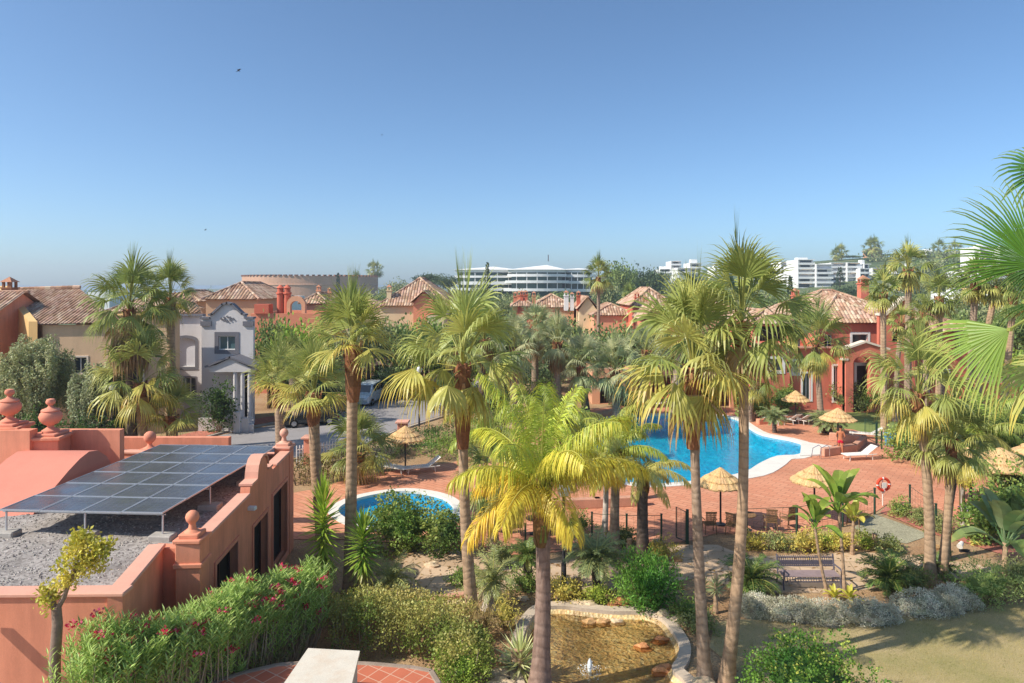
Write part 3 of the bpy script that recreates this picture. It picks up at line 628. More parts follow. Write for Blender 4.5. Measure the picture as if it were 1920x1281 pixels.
for px, py, Y, kind, s_, lab in ((18, 800, 25.0, 'urn', .95, 'pink urn finial nearest the left edge, on the tallest red pier'), (95, 818, 25.0, 'urn', .95, 'pink urn finial on a red pier right of the first urn'),
                             (220, 862, 27.6, 'ball', .9, 'pink ball finial on a low pier behind the solar panels, right of the urns'), (281, 852, 27.7, 'ball', .9, 'pink ball finial at the far edge of the solar panels')):
    p = D(px, py, Y); T = thing('wall_pier', lab, 'finial', (p.x, p.y, 3.3), 'finials along the clubhouse wall')
    b = MB(); w_ = .95 if kind == 'urn' else .7; b.box((p.x, p.y, (3.3 + p.z) / 2), (w_, w_, max(.1, p.z - 3.3)), R(8), bev=.02); b.box((p.x, p.y, p.z + .0), (w_ + .22, w_ + .22, .12), R(8), bev=.02); b.build('pier', stucco_red, T)
    b = MB(); (urn_finial(b, (p.x, p.y, p.z + .06), s_) if kind == 'urn' else ball_finial(b, (p.x, p.y, p.z + .05), .24)); b.build('finial', stucco_salmon, T, smooth=True)
b = MB(); a_ = Vector((-24, 27.9, 0)); b.box((-18.5, 28.9, 3.55), (13, .3, 1.0)); 
T = tag(b.build('garden_wall', stucco_red, loc=(-18.5, 28.9, 3.05)), 'low red parapet wall behind the vault and finials', 'wall')
# ---- solar array
sol, t_, b_, o_ = newmat('solar_cells'); b_.inputs['Base Color'].default_value = (.015, .017, .028, 1); b_.inputs['Roughness'].default_value = .06; b_.inputs['Specular IOR Level'].default_value = .6
_tc = N(t_, 'ShaderNodeTexCoord'); _br = N(t_, 'ShaderNodeTexBrick'); _br.offset = 0; _br.inputs['Scale'].default_value = 1; _br.inputs['Brick Width'].default_value = .19; _br.inputs['Row Height'].default_value = .2
_br.inputs['Mortar Size'].default_value = .004; _br.inputs['Color1'].default_value = (.075, .077, .088, 1); _br.inputs['Color2'].default_value = (.095, .097, .108, 1); _br.inputs['Mortar'].default_value = (.14, .15, .16, 1)
t_.links.new(_tc.outputs['Object'], _br.inputs['Vector']); t_.links.new(_br.outputs[0], b_.inputs['Base Color'])
_n = N(t_, 'ShaderNodeTexNoise', Scale=1.2, Detail=6.0); t_.links.new(_tc.outputs['Object'], _n.inputs['Vector']); _r = ramp(t_, [(.35, (.14,) * 3), (.7, (.34,) * 3)]); t_.links.new(_n.outputs[0], _r.inputs[0]); t_.links.new(_r.outputs[0], b_.inputs['Roughness'])
alu = mat('aluminium_frame', H('#c9ccd0'), .4, .05, 3, metal=.6)
conc = mat('concrete_footing', H('#b0a9a0'), .95, .15, 3, .3, 20)
SA = thing('solar_array', 'dark solar panels in a grid on metal legs above the gravel roof', 'solar panels', (-9.7, 18.8, 3.4))
ang = R(-3.5); nw, nl, pw, plen = 4, 6, 1.19, 1.31; sd = Vector((math.cos(ang), math.sin(ang), 0)); fd = Vector((-math.sin(ang), math.cos(ang), 0)); nr_ = Vector((-9.7, 18.85, 4.16))
for i in range(nw):
    for j in range(nl):
        c = nr_ - sd * (pw * (i + .5)) + fd * (plen * (j + .5)); c.z += random.Random(i * 9 + j).uniform(-.006, .006)
        b = MB(); b.box(c, (pw - .05, plen - .05, .03), ang); po = b.build('solar_panel', sol, SA)
        b = MB()
        for sx_, sy_, wx, wy in ((0, .5, pw - .01, .022), (0, -.5, pw - .01, .022), (.5, 0, .022, plen - .08), (-.5, 0, .022, plen - .08)):
            cc = c + sd * sx_ * (pw - .045) + fd * sy_ * (plen - .045); b.box(cc + Vector((0, 0, .004)), (wx, wy, .045), ang)
        b.build('panel_frame', alu, po)
b = MB()
for j in (0, 2, 4, 6):
    a = nr_ + fd * (plen * j + (.15 if j == 0 else -.1)); e = a - sd * (pw * nw); b.tube([a - Vector((0, 0, .07)), e - Vector((0, 0, .07))], .025, 6)
b.build('rail', alu, SA)
for j in (0, 2, 4, 5.9):
    for i in (0.05, 1.95, 3.9):
        p = nr_ + fd * (plen * j + .12) - sd * (pw * i); b = MB(); b.tube([(p.x, p.y, 3.45), (p.x, p.y, 4.1)], .028, 6); b.build('leg', alu, SA)
        b = MB(); b.box((p.x, p.y, 3.46), (.65, .4, .2), ang, bev=.03); b.build('footing', conc, SA)
# ---- white plaster block on the near terrace
c = W(602, 1281); b = MB(); 
blk = [D(582, 1222, 18.3), D(670, 1228, 18.3), D(640, 1300, 16.3), D(532, 1294, 16.3)]
zt = 2.5; pts = [W(580, 1224, zt), W(670, 1229, zt), W(652, 1302, zt), W(531, 1296, zt)]
T = thing('plaster_block', 'square white plaster-topped block on the near terracotta terrace', 'terrace wall block', (pts[0].x, pts[0].y, ZT))
b.prism([(p.x, p.y) for p in pts][::-1], ZT, zt); b.build('block', mat('dirty_white_plaster', H('#d2c7b5'), .9, .05, 2, .1, 30, stain=.3, stain_col=H('#b98f62')), T)
b = MB(); cx = sum(p.x for p in pts) / 4; cy = sum(p.y for p in pts) / 4
b.prism([(cx + (p.x - cx) * 1.08, cy + (p.y - cy) * 1.08) for p in pts][::-1], zt, zt + .07); b.build('slab', mat('white_slab', H('#d9cfbe'), .9, .06, 2, .1, 30, stain=.5, stain_col=H('#c39a70')), T)
# ================================================================ HOUSES ROUND THE GARDEN
def Z(py, Y): return CZ - (py - HY) / F * Y
def X(px, Y): return (px - 960) / F * Y
rng = random.Random(11)
# ochre house on the left
T = thing('ochre_house', 'ochre house with long pinkish tiled roof and chimney at the left', 'house', (X(75, 47), 47, 0))
b = MB(); A, B = Vector((X(80, 47), 47, 0)), Vector((X(224, 47.3), 47.3, 0)); e = 7.75
b.panel(A, B, rect(0, (B - A).length, 0, e), [rect(2.0, 2.95, 4.35, 5.5)], .3)
Bk = Vector((X(150, 54), 54, 0)); Ak = Vector((X(20, 54), 54, 0))
b.panel(Ak, A, rect(0, (A - Ak).length, 0, e), [], .3); b.panel(B, Bk, rect(0, (Bk - B).length, 0, e), [], .3)
b.build('wall', stucco_tan, T); window(T, A, B, rect(2.0, 2.95, 4.35, 5.5), trim=stucco_cream, tw=.12)
r = MB(); e0, e1 = D(70, 609, 46.7), D(226, 605, 47.0); r0, r1 = D(14, 545, 53), D(148, 541, 53); tile_slope(r, e0, e1, r1, r0, rng, .27, .42, TILES, True); ridge(r, r0 + Vector((0, 0, .1)), r1 + Vector((0, 0, .1)), rng, .16)
tile_slope(r, D(148, 541, 53), D(148, 541, 53) + Vector((-6, 6, -2.4)), r0, r0, rng, .5, 1); r.build('roof', roof_m, T)
b = MB(); off = Vector((0, 0, .1)); q0, q1 = D(12, 543, 53.0), D(66, 609, 46.6)
for k in range(1): 
    vs = [q0 + Vector((-.5, 0, .28)), q0 + Vector((.1, 0, .28)), q1 + Vector((.15, 0, .22)), q1 + Vector((-.45, 0, .22)), q0 + Vector((-.5, 0, -3.5)), q0 + Vector((.1, 0, -3.5)), q1 + Vector((.15, 0, -8)), q1 + Vector((-.45, 0, -8))]
    b.add(vs, [(0, 3, 2, 1), (4, 5, 6, 7), (0, 1, 5, 4), (1, 2, 6, 5), (2, 3, 7, 6), (3, 0, 4, 7)])
b.build('gable_wall', stucco_yellow, T)
cb, cc = MB(), MB(); chimney(cb, cc, (X(22, 52), 51.8, Z(556, 52)), .75, .6); co = cb.build('chimney', mat('brick_chimney', H('#9a6a4e'), .9, .2, 4), T); cc.build('chimney_cap', roof_m, co)
# flat-topped annex right of it
house('ochre_annex', 'flat-topped tan house wall between ochre house and grey house', 'house', (X(226, 48.2), 48.2, 0), (X(314, 48.2), 48.2, 0), 1.8, Z(592, 48.2), stucco_tan, 'flat', chim=[(2.9, 1.2, 7.6, .7, .5, stucco_coral)], seed=3,
      openings=[(rect(.6, 1.6, 3.6, 4.7), {'trim': stucco_cream})])
b = MB(); aa = Vector((X(226, 48), 48.05, Z(592, 48))); b.box((aa.x + 1.7, 48.1, aa.z + .05), (3.7, .5, .16), bev=.03); b.build('cornice', stucco_yellow, bpy.data.objects['ochre_annex'])
house('pink_roof_house', 'house at the left edge with pinkish tiled roof over a red wall', 'house', (X(-240, 45), 45, 0), (X(-42, 45), 45, 0), 8, Z(612, 45), stucco_red, 'gable', 2.2, seed=5, pitch=.28, row=.45, full=True,
      openings=[(rect(5.4, 6.6, .2, 2.3), {'gm_': dark_void})])
# the pale grey house
T = thing('grey_house', 'pale grey house with gabled parapet, dark grey trims and a columned porch', 'house', (X(330, 51), 51, 0)); Yg = 51
A, B, C1, C2 = Vector((X(322, 52.5), 52.5, 0)), Vector((X(382, 52.5), 52.5, 0)), Vector((X(378, Yg), Yg, 0)), Vector((X(475, Yg), Yg, 0)); L1 = (B - A).length; L2 = (C2 - C1).length
b = MB(); h1 = Z(592, 52.5)
o1 = arch(X(332, 52.5) - A.x, X(366, 52.5) - A.x, Z(688, 52.5), Z(634, 52.5), .3); o2 = rect(X(346, 52.5) - A.x, X(366, 52.5) - A.x, Z(750, 52.5), Z(708, 52.5)); o3 = rect(X(335, 52.5) - A.x, X(372, 52.5) - A.x, .02, Z(780, 52.5))
b.panel(A, B, rect(0, L1, 0, h1), [o1, o2, o3], .3)
zs, zp = Z(592, Yg), Z(570, Yg); zl = Z(598, Yg)
ol = [(0, 0), (L2, 0), (L2, zl), (L2 - .6, zl), (L2 - .6, zs), (L2 - .8, zs + .05), (L2 / 2 + .35, zp - .1), (L2 / 2, zp), (L2 / 2 - .35, zp - .1), (.8, zs + .05), (.6, zs), (.6, zl), (0, zl)]
w1 = rect(X(410, Yg) - C1.x, X(441, Yg) - C1.x, Z(656, Yg), Z(630, Yg)); dr = rect(X(452, Yg) - C1.x, X(472, Yg) - C1.x, .6, Z(700, Yg))
b.panel(C1, C2, ol, [w1, dr], .3); b.panel(C2 + Vector((-.1, .32, 0)), C2 + Vector((-1.9, 4.5, 0)), rect(0, 4.4, 0, zl - .02), [], .2); b.panel(B + Vector((-.1, 0, 0)), C1 + Vector((0, -.0, 0)), rect(0, 1.5, 0, h1 - .05), [], .1)
b.build('wall', stucco_grey, T)
window(T, A, B, o1, gm_=shutter_m, trim=grey_trim, tw=.22, bars=(0, 0)); window(T, A, B, o2, trim=grey_trim, tw=.1); window(T, A, B, o3, gm_=shutter_m, bars=(0, 2), name='garage_door')
window(T, C1, C2, w1, gm_=glass_blue, trim=grey_trim, tw=.3, bars=(1, 0)); window(T, C1, C2, dr, gm_=dark_void, fm=frame_dark, bars=(0, 0), name='front_door')
b = MB()
for a, c in zip(ol[2:], ol[3:]):
    if abs(a[0] - c[0]) < .05: continue
    pa, pc = Vector((C1.x + a[0], Yg + .12, a[1] + .08)), Vector((C1.x + c[0], Yg + .12, c[1] + .08)); m_ = (pa + pc) / 2; dx = pa - pc; b.box(m_, (dx.length + .1, .6, .14), 0, tilt=(0, -math.atan2(dx.z, dx.x)))
b.box((A.x + L1 / 2, 52.5, h1 + .05), (L1 + .1, .5, .16)); b.box((C1.x + .35, Yg - .02, zl - .35), (.8, .2, .35)); b.box((C2.x - .35, Yg - .02, zl - .35), (.8, .2, .35))
b.build('cornice', grey_trim, T)
b = MB()   # rosette of small openings in the gable
for dx, dz in ((-.45, 0), (.45, 0), (0, .16), (0, -.16), (-.22, .09), (.22, .09), (-.22, -.09), (.22, -.09)): b.box((C1.x + L2 / 2 + dx, Yg - .02, Z(598, Yg) + dz), (.16, .1, .12), tilt=(0, R(45)))
b.build('gable_rosette', grey_trim, T)
b = MB(); px0, px1 = X(393, 49.3), X(470, 49.3); zc = Z(690, 49.3); zt_ = Z(672, 49.3)
b.add([(px0, 49.3, zc), (px1, 49.3, zc), ((px0 + px1) / 2, 49.3, zt_), (px0, 51, zc), (px1, 51, zc), ((px0 + px1) / 2, 51, zt_), (px0, 49.3, zc - .3), (px1, 49.3, zc - .3), (px0, 51, zc - .3), (px1, 51, zc - .3)], [(6, 7, 1, 2, 0), (0, 2, 5, 3), (2, 1, 4, 5), (6, 8, 9, 7), (6, 0, 3, 8), (7, 9, 4, 1)])
po = b.build('porch', stucco_grey, T)
b = MB()
for a, c in (((px0 - .25, zc), ((px0 + px1) / 2, zt_)), (((px0 + px1) / 2, zt_), (px1 + .25, zc))):
    m_ = Vector(((a[0] + c[0]) / 2, 50.1, (a[1] + c[1]) / 2 + .1)); dx = c[0] - a[0]; dz = c[1] - a[1]; b.box(m_, (math.hypot(dx, dz) + .1, 1.9, .13), 0, tilt=(0, -math.atan2(dz, dx)))
b.build('porch_roof', grey_trim, po)
for px in (441, 455, 468):
    b = MB(); b.tube([(X(px, 49.5), 49.5, .5), (X(px, 49.5), 49.5, zc - .3)], .14, 10); b.build('column', stucco_grey, T)
b = MB(); b.prism([(X(398, 49), 49), (X(476, 48.5), 48.5), (X(476, 51), 51), (X(398, 51), 51)], 0, .55); b.build('doorstep', stucco_grey, T)
r = MB(); tile_slope(r, (X(322, 53), 53, h1 + .15), (X(380, 53), 53, h1 + .15), (X(368, 58), 57, h1 + 1.7), (X(300, 58), 57, h1 + 1.7), rng, .32, .5, TILES, True); r.build('roof', roof_m, T)
T = thing('forecourt_wall', 'low pale wall with gate pier in front of the grey house', 'wall', (X(380, 48.7), 48.7, 0)); b = MB(); b.box((X(420, 48.6), 48.6, .5), (3.6, .25, 1.0)); b.build('wall', stucco_grey, T); b = MB(); b.box((X(446, 48.5), 48.5, .75), (.5, .5, 1.5), bev=.03); b.build('pier', stucco_grey, T)
# lilac house seen across the road between the palms
house('lilac_house', 'lilac-grey house with an arched porch across the road behind the tall palm', 'house', (X(655, 68), 68, 0), (X(745, 68), 68, 0), 8, Z(655, 68), mat('lilac_render', H('#c9a9a0'), .9, .08, .5), 'hip', 1.6, seed=9,
      openings=[(rect(.6, 1.6, 2.3, 3.2), {}), (arch(2.4, 4.1, .2, 2.6, .5), {'gm_': dark_void})])
# houses in the middle distance ------------------------------------------------------
salmon = mat('salmon_house_render', H('#e09070'), .9, .08, .4, 0, 20, stain=.2); brickred = mat('brick_red_render', H('#d07058'), .9, .08, .4); creamy = mat('creamy_house_render', H('#e8cfa6'), .9, .07, .4); peach = mat('peach_house_render', H('#e6a985'), .9, .07, .4)
brownish = mat('brown_house_render', H('#c6a382'), .9, .08, .4)
def bh(label, x0, x1, ye, yr, Y, depth, m, roof='hip', **k):
    h_ = Z(ye, Y) - k.get('base', 0); mid = Y + depth / 2; k.setdefault('seed', int(x0 + Y)); k.setdefault('group', 'tiled houses beyond the garden')
    return house('tiled_house', label, 'house', (X(x0, Y), Y, 0), (X(x1, Y), Y, 0), depth, h_, m, roof, max(.4, Z(yr, mid) - Z(ye, Y)), **k)
bh('brown house with broad hip roof behind the grey house', 386, 482, 562, 531, 72, 11, brownish, chim=[])
bh('low tiled house between the left palms and the bullring', 300, 372, 566, 546, 80, 9, brownish)
bh('salmon house with two tall round red chimneys', 470, 602, 588, 570, 66, 9, salmon, 'flat', chim=[], side=[])
cz = Z(588, 66)
T = bpy.data.objects.get([o.name for o in COL.objects if o.get('label', '').startswith('salmon house with two')][0])
for px, top in ((524, 541), (537, 541)):
    b = MB(); p = (X(px, 67), 67.3, cz - .5); hh = Z(top, 67) - p[2]; b.lathe([(.34, 0), (.34, hh - .6), (.42, hh - .55), (.42, hh - .4), (.3, hh - .35), (.3, hh), (.4, hh + .05), (.1, hh + .35)], p, 12); b.build('round_chimney', brickred, T)
b = MB(); b.panel((X(538, 66.5), 66.4, cz), (X(572, 66.5), 66.4, cz), arch(0, 1.8, 0, 1.7, .85, 10), [arch(.35, 1.45, -.0, 1.2, .5, 8)], .5); b.build('arched_dormer', peach, T)
b = MB(); b.panel((X(478, 66), 65.8, cz), (X(505, 66), 65.8, cz), rect(0, 1.4, 0, .9), [], 1.2); b.build('roof_box', brickred, T)
bh('peach house with tiled hip roof and stubby chimneys left of centre', 566, 612, 570, 550, 82, 9, peach, chim=[(1.2, 3, 8.2, .5, 1.6, peach), (2.4, 3.4, 8.2, .4, 1.3, peach)])
bh('large cream house with high peaked roof left of centre', 712, 846, 574, 523, 84, 13, creamy, chim=[(1.0, 1, 7.6, .55, 2.2, creamy), (4.2, 4.5, 8.5, .6, 2.2, salmon)], openings=[(rect(1, 1.8, 4, 5.4), {}), (rect(6, 6.8, 4, 5.4), {})])
bh('orange gable-walled wing behind the large cream house', 775, 815, 568, 546, 82, 6, salmon, 'gable', ridge_along=False)
bh('cream house with round-topped gable below the big roof', 800, 832, 592, 580, 78, 6, creamy, 'flat')
bh('pink tiled house with a row of small chimneys in the centre', 1000, 1076, 577, 553, 96, 10, peach, chim=[(-2.0, 1, 7.3, .5, 1.7, salmon), (-1.3, 1, 7.3, .5, 1.7, salmon), (.1, 1, 7.4, .5, 1.5, salmon)])
bh('small house with four brick chimneys left of the pink tiled house', 962, 1000, 575, 560, 92, 8, brickred, chim=[(.3, 1, 6.9, .5, 2.0, salmon), (1.2, 1, 6.9, .4, 2.2, brickred), (1.8, 1, 6.9, .4, 2.2, brickred)])
bh('cream gabled house with one red chimney behind the thin far palm', 1086, 1118, 580, 556, 92, 8, creamy, 'gable', ridge_along=False, chim=[(-1.6, 2, 7.0, .6, 2.0, stucco_white), (-.8, 2, 7.0, .5, 1.8, stucco_white), (.0, 1, 7.0, .5, 2.0, brickred)])
bh('long tan tiled roof right of the thin far palm', 1114, 1190, 592, 570, 88, 10, peach)
bh('brick-red gabled house with twin chimneys right of centre', 1188, 1262, 574, 541, 84, 11, brickred, 'hip', chim=[(.6, 1, 6.8, .55, 2.1, brickred), (1.5, .6, 6.6, .45, 1.9, brickred), (2.6, 3.5, 7.5, .6, 1.6, brickred)])
bh('low orange house right of the twin-chimney house', 1210, 1250, 600, 570, 76, 6, salmon, 'gable', ridge_along=False)
bh('pink tiled house behind the twin tall palms', 1290, 1400, 588, 565, 90, 9, peach)
bh('small tiled house between the bullring and the cream house', 636, 712, 578, 560, 98, 9, creamy)
bh('white low shed roofs in front of the bullring', 478, 545, 556, 549, 150, 10, stucco_white, 'flat')
bh('low white building by the sea behind the left palm', 165, 205, 548, 540, 190, 12, stucco_white, 'flat')
bh('tiled house beyond the ochre roof', 205, 300, 585, 556, 70, 9, brownish, seed=77)
# ---- red villa right of the pool
T = thing('red_villa', 'salmon-red villa with tiled hip roofs, white-framed windows and gabled entrance', 'house', (X(1410, 57), 57, 0))
u0 = X(1410, 57)
def U(px, Y=57, o=None): return X(px, Y) - (u0 if o is None else o)
red = villa_red
house('', '', '', (u0, 57, 0), (X(1481, 57), 57, 0), 8, Z(608, 57), red, 'hip', 1.0, T=T, seed=21, over=.4, pitch=.3, openings=[
    (rect(U(1419), U(1472), Z(640, 57), Z(612, 57)), {'gm_': dark_void, 'fm': frame_dark, 'depth': .28, 'name': 'loggia', 'bars': (2, 0)}),
    (rect(U(1443), U(1467), Z(696, 57), Z(673, 57)), {'trim': stucco_white, 'tw': .22, 'gm_': glass_dark}), (rect(U(1483.0) - .35, U(1483.0) - .05, Z(700, 57), Z(677, 57)), {'bars': (0, 0)} )])
mo = X(1481, 57.4)
house('', '', '', (mo, 57.4, 0), (X(1592, 57.4), 57.4, 0), 6, Z(652, 57.4), red, 'flat', T=T, seed=22, openings=[
    (rect(.3, .85, Z(700, 57.4), Z(677, 57.4)), {'trim': stucco_white, 'tw': .2, 'bars': (0, 0)}), (rect(X(1563, 57.4) - mo, X(1574, 57.4) - mo, Z(752, 57.4), Z(686, 57.4)), {'trim': stucco_white, 'tw': .15, 'gm_': dark_void, 'name': 'french_window'}),
    (rect(X(1505, 57.4) - mo, X(1520, 57.4) - mo, Z(750, 57.4), Z(700, 57.4)), {'trim': stucco_white, 'tw': .15, 'name': 'french_window'})])
b = MB(); b.box((X(1445, 56.8), 56.8, Z(644, 57)), (X(1481, 57) - u0 + .3, .45, .14)); b.box((X(1536, 57.3), 57.3, Z(651, 57.4)), (5.2, .45, .14)); b.build('terrace_coping', stucco_coral, T)
uo = X(1540, 60)
house('', '', '', (uo, 60, 0), (X(1648, 60), 60, 0), 8, Z(606, 60), red, 'hip', 2.4, T=T, seed=23, pitch=.3, row=.5, openings=[(rect(X(1598, 60) - uo, X(1627, 60) - uo, Z(650, 60), Z(627, 60)), {'trim': stucco_white, 'tw': .2, 'bars': (0, 0), 'gm_': glass_dark}), (rect(X(1546, 60) - uo, X(1560, 60) - uo, Z(655, 60), Z(628, 60)), {'gm_': dark_void})])
house('', '', '', (X(1492, 65), 65, 0), (X(1690, 65), 65, 0), 9, Z(592, 65), red, 'hip', 2.3, T=T, seed=24, pitch=.3, row=.5, chim=[(8.5, 4, 8.8, .8, 1.8, red), (1.2, 3, 8, .6, 1.4, red)])
eo = X(1586, 56); el = X(1663, 56) - eo; b = MB(); zk = Z(657, 56); pk = Z(643, 56)
ar = arch(X(1600, 56) - eo, X(1632, 56) - eo, .02, Z(668, 56), .6, 10)
b.panel((eo, 56, 0), (eo + el, 56, 0), [(0, 0), (el, 0), (el, zk), (el / 2 - .1, pk), (0, zk - .05)], [ar], .6); b.box((eo + .15, 57, zk / 2), (.3, 1.6, zk)); b.box((eo + el - .15, 57, zk / 2), (.3, 1.6, zk)); b.box((X(1616, 56), 57.0, Z(663, 56) + .1), (el, 1.5, .1)); gp = b.build('entrance_gable', red, T)
b = MB()
for a, c in (((-.2, zk), (el / 2 - .1, pk)), ((el / 2 - .1, pk), (el + .2, zk))):
    m_ = Vector((eo + (a[0] + c[0]) / 2, 56.25, (a[1] + c[1]) / 2 + .1)); dx = c[0] - a[0]; dz = c[1] - a[1]; b.box(m_, (math.hypot(dx, dz), .8, .16), 0, tilt=(0, -math.atan2(dz, dx)))
b.box((eo - .05, 56.2, zk - .75), (.5, .5, .16)); b.build('gable_coping', stucco_cream, gp)
b = MB(); dz0 = Z(730, 57.3); b.panel((X(1602, 57.3), 57.3, 0), (X(1632, 57.3), 57.3, 0), rect(0, 1.35, 0, Z(680, 57.3)), [rect(.2, 1.15, 0.02, Z(686, 57.3))], .08); b.build('door_surround', stucco_white, T)
b = MB(); b.box((X(1617, 57.36), 57.5, Z(686, 57.3) / 2), (.95, .05, Z(686, 57.3))); b.build('front_door', frame_dark, T)
to = X(1648, 58.5); tl = X(1716, 58.5) - to; b = MB(); z0, z1 = Z(592, 58.5), Z(560, 58.5)
b.panel((to, 58.5, 0), (to + tl, 58.5, 0), [(0, 0), (tl, 0), (tl, z0 + .2), (tl - .4, z0 + .6), (tl * .68, z1), (.5, z0), (0, z0)], [rect(X(1673, 58.5) - to, X(1692, 58.5) - to, Z(642, 58.5), Z(628, 58.5))], .35); b.build('tall_gable', red, T)
b = MB(); b.box((to + (X(1683, 58.5) - to), 58.9, Z(635, 58.5)), (1.1, .05, .8)); b.build('unlit_opening', dark_void, T)
b = MB()
for a, c in (((-.1, z0 + .02), (.5, z0 + .02)), ((.45, z0), (tl * .68, z1)), ((tl * .68, z1), (tl + .1, z0 + .3))):
    m_ = Vector((to + (a[0] + c[0]) / 2, 58.6, (a[1] + c[1]) / 2 + .1)); dx = c[0] - a[0]; dz = c[1] - a[1]; b.box(m_, (math.hypot(dx, dz), .7, .22), 0, tilt=(0, -math.atan2(dz, dx)))
b.build('gable_coping', stucco_cream, bpy.data.objects[[o.name for o in T.children if o.name.startswith('tall_gable')][0]])
xo = X(1716, 60)
house('', '', '', (xo, 60, 0), (X(1830, 60), 60, 0), 8, Z(622, 60), red, 'hip', 1.3, T=T, seed=25, pitch=.3, over=.7, openings=[(rect(X(1765, 60) - xo, X(1772, 60) - xo + .3, Z(745, 60), Z(695, 60)), {'trim': stucco_white, 'name': 'french_window'}), (rect(X(1728, 60) - xo, X(1745, 60) - xo, Z(742, 60), Z(700, 60)), {'gm_': dark_void, 'name': 'french_window'}), (rect(X(1790, 60) - xo, X(1812, 60) - xo, Z(664, 60), Z(628, 60)), {'gm_': dark_void})])
b = MB(); b.box((X(1860, 59), 59, 1.0), (7, .3, 2.0), R(-8)); tag(b.build('garden_wall', red, loc=(X(1860, 59), 59, 0)), 'red garden wall right of the villa behind the palms', 'wall')
# poolside pavilion behind the pool
T = thing('pool_pavilion', 'low shaded pavilion with posts and brown pergola behind the pool', 'pavilion', (X(1180, 60), 60, 0))
b = MB(); Yp = 58.5
for px in (1168, 1215, 1262, 1318, 1372): b = MB(); b.box((X(px, Yp), Yp, 1.3), (.36, .36, 2.6)); b.build('pillar', peach, T)
b = MB(); b.box((X(1270, 60), 60.2, 2.72), (X(1385, 60) - X(1155, 60), 4.0, .22)); b.build('pergola_roof', mat('dark_brown_pergola', H('#6d4a3c'), .9, .2, 2), T)
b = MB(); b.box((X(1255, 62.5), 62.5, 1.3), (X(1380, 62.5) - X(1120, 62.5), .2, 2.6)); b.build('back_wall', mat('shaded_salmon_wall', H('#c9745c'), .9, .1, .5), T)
house('pink_pool_house', 'pink flat-roofed pool house behind the grey-green palms', 'house', (X(1110, 60), 60, 0), (X(1190, 60), 60, 0), 5, 3.1, peach, 'flat', openings=[(rect(.7, 1.5, .05, 2.3), {'gm_': dark_void, 'fm': frame_dark}), (rect(2.4, 3.3, .05, 2.4), {'gm_': dark_void, 'fm': frame_dark})])
# ---- bullring
T = thing('bullring', 'round tan bullring with a ribbed parapet on the skyline', 'bullring', (X(584, 425), 425, 0))
c0 = (X(584, 425), 425, 0); rr = 40.5; b = MB(); ztop = Z(519, 425)
b.lathe([(rr, -2), (rr, ztop - 5.5), (rr + .3, ztop - 5.3), (rr + .3, ztop - 4.8), (rr, ztop - 4.6), (rr, ztop), (rr - 6, ztop + .2), (rr - 6, -2)], c0, 96, cap=False); b.build('wall', mat('tan_ring_render', H('#cfa184'), .9, .12, .05, 0, 2, stain=.3), T)
b = MB()
for i in range(80):
    t = 2 * math.pi * i / 80; x = c0[0] + (rr - .6) * math.cos(t); y = c0[1] + (rr - .6) * math.sin(t); b.box((x, y, ztop + .35), (2.2, 1.6, .8), t)
b.build('parapet_rib', mat('brown_tile_rib', H('#8a5d48'), .9, .15, .2), T)
b = MB()
for i in range(64):
    t = 2 * math.pi * (i + .5) / 64; x = c0[0] + (rr + .05) * math.cos(t); y = c0[1] + (rr + .05) * math.sin(t); b.box((x, y, 2.2), (.3, 2.2, 3.2), t)
b.build('arcade_opening', dark_void, T); b = MB(); b.lathe([(rr + .5, -2), (rr + .5, .6), (rr + .1, .7)], c0, 96, cap=False); b.build('white_base', stucco_white, T)
# ---- white terraced office building
T = thing('office_building', 'white terraced office building with glass bands and tent-like roofs on the skyline', 'office building', (X(980, 300), 300, 1))
gl_off = glossmat('tinted_office_glass', (.035, .075, .07), .15, 0, .5)
def off_plan(x0, x1, Y, bulge, ex, n=10):
    pts = []
    for i in range(n + 1):
        t = i / n; x = X(x0, Y) - ex + (X(x1, Y) - X(x0, Y) + 2 * ex) * t; pts.append((x, Y - bulge * math.sin(math.pi * t) - ex))
    return pts + [(pts[-1][0], Y + 26), (pts[0][0], Y + 26)]
for (x0, x1, Y, bu, ys, pk_) in ((856, 968, 318, 2.5, [(517, 521), (528, 534), (540, 545)], (500, 925)), (955, 1058, 300, 3.5, [(514, 519), (526, 531), (541, 546)], (497, 1025)), (1050, 1114, 306, 2, [(515, 520), (527, 532), (542, 547)], (503, 1085))):
    g_ = MB(); g_.prism(off_plan(x0 + 4, x1 - 4, Y, bu, 0), 0, Z(ys[0][0] - 5, Y)); go = g_.build('glass_wall', gl_off, T)
    for k, (ya, yb) in enumerate([(506, 511)] + ys):
        b = MB(); b.prism(off_plan(x0, x1, Y, bu, [.6, .9, 1.8, 2.4][k]), Z(yb, Y), Z(ya, Y)); b.build('white_slab', stucco_white, T)
    b = MB(); pl_ = off_plan(x0, x1, Y, bu, 1.4); zz = Z(506, Y); pkp = (X(pk_[1], Y + 8), Y + 8, Z(pk_[0], Y + 8)); vs = [(p[0], p[1], zz) for p in pl_] + [pkp]; n_ = len(pl_)
    b.add(vs, [(i, (i + 1) % n_, n_) for i in range(n_)]); b.build('roof', stucco_white, T)
    b = MB()
    for i in range(5):
        t = (i + .5) / 5; x = X(x0 + 4, Y) + (X(x1 - 4, Y) - X(x0 + 4, Y)) * t; b.box((x, Y - bu * math.sin(math.pi * t) - .35, Z(527, Y)), (.35, .5, Z(506, Y) - Z(547, Y)))
    b.build('mullion', stucco_white, T)
b = MB(); b.tube([(X(1028, 306), 306, Z(490, 306)), (X(1028, 306), 306, Z(478, 306))], .18, 6); b.build('mast', frame_dark, T)
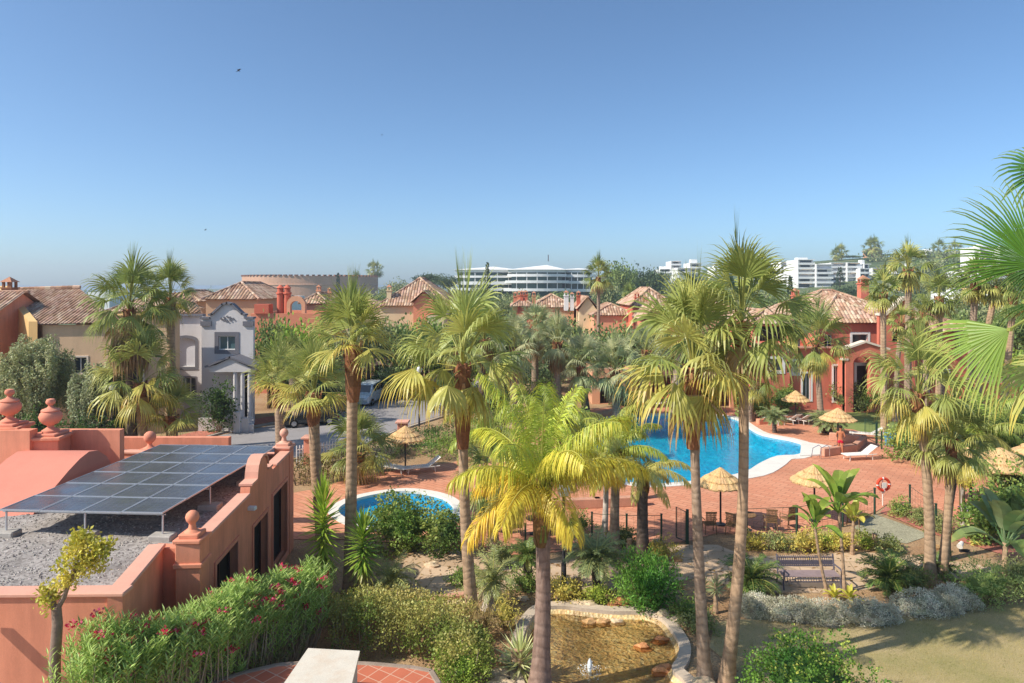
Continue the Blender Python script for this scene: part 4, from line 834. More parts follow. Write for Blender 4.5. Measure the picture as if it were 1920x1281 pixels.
# ---- white apartment blocks on the hillside
def flats(label, x0, x1, y0, y1, Y, floors, depth=14, seed=0, steps=0, m=None):
    r_ = random.Random(seed + 5); T = thing('hillside_flats', label, 'apartment building', (X(x0, Y), Y, Z(y1, Y)), 'white flats on the hillside')
    a, c = X(x0, Y), X(x1, Y); zt, zb = Z(y0, Y), Z(y1, Y); fh = (zt - zb) / floors; bays = max(2, int((c - a) / 7)); bw = (c - a) / bays; b = MB(); gd = min(zb - 6, hill((a + c) / 2, Y) - 3)
    for i in range(bays):
        k_ = floors - (r_.choice([0, 0, 1, 1, 2]) if floors > 2 else r_.choice([0, 0, 1])); k_ = max(1, k_); y = Y + r_.choice([0, 0, 1.5, 3.5]); xa, xb = a + bw * i, a + bw * (i + 1); zk = zb + fh * k_; g_ = .12
        b.prism([(xa + g_ * .1, y + 1.8), (xb - g_ * .1, y + 1.8), (xb - g_ * .1, y + depth), (xa + g_ * .1, y + depth)], gd, zk)
        for k in range(k_ + 1): b.box(((xa + xb) / 2, y + .7, zb + fh * k), (bw - g_, 2.4, .3))
        for k in range(k_):
            if r_.random() < .8: b.box(((xa + xb) / 2, y - .42, zb + fh * k + .5), (bw - g_, .15, .8))
            q = r_.random(); wdt = bw * r_.uniform(.4, .8); d_ = MB(); d_.box((xa + bw * (.5 + r_.uniform(-.08, .08)), y + 1.75, zb + fh * k + 1.3), (wdt, .2, 1.7)); d_.build('glazed_door', glass_dark if q < .8 else shutter_m, T)
            if r_.random() < .3: d_ = MB(); d_.box(((xa + xb) / 2, y + .1, zb + fh * k + 2.35), (bw * .6, 1.5, .08), tilt=(R(18), 0)); d_.build('awning', stucco_tan if r_.random() < .5 else stucco_yellow, T)
        b.box((xa + .22, y + .9, (zb + zk) / 2), (.4, 2.2, zk - zb))
        if r_.random() < .55: hx = r_.uniform(1.2, 2.6); b.box((xa + bw * .5, y + 6, zk + hx / 2), (bw * r_.uniform(.3, .6), 4, hx))
    b.build('wall', m or stucco_white, T)
for i, a in enumerate([('leftmost white hillside block, partly behind dark pines', 1238, 1278, 490, 512, 420, 3), ('white hillside block with pinkish roof line left of the twin palms', 1270, 1318, 484, 512, 400, 3), 
          ('long white flats behind the tallest palm crown', 1405, 1496, 492, 532, 380, 5), ('white stepped flats nearest the twin palms on the right slope', 1498, 1562, 487, 540, 340, 6), ('tall white flats in the middle of the right slope', 1560, 1616, 484, 538, 350, 6), ('narrow white flats right of the slope cypress', 1612, 1640, 486, 540, 346, 6),
          ('white flats behind the leftmost of the right-hand palm row', 1642, 1700, 492, 545, 360, 5), ('low white house on the slope right of the narrow flats', 1704, 1728, 500, 516, 380, 3), ('white stepped house above the right-hand palm row', 1735, 1768, 492, 508, 400, 3), ('small white house between the ridge palms', 1778, 1802, 498, 512, 390, 2), ('white houses terraced above the red garden wall', 1808, 1846, 508, 528, 320, 4), ('pale house halfway up the slope near the right edge', 1868, 1900, 500, 522, 300, 4), ('small white villa just right of the tallest palm crown', 1478, 1500, 500, 520, 360, 3), ('white cube house left of the tallest palm crown', 1340, 1368, 500, 516, 380, 3), ('top-of-hill white villa with palms beside it', 1690, 1760, 472, 486, 470, 2), ('pale building on the ridge behind the palm row', 1770, 1850, 482, 500, 480, 2), ('large pale flats behind the big foreground frond', 1845, 1930, 462, 520, 330, 6),
          ('small white house at the foot of the slope', 1700, 1740, 530, 548, 300, 2), ('white house glimpsed between right-hand trunks', 1800, 1850, 548, 566, 200, 2), ('white house glimpsed at the right edge', 1860, 1900, 555, 575, 190, 2)]):
    flats(a[0], *a[1:7], seed=i)
b = MB()
T = thing('hilltop_villa', 'pink-roofed villa on the hilltop between two small palms', 'house', (X(1636, 500), 500, Z(480, 500))); b.box((X(1636, 500), 500, Z(478, 500) - 1), (10, 8, 7)); b.build('wall', peach, T)
r = MB(); xx = X(1636, 500); zz = Z(478, 500) + 2.55; r.add([(xx - 6, 495, zz), (xx + 6, 495, zz), (xx + 6, 505, zz), (xx - 6, 505, zz), (xx, 500, zz + 2.6)], [(0, 1, 4), (1, 2, 4), (2, 3, 4), (3, 0, 4)], H('#c49a82')); r.build('roof', roof_m, T)
# ================================================================ PALMS
frond_m = leafmat('palm_frond', .32, .42, .4, 1.5)
leaf_m = leafmat('shrub_leaf', .28, .5, .3, 2.0)
def barkmat(name, c1, c2, ring=9.0):
    m, t, b, o = newmat(name); P = coords(t)
    n1 = N(t, 'ShaderNodeTexNoise', Scale=2.2, Detail=7.0, Roughness=.7); mp = N(t, 'ShaderNodeMapping'); mp.inputs['Scale'].default_value = (3, 3, 1); t.links.new(P, mp.inputs[0]); t.links.new(mp.outputs[0], n1.inputs['Vector'])
    wv = N(t, 'ShaderNodeTexWave'); wv.bands_direction = 'Z'; wv.inputs['Scale'].default_value = ring / 6.28 * 1.0; wv.inputs['Distortion'].default_value = 6.0; wv.inputs['Detail'].default_value = 3; wv.inputs['Detail Scale'].default_value = 2; t.links.new(P, wv.inputs['Vector'])
    r = ramp(t, [(.3, c1), (.7, c2)]); t.links.new(n1.outputs[0], r.inputs[0]); r2 = ramp(t, [(.0, (.78,) * 3), (.4, (1,) * 3)]); t.links.new(wv.outputs['Fac'], r2.inputs[0])
    mx = N(t, 'ShaderNodeMix', data_type='RGBA', blend_type='MULTIPLY'); mx.inputs[0].default_value = 1
    t.links.new(r.outputs[0], mx.inputs[6]); t.links.new(r2.outputs[0], mx.inputs[7]); t.links.new(mx.outputs[2], b.inputs['Base Color']); b.inputs['Roughness'].default_value = .95; b.inputs['Specular IOR Level'].default_value = .15
    bump(t, b, wv.outputs['Fac'], .35, .02); return m
bark_grey = barkmat('grey_palm_bark', H('#8d7663'), H('#b49c86')); bark_tan = barkmat('tan_palm_bark', H('#9d8067'), H('#c0a283')); bark_dark = barkmat('dark_palm_bark', H('#4d4038'), H('#75655a')); bark_pale = barkmat('pale_bark', H('#b3a598'), H('#d3c8bc'), 5)
bark_scar = barkmat('scarred_palm_bark', H('#7a6255'), H('#a98f80'), 7)
boot_m = attrmat('palm_leaf_base', .95, .5, 12, .25)
G1, G2, G3, GY, YO, OR_, BRN, GG = H('#88944c'), H('#a2aa5e'), H('#6c7b40'), H('#c3bc68'), H('#dcc355'), H('#cf9a48'), H('#a98a62'), H('#93a478')
def fan_leaf(mb, rng, base, az, el, pet, Rr, droop, col, tip, nseg=26, spread=4.2, sag=.14, width=.022):
    d = Vector((math.cos(el) * math.cos(az), math.cos(el) * math.sin(az), math.sin(el))); p = Vector(base); side = d.cross(Vector((0, 0, 1)))
    side = side.normalized() if side.length > .1 else Vector((-math.sin(az), math.cos(az), 0)); pp = [p.copy()]
    for i in range(4):
        d = (d + Vector((0, 0, -sag * (1 - abs(d.z) * .3)))).normalized(); p = p + d * pet / 4; pp.append(p.copy())
    pc = mixc(col, GY, .4); up = side.cross(d).normalized()
    for i in range(4):
        w_ = width * (1.3 - i * .15); a, b = pp[i], pp[i + 1]
        mb.add([a - side * w_, a + up * w_ * .7, a + side * w_, b - side * w_, b + up * w_ * .7, b + side * w_], [(0, 1, 4, 3), (1, 2, 5, 4), (0, 3, 5, 2)], pc)
    n = side.cross(d).normalized(); roll = rng.uniform(-.35, .35); side = (side * math.cos(roll) + n * math.sin(roll)).normalized(); n = side.cross(d).normalized()
    down = Vector((0, 0, -1)); da = spread / nseg
    for i in range(nseg):
        a = -spread / 2 + da * (i + .5); s_ = math.sin(a)
        if rng.random() < .05: continue
        dr = (d * math.cos(a) + side * s_ - n * (.28 + .5 * droop * min(1, droop)) * abs(s_)).normalized(); L = Rr * (.66 + .34 * math.cos(a * .55)) * rng.uniform(.82, 1.08)
        wv_ = side * math.cos(a) - d * s_; tw = wv_ + n * (.35 if i % 2 else -.35); tw.normalize(); hw = math.tan(da / 2) * 1.06
        dp = droop * rng.uniform(.7, 1.3)
        q1 = p + dr * L * .46; d1 = (dr + down * dp * .45).normalized(); q2 = q1 + d1 * L * .25; d2 = (d1 + down * dp * 1.1).normalized(); q3 = q2 + d2 * L * .2; d3 = (d2 + down * dp * 1.6).normalized(); q4 = q3 + d3 * L * .16 * rng.uniform(.6, 1.3)
        h1 = L * .46 * hw; c1 = jit(col, rng, .1); c2 = mixc(c1, tip, .35); c3 = mixc(c1, tip, .85)
        mb.add([p, q1 - tw * h1, q1 + tw * h1], [(0, 1, 2)], c1); mb.add([q1 - tw * h1, q1 + tw * h1, q2 + wv_ * h1 * .62, q2 - wv_ * h1 * .62], [(0, 1, 2, 3)], c1)
        mb.add([q2 - wv_ * h1 * .62, q2 + wv_ * h1 * .62, q3 + wv_ * h1 * .3, q3 - wv_ * h1 * .3, q4], [(0, 1, 2, 3)], c2); mb.add([q3 - wv_ * h1 * .3, q3 + wv_ * h1 * .3, q4], [(0, 1, 2)], c3)
def fan_crown(seed, nleaf=28, Rr=1.15, pet=1.35, elmin=2, elmax=87, droop=.5, cols=(G3, G1, GY), yellow=.25, tipc=None, nseg=26, old=YO, hang=4):
    """a loose vase of long-stalked fans: upright young leaves in the middle, arching ones round them, a few old ones hanging"""
    rng = random.Random(seed); mb = MB()
    for i in range(nleaf):
        f = (i + .5) / nleaf; last = i >= nleaf - hang; el = elmax - (elmax - elmin) * f ** 1.15; az = i * 2.39996 + rng.uniform(-.4, .4)
        if last: el = rng.uniform(-30, -5)
        dead = last and rng.random() < .35
        c = mixc(cols[1], cols[0], rng.random() * .8) if rng.random() < .55 else mixc(cols[1], cols[2], rng.random() * .7)
        tp = mixc(c, cols[2], .6) if tipc is None else tipc
        if f > 1 - yellow: k = (f - 1 + yellow) / yellow; c = mixc(c, mixc(GY, old, rng.random()), .35 + .5 * k * rng.random()); tp = mixc(old, OR_, rng.random())
        if dead: c = mixc(BRN, H('#c2a678'), rng.random()); tp = BRN
        pl = pet * (1.0 - .35 * f) * rng.uniform(.75, 1.2) * (.6 if last else 1)
        fan_leaf(mb, rng, (0, 0, .15 - .3 * f), az, R(el + rng.uniform(-10, 10)), pl, Rr * (.85 + .2 * min(1, f * 2)) * rng.uniform(.82, 1.12), droop * (.35 + 1.25 * f) * rng.uniform(.8, 1.3), c, tp, nseg, rng.choice([3.9, 3.6, 3.0, 2.2]) + rng.uniform(-.3, .3), .05 + .26 * f)
    for i in range(2): fan_leaf(mb, rng, (0, 0, .1), rng.uniform(0, 6.28), R(86), pet * 1.25, Rr * 1.0, .02, cols[0], cols[1], 10, .4, .01)
    return mb
def dead_skirt(seed, n=26, L=1.3, r=.22):
    rng = random.Random(seed); mb = MB()
    for i in range(n):
        az = i * 2.4; el = R(rng.uniform(-72, -52)); c = mixc(BRN, H('#8a6e4e'), rng.random())
        fan_leaf(mb, rng, (r * math.cos(az), r * math.sin(az), -.05 - .5 * i / n), az, el, L * .35, L * .75, 1.6, c, BRN, 14, 2.2, .3)
    return mb
def boots(seed, L=.9, r=.2, n=34, col=(H('#8d5d40'), H('#b58762'), H('#6e4531')), flare=1.1):
    rng = random.Random(seed); mb = MB(); path = [(0, 0, .15), (0, 0, 0), (0, 0, -L * .3), (0, 0, -L * .7), (0, 0, -L)]; c = col[0]
    mb.tube(path, [r * .7, r * flare, r * flare, r * 1.12, r * .8], 10, True, [jit(col[0], rng, .2) for _ in path])
    for i in range(n):
        f = i / n; az = i * 2.39996; z = .1 - L * f; rr = r * (flare - .35 * f); wd = .065 + .03 * rng.random(); h = .30 * rng.uniform(.7, 1.2); o = Vector((math.cos(az), math.sin(az), 0)); s_ = Vector((-o.y, o.x, 0)); b0 = o * rr * .95 + Vector((0, 0, z - .12)); t0 = o * (rr + .035 + .04 * (1 - f)) + Vector((0, 0, z + h * .6))
        mb.add([b0 - s_ * wd, b0 + s_ * wd, t0 + s_ * wd * .5, t0 - s_ * wd * .5, b0 - o * .05, t0 - o * .06 + Vector((0, 0, .02))], [(0, 1, 2, 3), (0, 3, 5, 4), (1, 4, 5, 2), (3, 2, 5)], jit(rng.choice(col), rng, .2))
    return mb
def trunk_mesh(rng, a, b, r0, r1, bend=.0, flare=1.5, ringstep=.16, n=12):
    a = Vector(a); b = Vector(b); L = (b - a).length; k = max(6, int(L / ringstep)); path = []; rad = []; hd = Vector((rng.uniform(-1, 1), rng.uniform(-1, 1), 0)) * bend
    for i in range(k + 1):
        t = i / k; p = a.lerp(b, t) + hd * math.sin(math.pi * t); path.append(p); r = r0 + (r1 - r0) * min(1, t * 1.6) ** .7; r *= 1 + (flare - 1) * math.exp(-t * L / .35); rad.append(r * (1.012 if i % 2 else .99))
    mb = MB(); mb.tube(path, rad, n, True, None, .02, rng); return mb
FAN = {}
def crown_obj(key, fn, m=None, name='crown'):
    """meshes made once, shared by every palm that wears them"""
    if key not in FAN:
        mb = fn(); me = bpy.data.meshes.new(name); me.from_pydata(mb.v, [], mb.f); at = me.color_attributes.new('Col', 'FLOAT_COLOR', 'CORNER'); buf = []
        for f, c in zip(mb.f, mb.c): c = c or (.5, .5, .5); buf.extend((c[0], c[1], c[2], 1.0) * len(f))
        at.data.foreach_set('color', buf); me.materials.append(m or frond_m); me.update(); FAN[key] = me
    return FAN[key]
def put(parent, me, name, loc, rz=0, sc=1.0):
    o = bpy.data.objects.new(name, me); COL.objects.link(o); o.parent = parent; o.location = Vector(loc) - ORG[parent]; o.rotation_euler = (0, 0, rz); o.scale = (sc,) * 3 if not hasattr(sc, '__len__') else sc; return o
KINDS = {
 'lush': lambda s: fan_crown(s, 30, 1.12, 1.3, 0, 87, .6, (G3, G1, GY), .2),
 'yellow': lambda s: fan_crown(s, 28, 1.2, 1.4, 4, 87, .72, (G1, G2, GY), .34, hang=4),
 'clean': lambda s: fan_crown(s, 24, 1.1, 1.2, 44, 87, .32, (G1, G2, GY), .3, hang=0),
 'grey': lambda s: fan_crown(s, 38, .95, 1.15, -18, 87, .55, (H('#7d8a58'), H('#a3ab7a'), H('#c8c496')), .12, nseg=24, old=H('#c9be8e'), hang=8),
 'tight': lambda s: fan_crown(s, 32, 1.05, 1.0, -10, 86, .6, (G3, G1, G2), .14, hang=6),
 'far': lambda s: fan_crown(s, 26, 1.1, 1.15, -8, 86, .65, (G3, G1, GY), .25, nseg=14, hang=5),
}
prng = random.Random(42)
def fan_palm(label, base, top, kind, seed, sc=1.0, r=(.2, .14), bark=None, boot=.9, skirt=0, name='fan_palm', bend=.12, group='tall fan palms', low=False, bootr=None):
    base = Vector(base); top = Vector(top); T = thing(name, label, 'palm tree', base, group)
    rg = random.Random(seed * 7 + 1); trunk_mesh(rg, base - Vector((0, 0, .05)), top, r[0], r[1], bend, n=8 if low else 12, ringstep=.35 if low else .16).build('trunk', bark or bark_grey, T, smooth=True)
    if boot: put(T, crown_obj(('boot', seed % 3, round(boot, 1)), lambda: boots(seed % 3, boot / .9 * .95), boot_m, 'leaf_bases'), 'leaf_bases', top, seed, ((bootr or r[1]) / .17, (bootr or r[1]) / .17, 1))
    put(T, crown_obj((kind, seed % 3), lambda: KINDS[kind](seed % 3 + 10)), 'crown', top, prng.uniform(0, 6.28), sc)
    if skirt: put(T, crown_obj(('skirt', seed % 2), lambda: dead_skirt(seed % 2), frond_m, 'dead_fronds'), 'dead_fronds', top, seed, skirt)
    return T
def at(bx, by, tx, ty, dY=0.0):
    b = W(bx, by); return b, D(tx, ty, b.y + dY)
b, t = at(1322, 1277, 1299, 700); fan_palm('left of the twin tall fan palms beside the pond, with thick brown sheath', b, t, 'yellow', 1, 1.12, (.18, .12), bark_grey, 1.9, bend=.05, bootr=.165)
b, t = at(1362, 1278, 1390, 612, .3); fan_palm('tallest fan palm by the pond, right of its twin, with a reddish sheath', b, t, 'lush', 2, 1.12, (.19, .13), bark_tan, 1.3, bend=.18, bootr=.165)
b, t = at(1744, 1092, 1721, 745); fan_palm('fan palm with orange-tan trunk on the right behind the grey cushion shrubs', b, t, 'yellow', 3, 1.02, (.2, .15), bark_tan, .9, bend=.1)
b, t = at(1765, 1092, 1784, 838); fan_palm('shorter fan palm with drooping crown just right of the orange-tan palm', b, t, 'lush', 4, .85, (.17, .13), bark_tan, .8, bend=.15)
b, t = at(1772, 1050, 1800, 850); fan_palm('leaning grey-trunked palm behind the drooping palm on the right', b, t, 'tight', 5, .6, (.17, .12), bark_dark, 0)
b, t = at(886, 1160, 868, 690); fan_palm('tall fan palm with brown sheath and yellowing fronds left of the golden feather palm', b, t, 'yellow', 6, 1.22, (.22, .155), bark_tan, 2.4, bend=.12, bootr=.19)
b, t = at(656, 1112, 662, 655); fan_palm('tall straight fan palm with yellow lower fronds behind the spiky yuccas', b, t, 'clean', 7, 1.05, (.23, .18), bark_tan, 1.7, bend=.02, bootr=.21)
b, t = at(606, 1010, 588, 742); fan_palm('fan palm with orange-brown trunk behind the left yucca', b, t, 'clean', 8, 1.15, (.25, .22), bark_tan, 1.2)
b, t = at(527, 866, 522, 735); fan_palm('fan palm with short trunk and golden fronds by the road corner', b, t, 'clean', 9, 1.4, (.3, .26), bark_grey, .9)
b, t = at(272, 868, 263, 722); fan_palm('bright green fan palm in front of the ochre house, left of its shorter neighbour', b, t, 'yellow', 10, 1.5, (.32, .26), bark_tan, 1.2, bend=.2)
b, t = at(322, 858, 320, 785); fan_palm('short fan palm with tan trunk in front of the grey house', b, t, 'clean', 11, 1.25, (.32, .3), bark_tan, .8)
b, t = at(250, 868, 243, 585); fan_palm('old palm with dark trunk and a beard of brown dead fronds at left', b, t, 'tight', 12, 1.75, (.42, .24), bark_dark, .8, skirt=2.1)
b, t = at(325, 845, 319, 562); fan_palm('tall fan palm with slim reddish trunk rising beside the grey house', b, t, 'lush', 13, 1.15, (.3, .24), bark_tan, 1.3, skirt=0)
b, t = at(926, 1032, 926, 900); fan_palm('fan palm mostly hidden behind the golden feather palm', b, t, 'lush', 14, .9, (.22, .17), bark_grey, .6)
b, t = at(1540, 795, 1530, 650); fan_palm('fan palm with long drooping skirt in front of the red villa', b, t, 'lush', 15, 1.5, (.26, .2), bark_grey, 1.2, skirt=1.2)
b, t = at(1497, 765, 1497, 600); fan_palm('palm with bare grey trunk against the villa loggia', b, t, 'tight', 16, 1.2, (.3, .24), bark_pale, .8, skirt=1.0)
b, t = at(1122, 700, 1122, 522); fan_palm('solitary slender palm standing above the rooftops in the far centre', b, t, 'far', 17, 1.3, (.28, .2), bark_grey, .8, low=True)
for bx, by, tx, ty, kd, sd, sc, lab in ((905, 800, 908, 640, 'tight', 18, 2.0, 'dark fan palm behind the brown-sheathed palm'), (962, 800, 965, 655, 'grey', 19, 1.9, 'grey-green fan palm left of the centre grove'), (1003, 780, 1003, 620, 'grey', 20, 1.7, 'grey-green fan palm with raised crown in the centre grove'),
        (1102, 790, 1090, 690, 'grey', 21, 2.05, 'silver-green fan palm with thick brown trunk behind the pool'), (1156, 790, 1153, 700, 'grey', 22, 2.1, 'silver-green fan palm with pale trunk in the centre grove right of the thick one'), (1205, 780, 1212, 660, 'grey', 23, 1.7, 'silver-green fan palm at the right of the centre grove'),
        (1262, 790, 1278, 625, 'yellow', 24, 1.75, 'fan palm with pale hanging fronds behind the left twin palm'), (1050, 790, 1045, 645, 'grey', 25, 1.8, 'grey-green fan palm between the two thick trunks of the grove'), (870, 790, 858, 655, 'lush', 26, 1.5, 'green fan palm partly hidden at the left of the centre grove'),
        (1402, 790, 1418, 715, 'lush', 27, 1.6, 'low dark fan palm right of the tallest palm by the pool edge'), (560, 800, 548, 668, 'tight', 44, 1.3, 'fan palm crown between the salmon house and the road corner')):
    b, t = at(bx, by, tx, ty); fan_palm(lab, b, t, kd, sd, sc * .7, (.34, .27), bark_dark if sd in (21, 18) else bark_grey, 1.0, group='fan palms in the central grove', skirt=1.3 if kd == 'grey' else 0)
for bx, by, tx, ty, kd, sd, sc, rr, lab in ((1658, 815, 1656, 552, 'far', 30, 1.5, .2, 'leftmost tall palm of the right-hand row beside the villa gable'), (1702, 775, 1703, 508, 'far', 31, 1.9, .26, 'highest tall palm of the right-hand row'), (1758, 790, 1761, 560, 'far', 32, 1.7, .22, 'tall palm right of the highest one in the right-hand row'),
        (1815, 775, 1829, 535, 'far', 33, 1.9, .26, 'thick grey-trunked palm near the right, in front of the red wall'), (1828, 778, 1868, 540, 'far', 34, 1.7, .24, 'pale-trunked palm leaning right near the right edge'), (1735, 790, 1731, 590, 'far', 35, 1.2, .18, 'small-crowned palm among the right-hand row'), (1880, 780, 1900, 560, 'far', 36, 1.8, .24, 'palm at the right edge behind the foreground fronds'), (1680, 790, 1690, 610, 'far', 37, 1.3, .18, 'short palm before the villa tall gable')):
    b, t = at(bx, by, tx, ty); fan_palm(lab, b, t, kd, sd, sc * .62, (rr * 1.3, rr), bark_grey if sd % 2 else bark_tan, .9, group='tall palm row on the right', low=True)
b, t = at(1572, 905, 1575, 905)
# big foreground palm at the right edge: its trunk stands just outside the picture
T = thing('fan_palm', 'nearest palm whose huge glossy fronds reach in from the right edge', 'palm tree', (7.9, 8.6, 0), 'tall fan palms'); ft = Vector((7.75, 8.6, 10.1))
trunk_mesh(random.Random(3), (7.9, 8.6, 0), ft, .24, .2, .05).build('trunk', bark_tan, T, smooth=True); rg = random.Random(8); mb = MB()
def aimed(hx, hy, Y, dx, dy, dyaw, Rr, droop, col, tip, nseg=40, spread=3.6, roll=0.0):
    """a leaf whose hub stands at a surveyed spot, joined to the crown by its stalk"""
    hub = D(hx, hy, Y); v = hub - ft; d = Vector((dx, dyaw, dy)).normalized(); pts = [ft.lerp(hub, q / 5) + Vector((0, 0, .25 * math.sin(math.pi * q / 5) * 1.0)) for q in range(6)]; mb.tube(pts, [.035, .03, .025, .02, .018, .016], 6, True, [mixc(col, GY, .5)] * 6)
    side = d.cross(Vector((0, -.35, 1))).normalized(); n = side.cross(d).normalized(); side = (side * math.cos(roll) + n * math.sin(roll)).normalized(); n = side.cross(d).normalized(); da = spread / nseg
    for i in range(nseg):
        a = -spread / 2 + da * (i + .5); s_ = math.sin(a); dr = (d * math.cos(a) + side * s_ - n * .2 * abs(s_)).normalized(); L = Rr * (.74 + .26 * math.cos(a * .6)) * rg.uniform(.92, 1.06); wv_ = side * math.cos(a) - d * s_; tw = (wv_ + n * (.45 if i % 2 else -.45)).normalized(); hw = math.tan(da / 2) * 1.05; dn = Vector((0, 0, -1)); dp = droop * rg.uniform(.6, 1.4)
        P = [hub]; dd_ = dr.copy()
        for k, (st_, am) in enumerate(((.2, 0), (.2, .1), (.2, .35), (.18, .7), (.13, 1.0), (.09, 1.4))): dd_ = (dd_ + dn * dp * am).normalized(); P.append(P[-1] + dd_ * L * st_)
        ws = [0, .2, .38, .31, .22, .11, .01]; c1 = jit(col, rg, .12)
        for k in range(6):
            wa, wb_ = ws[k] * L * hw, ws[k + 1] * L * hw; fx = tw if k < 2 else wv_; c_ = c1 if k < 3 else mixc(c1, tip, (k - 2) / 3.5)
            mid0 = P[k] - n * wa * .35; mid1 = P[k + 1] - n * wb_ * .35; mb.add([P[k] - fx * wa, mid0, P[k] + fx * wa, P[k + 1] - fx * wb_, mid1, P[k + 1] + fx * wb_], [(0, 1, 4, 3), (1, 2, 5, 4)], c_)
    mb.lathe([(.03, -.02), (.03, .02)], hub, 6, mixc(col, GY, .5))
gl = H('#668f33'); aimed(1940, 497, 8.3, -.8, .62, .1, 1.22, .28, H('#5f8a30'), G2, 34, 2.0, 1.1); aimed(1948, 500, 8.9, -.5, -.55, .1, .62, .5, H('#44662f'), G1, 24, 2.4, 1.0); aimed(1958, 322, 8.9, -1, .1, .3, .66, .45, H('#4f7a38'), G1, 22, 3.6, 1.0); aimed(1893, 618, 7.9, -.92, -.6, .5, 1.12, .5, H('#86a046'), GY, 28, 1.75, .8)
aimed(2000, 690, 8.0, -.9, -.2, .1, 1.1, .9, G2, YO, 34, 3.6, .2); aimed(1965, 560, 9.3, -.8, -.25, .5, .9, .5, H('#44662f'), G1, 32, 3.8, -.3)
for i in range(24):
    az = i * 2.4; ex_ = rg.uniform(-40, 75)
    if math.cos(az) > -.35: fan_leaf(mb, rg, ft, az, R(ex_), 1.2, 1.2, .6, mixc(G1, gl, rg.random()), G2, 26, 3.9, .1)
mb.build('crown', leafmat('glossy_palm_frond', .35, .42, .35, 2.0), T)
# ---- feather palms
def feather_crown(seed, n=16, L=3.0, elmin=-25, elmax=80, leaf=.62, cols=(G2, GY), oldc=YO, sag=.26, nl=46, lw=.022, fold=.9, droopy=1.0, yfrac=.5, cluster=2):
    rng = random.Random(seed); mb = MB(); UP = Vector((0, 0, 1))
    for i in range(n):
        f = (i + .5) / n; el = R(elmax - (elmax - elmin) * f + rng.uniform(-6, 6)); az = i * 2.39996 + rng.uniform(-.25, .25); Lf = L * rng.uniform(.85, 1.08) * (.8 + .25 * math.sin(math.pi * min(1, f + .2)))
        d = Vector((math.cos(el) * math.cos(az), math.cos(el) * math.sin(az), math.sin(el))); p = Vector((0, 0, .05)); K = 16; P = [p.copy()]; DD = [d.copy()]
        for k in range(K): d = (d + Vector((0, 0, -sag * (.35 + .9 * k / K) * .42))).normalized(); p = p + d * Lf / K; P.append(p.copy()); DD.append(d.copy())
        t_ = max(0, (f - (1 - yfrac)) / yfrac); base = jit(mixc(cols[0], cols[1], rng.random()), rng, .1); base = mixc(base, oldc, t_ * rng.uniform(.55, 1.0))
        side0 = d.cross(UP).normalized() if abs(DD[0].z) < .99 else Vector((1, 0, 0))
        mb.tube(P, [.035 - .030 * k / K for k in range(K + 1)], 5, True, [mixc(base, GY, .5)] * (K + 1))
        for j in range(nl):
            u = .12 + .88 * (j + .5) / nl; x = u * K; k = min(K - 1, int(x)); q = P[k].lerp(P[k + 1], x - k); dd = DD[k]; sd_ = dd.cross(UP); sd_ = sd_.normalized() if sd_.length > .05 else side0; nn = sd_.cross(dd).normalized()
            ll = leaf * (.55 + .75 * math.sin(math.pi * min(1, u * .9 + .1)) ** .8) * rng.uniform(.85, 1.12)
            for sg in (-1, 1):
                lift = rng.uniform(-.35, .55); o = (sd_ * sg * fold + dd * (.45 + .5 * u) + nn * lift).normalized(); g1 = (o + Vector((0, 0, -.35 * droopy))).normalized(); g2 = (g1 + Vector((0, 0, -1.1 * droopy * rng.uniform(.6, 1.3)))).normalized(); g3 = (g2 + Vector((0, 0, -1.3 * droopy))).normalized()
                a = q; b_ = a + g1 * ll * .35; c_ = b_ + g2 * ll * .35; e_ = c_ + g3 * ll * .3; w_ = dd.cross(g1).cross(g1).normalized() * lw if dd.cross(g1).length > .05 else nn * lw; cc = jit(base, rng, .12); ct = mixc(cc, oldc, .3 * rng.random())
                mb.add([a, b_ - w_, b_ + w_], [(0, 1, 2)], cc); mb.add([b_ - w_, b_ + w_, c_ + w_ * .8, c_ - w_ * .8, e_], [(0, 1, 2, 3), (3, 2, 4)], ct)
    return mb
def feather_palm(label, base, top, key, fn, sc=1.0, r=(.24, .18), bark=None, boot=.8, group='feather palms', rz=None, name='feather_palm', bootcol=None, bend=.08, seed=1):
    base = Vector(base); T = thing(name, label, 'palm tree', base, group); rg_ = random.Random(seed)
    trunk_mesh(rg_, base - Vector((0, 0, .05)), top, r[0], r[1], bend).build('trunk', bark or bark_grey, T, smooth=True)
    if boot: put(T, crown_obj(('fboot', seed % 3), lambda: boots(seed % 3 + 30, .95, .16, 26, (H('#7b5a38'), H('#9a8a4e'), H('#6d7a3a')), 1.2), boot_m, 'leaf_bases'), 'leaf_bases', top, 0, (r[1] / .15, r[1] / .15, boot))
    put(T, crown_obj(key, fn), 'crown', top, prng.uniform(0, 6.28) if rz is None else rz, sc); return T
b, t = at(1012, 1290, 1015, 915)
feather_palm('golden feather palm with thick scarred trunk in the centre foreground', b, t, 'queen', lambda: feather_crown(3, 20, 3.05, 8, 84, .70, (H('#9db548'), H('#c3c84c')), H('#e8bd40'), .25, 100, .015, .85, 1.2, .66), 1.0, (.26, .185), bark_scar, 1.6, rz=2.2, seed=2)
b, t = at(1153, 1032, 1157, 850); feather_palm('feather palm with green-gold crown left of the pool', b, t, 'feather_b', lambda: feather_crown(5, 16, 2.5, -10, 80, .5, (G2, H('#a9b848')), YO, .32, 62, .02, .9, 1.1, .35), .95, (.2, .17), bark_grey, .8, seed=3)
b, t = at(1206, 1048, 1206, 885); feather_palm('dark-trunked feather palm with pale yellow fronds in front of the pool', b, t, 'feather_c', lambda: feather_crown(6, 12, 2.2, -12, 50, .42, (GY, G2), H('#e2c868'), .26, 60, .017, .9, 1.3, .7), .92, (.24, .2), bark_dark, 1.0, seed=4)
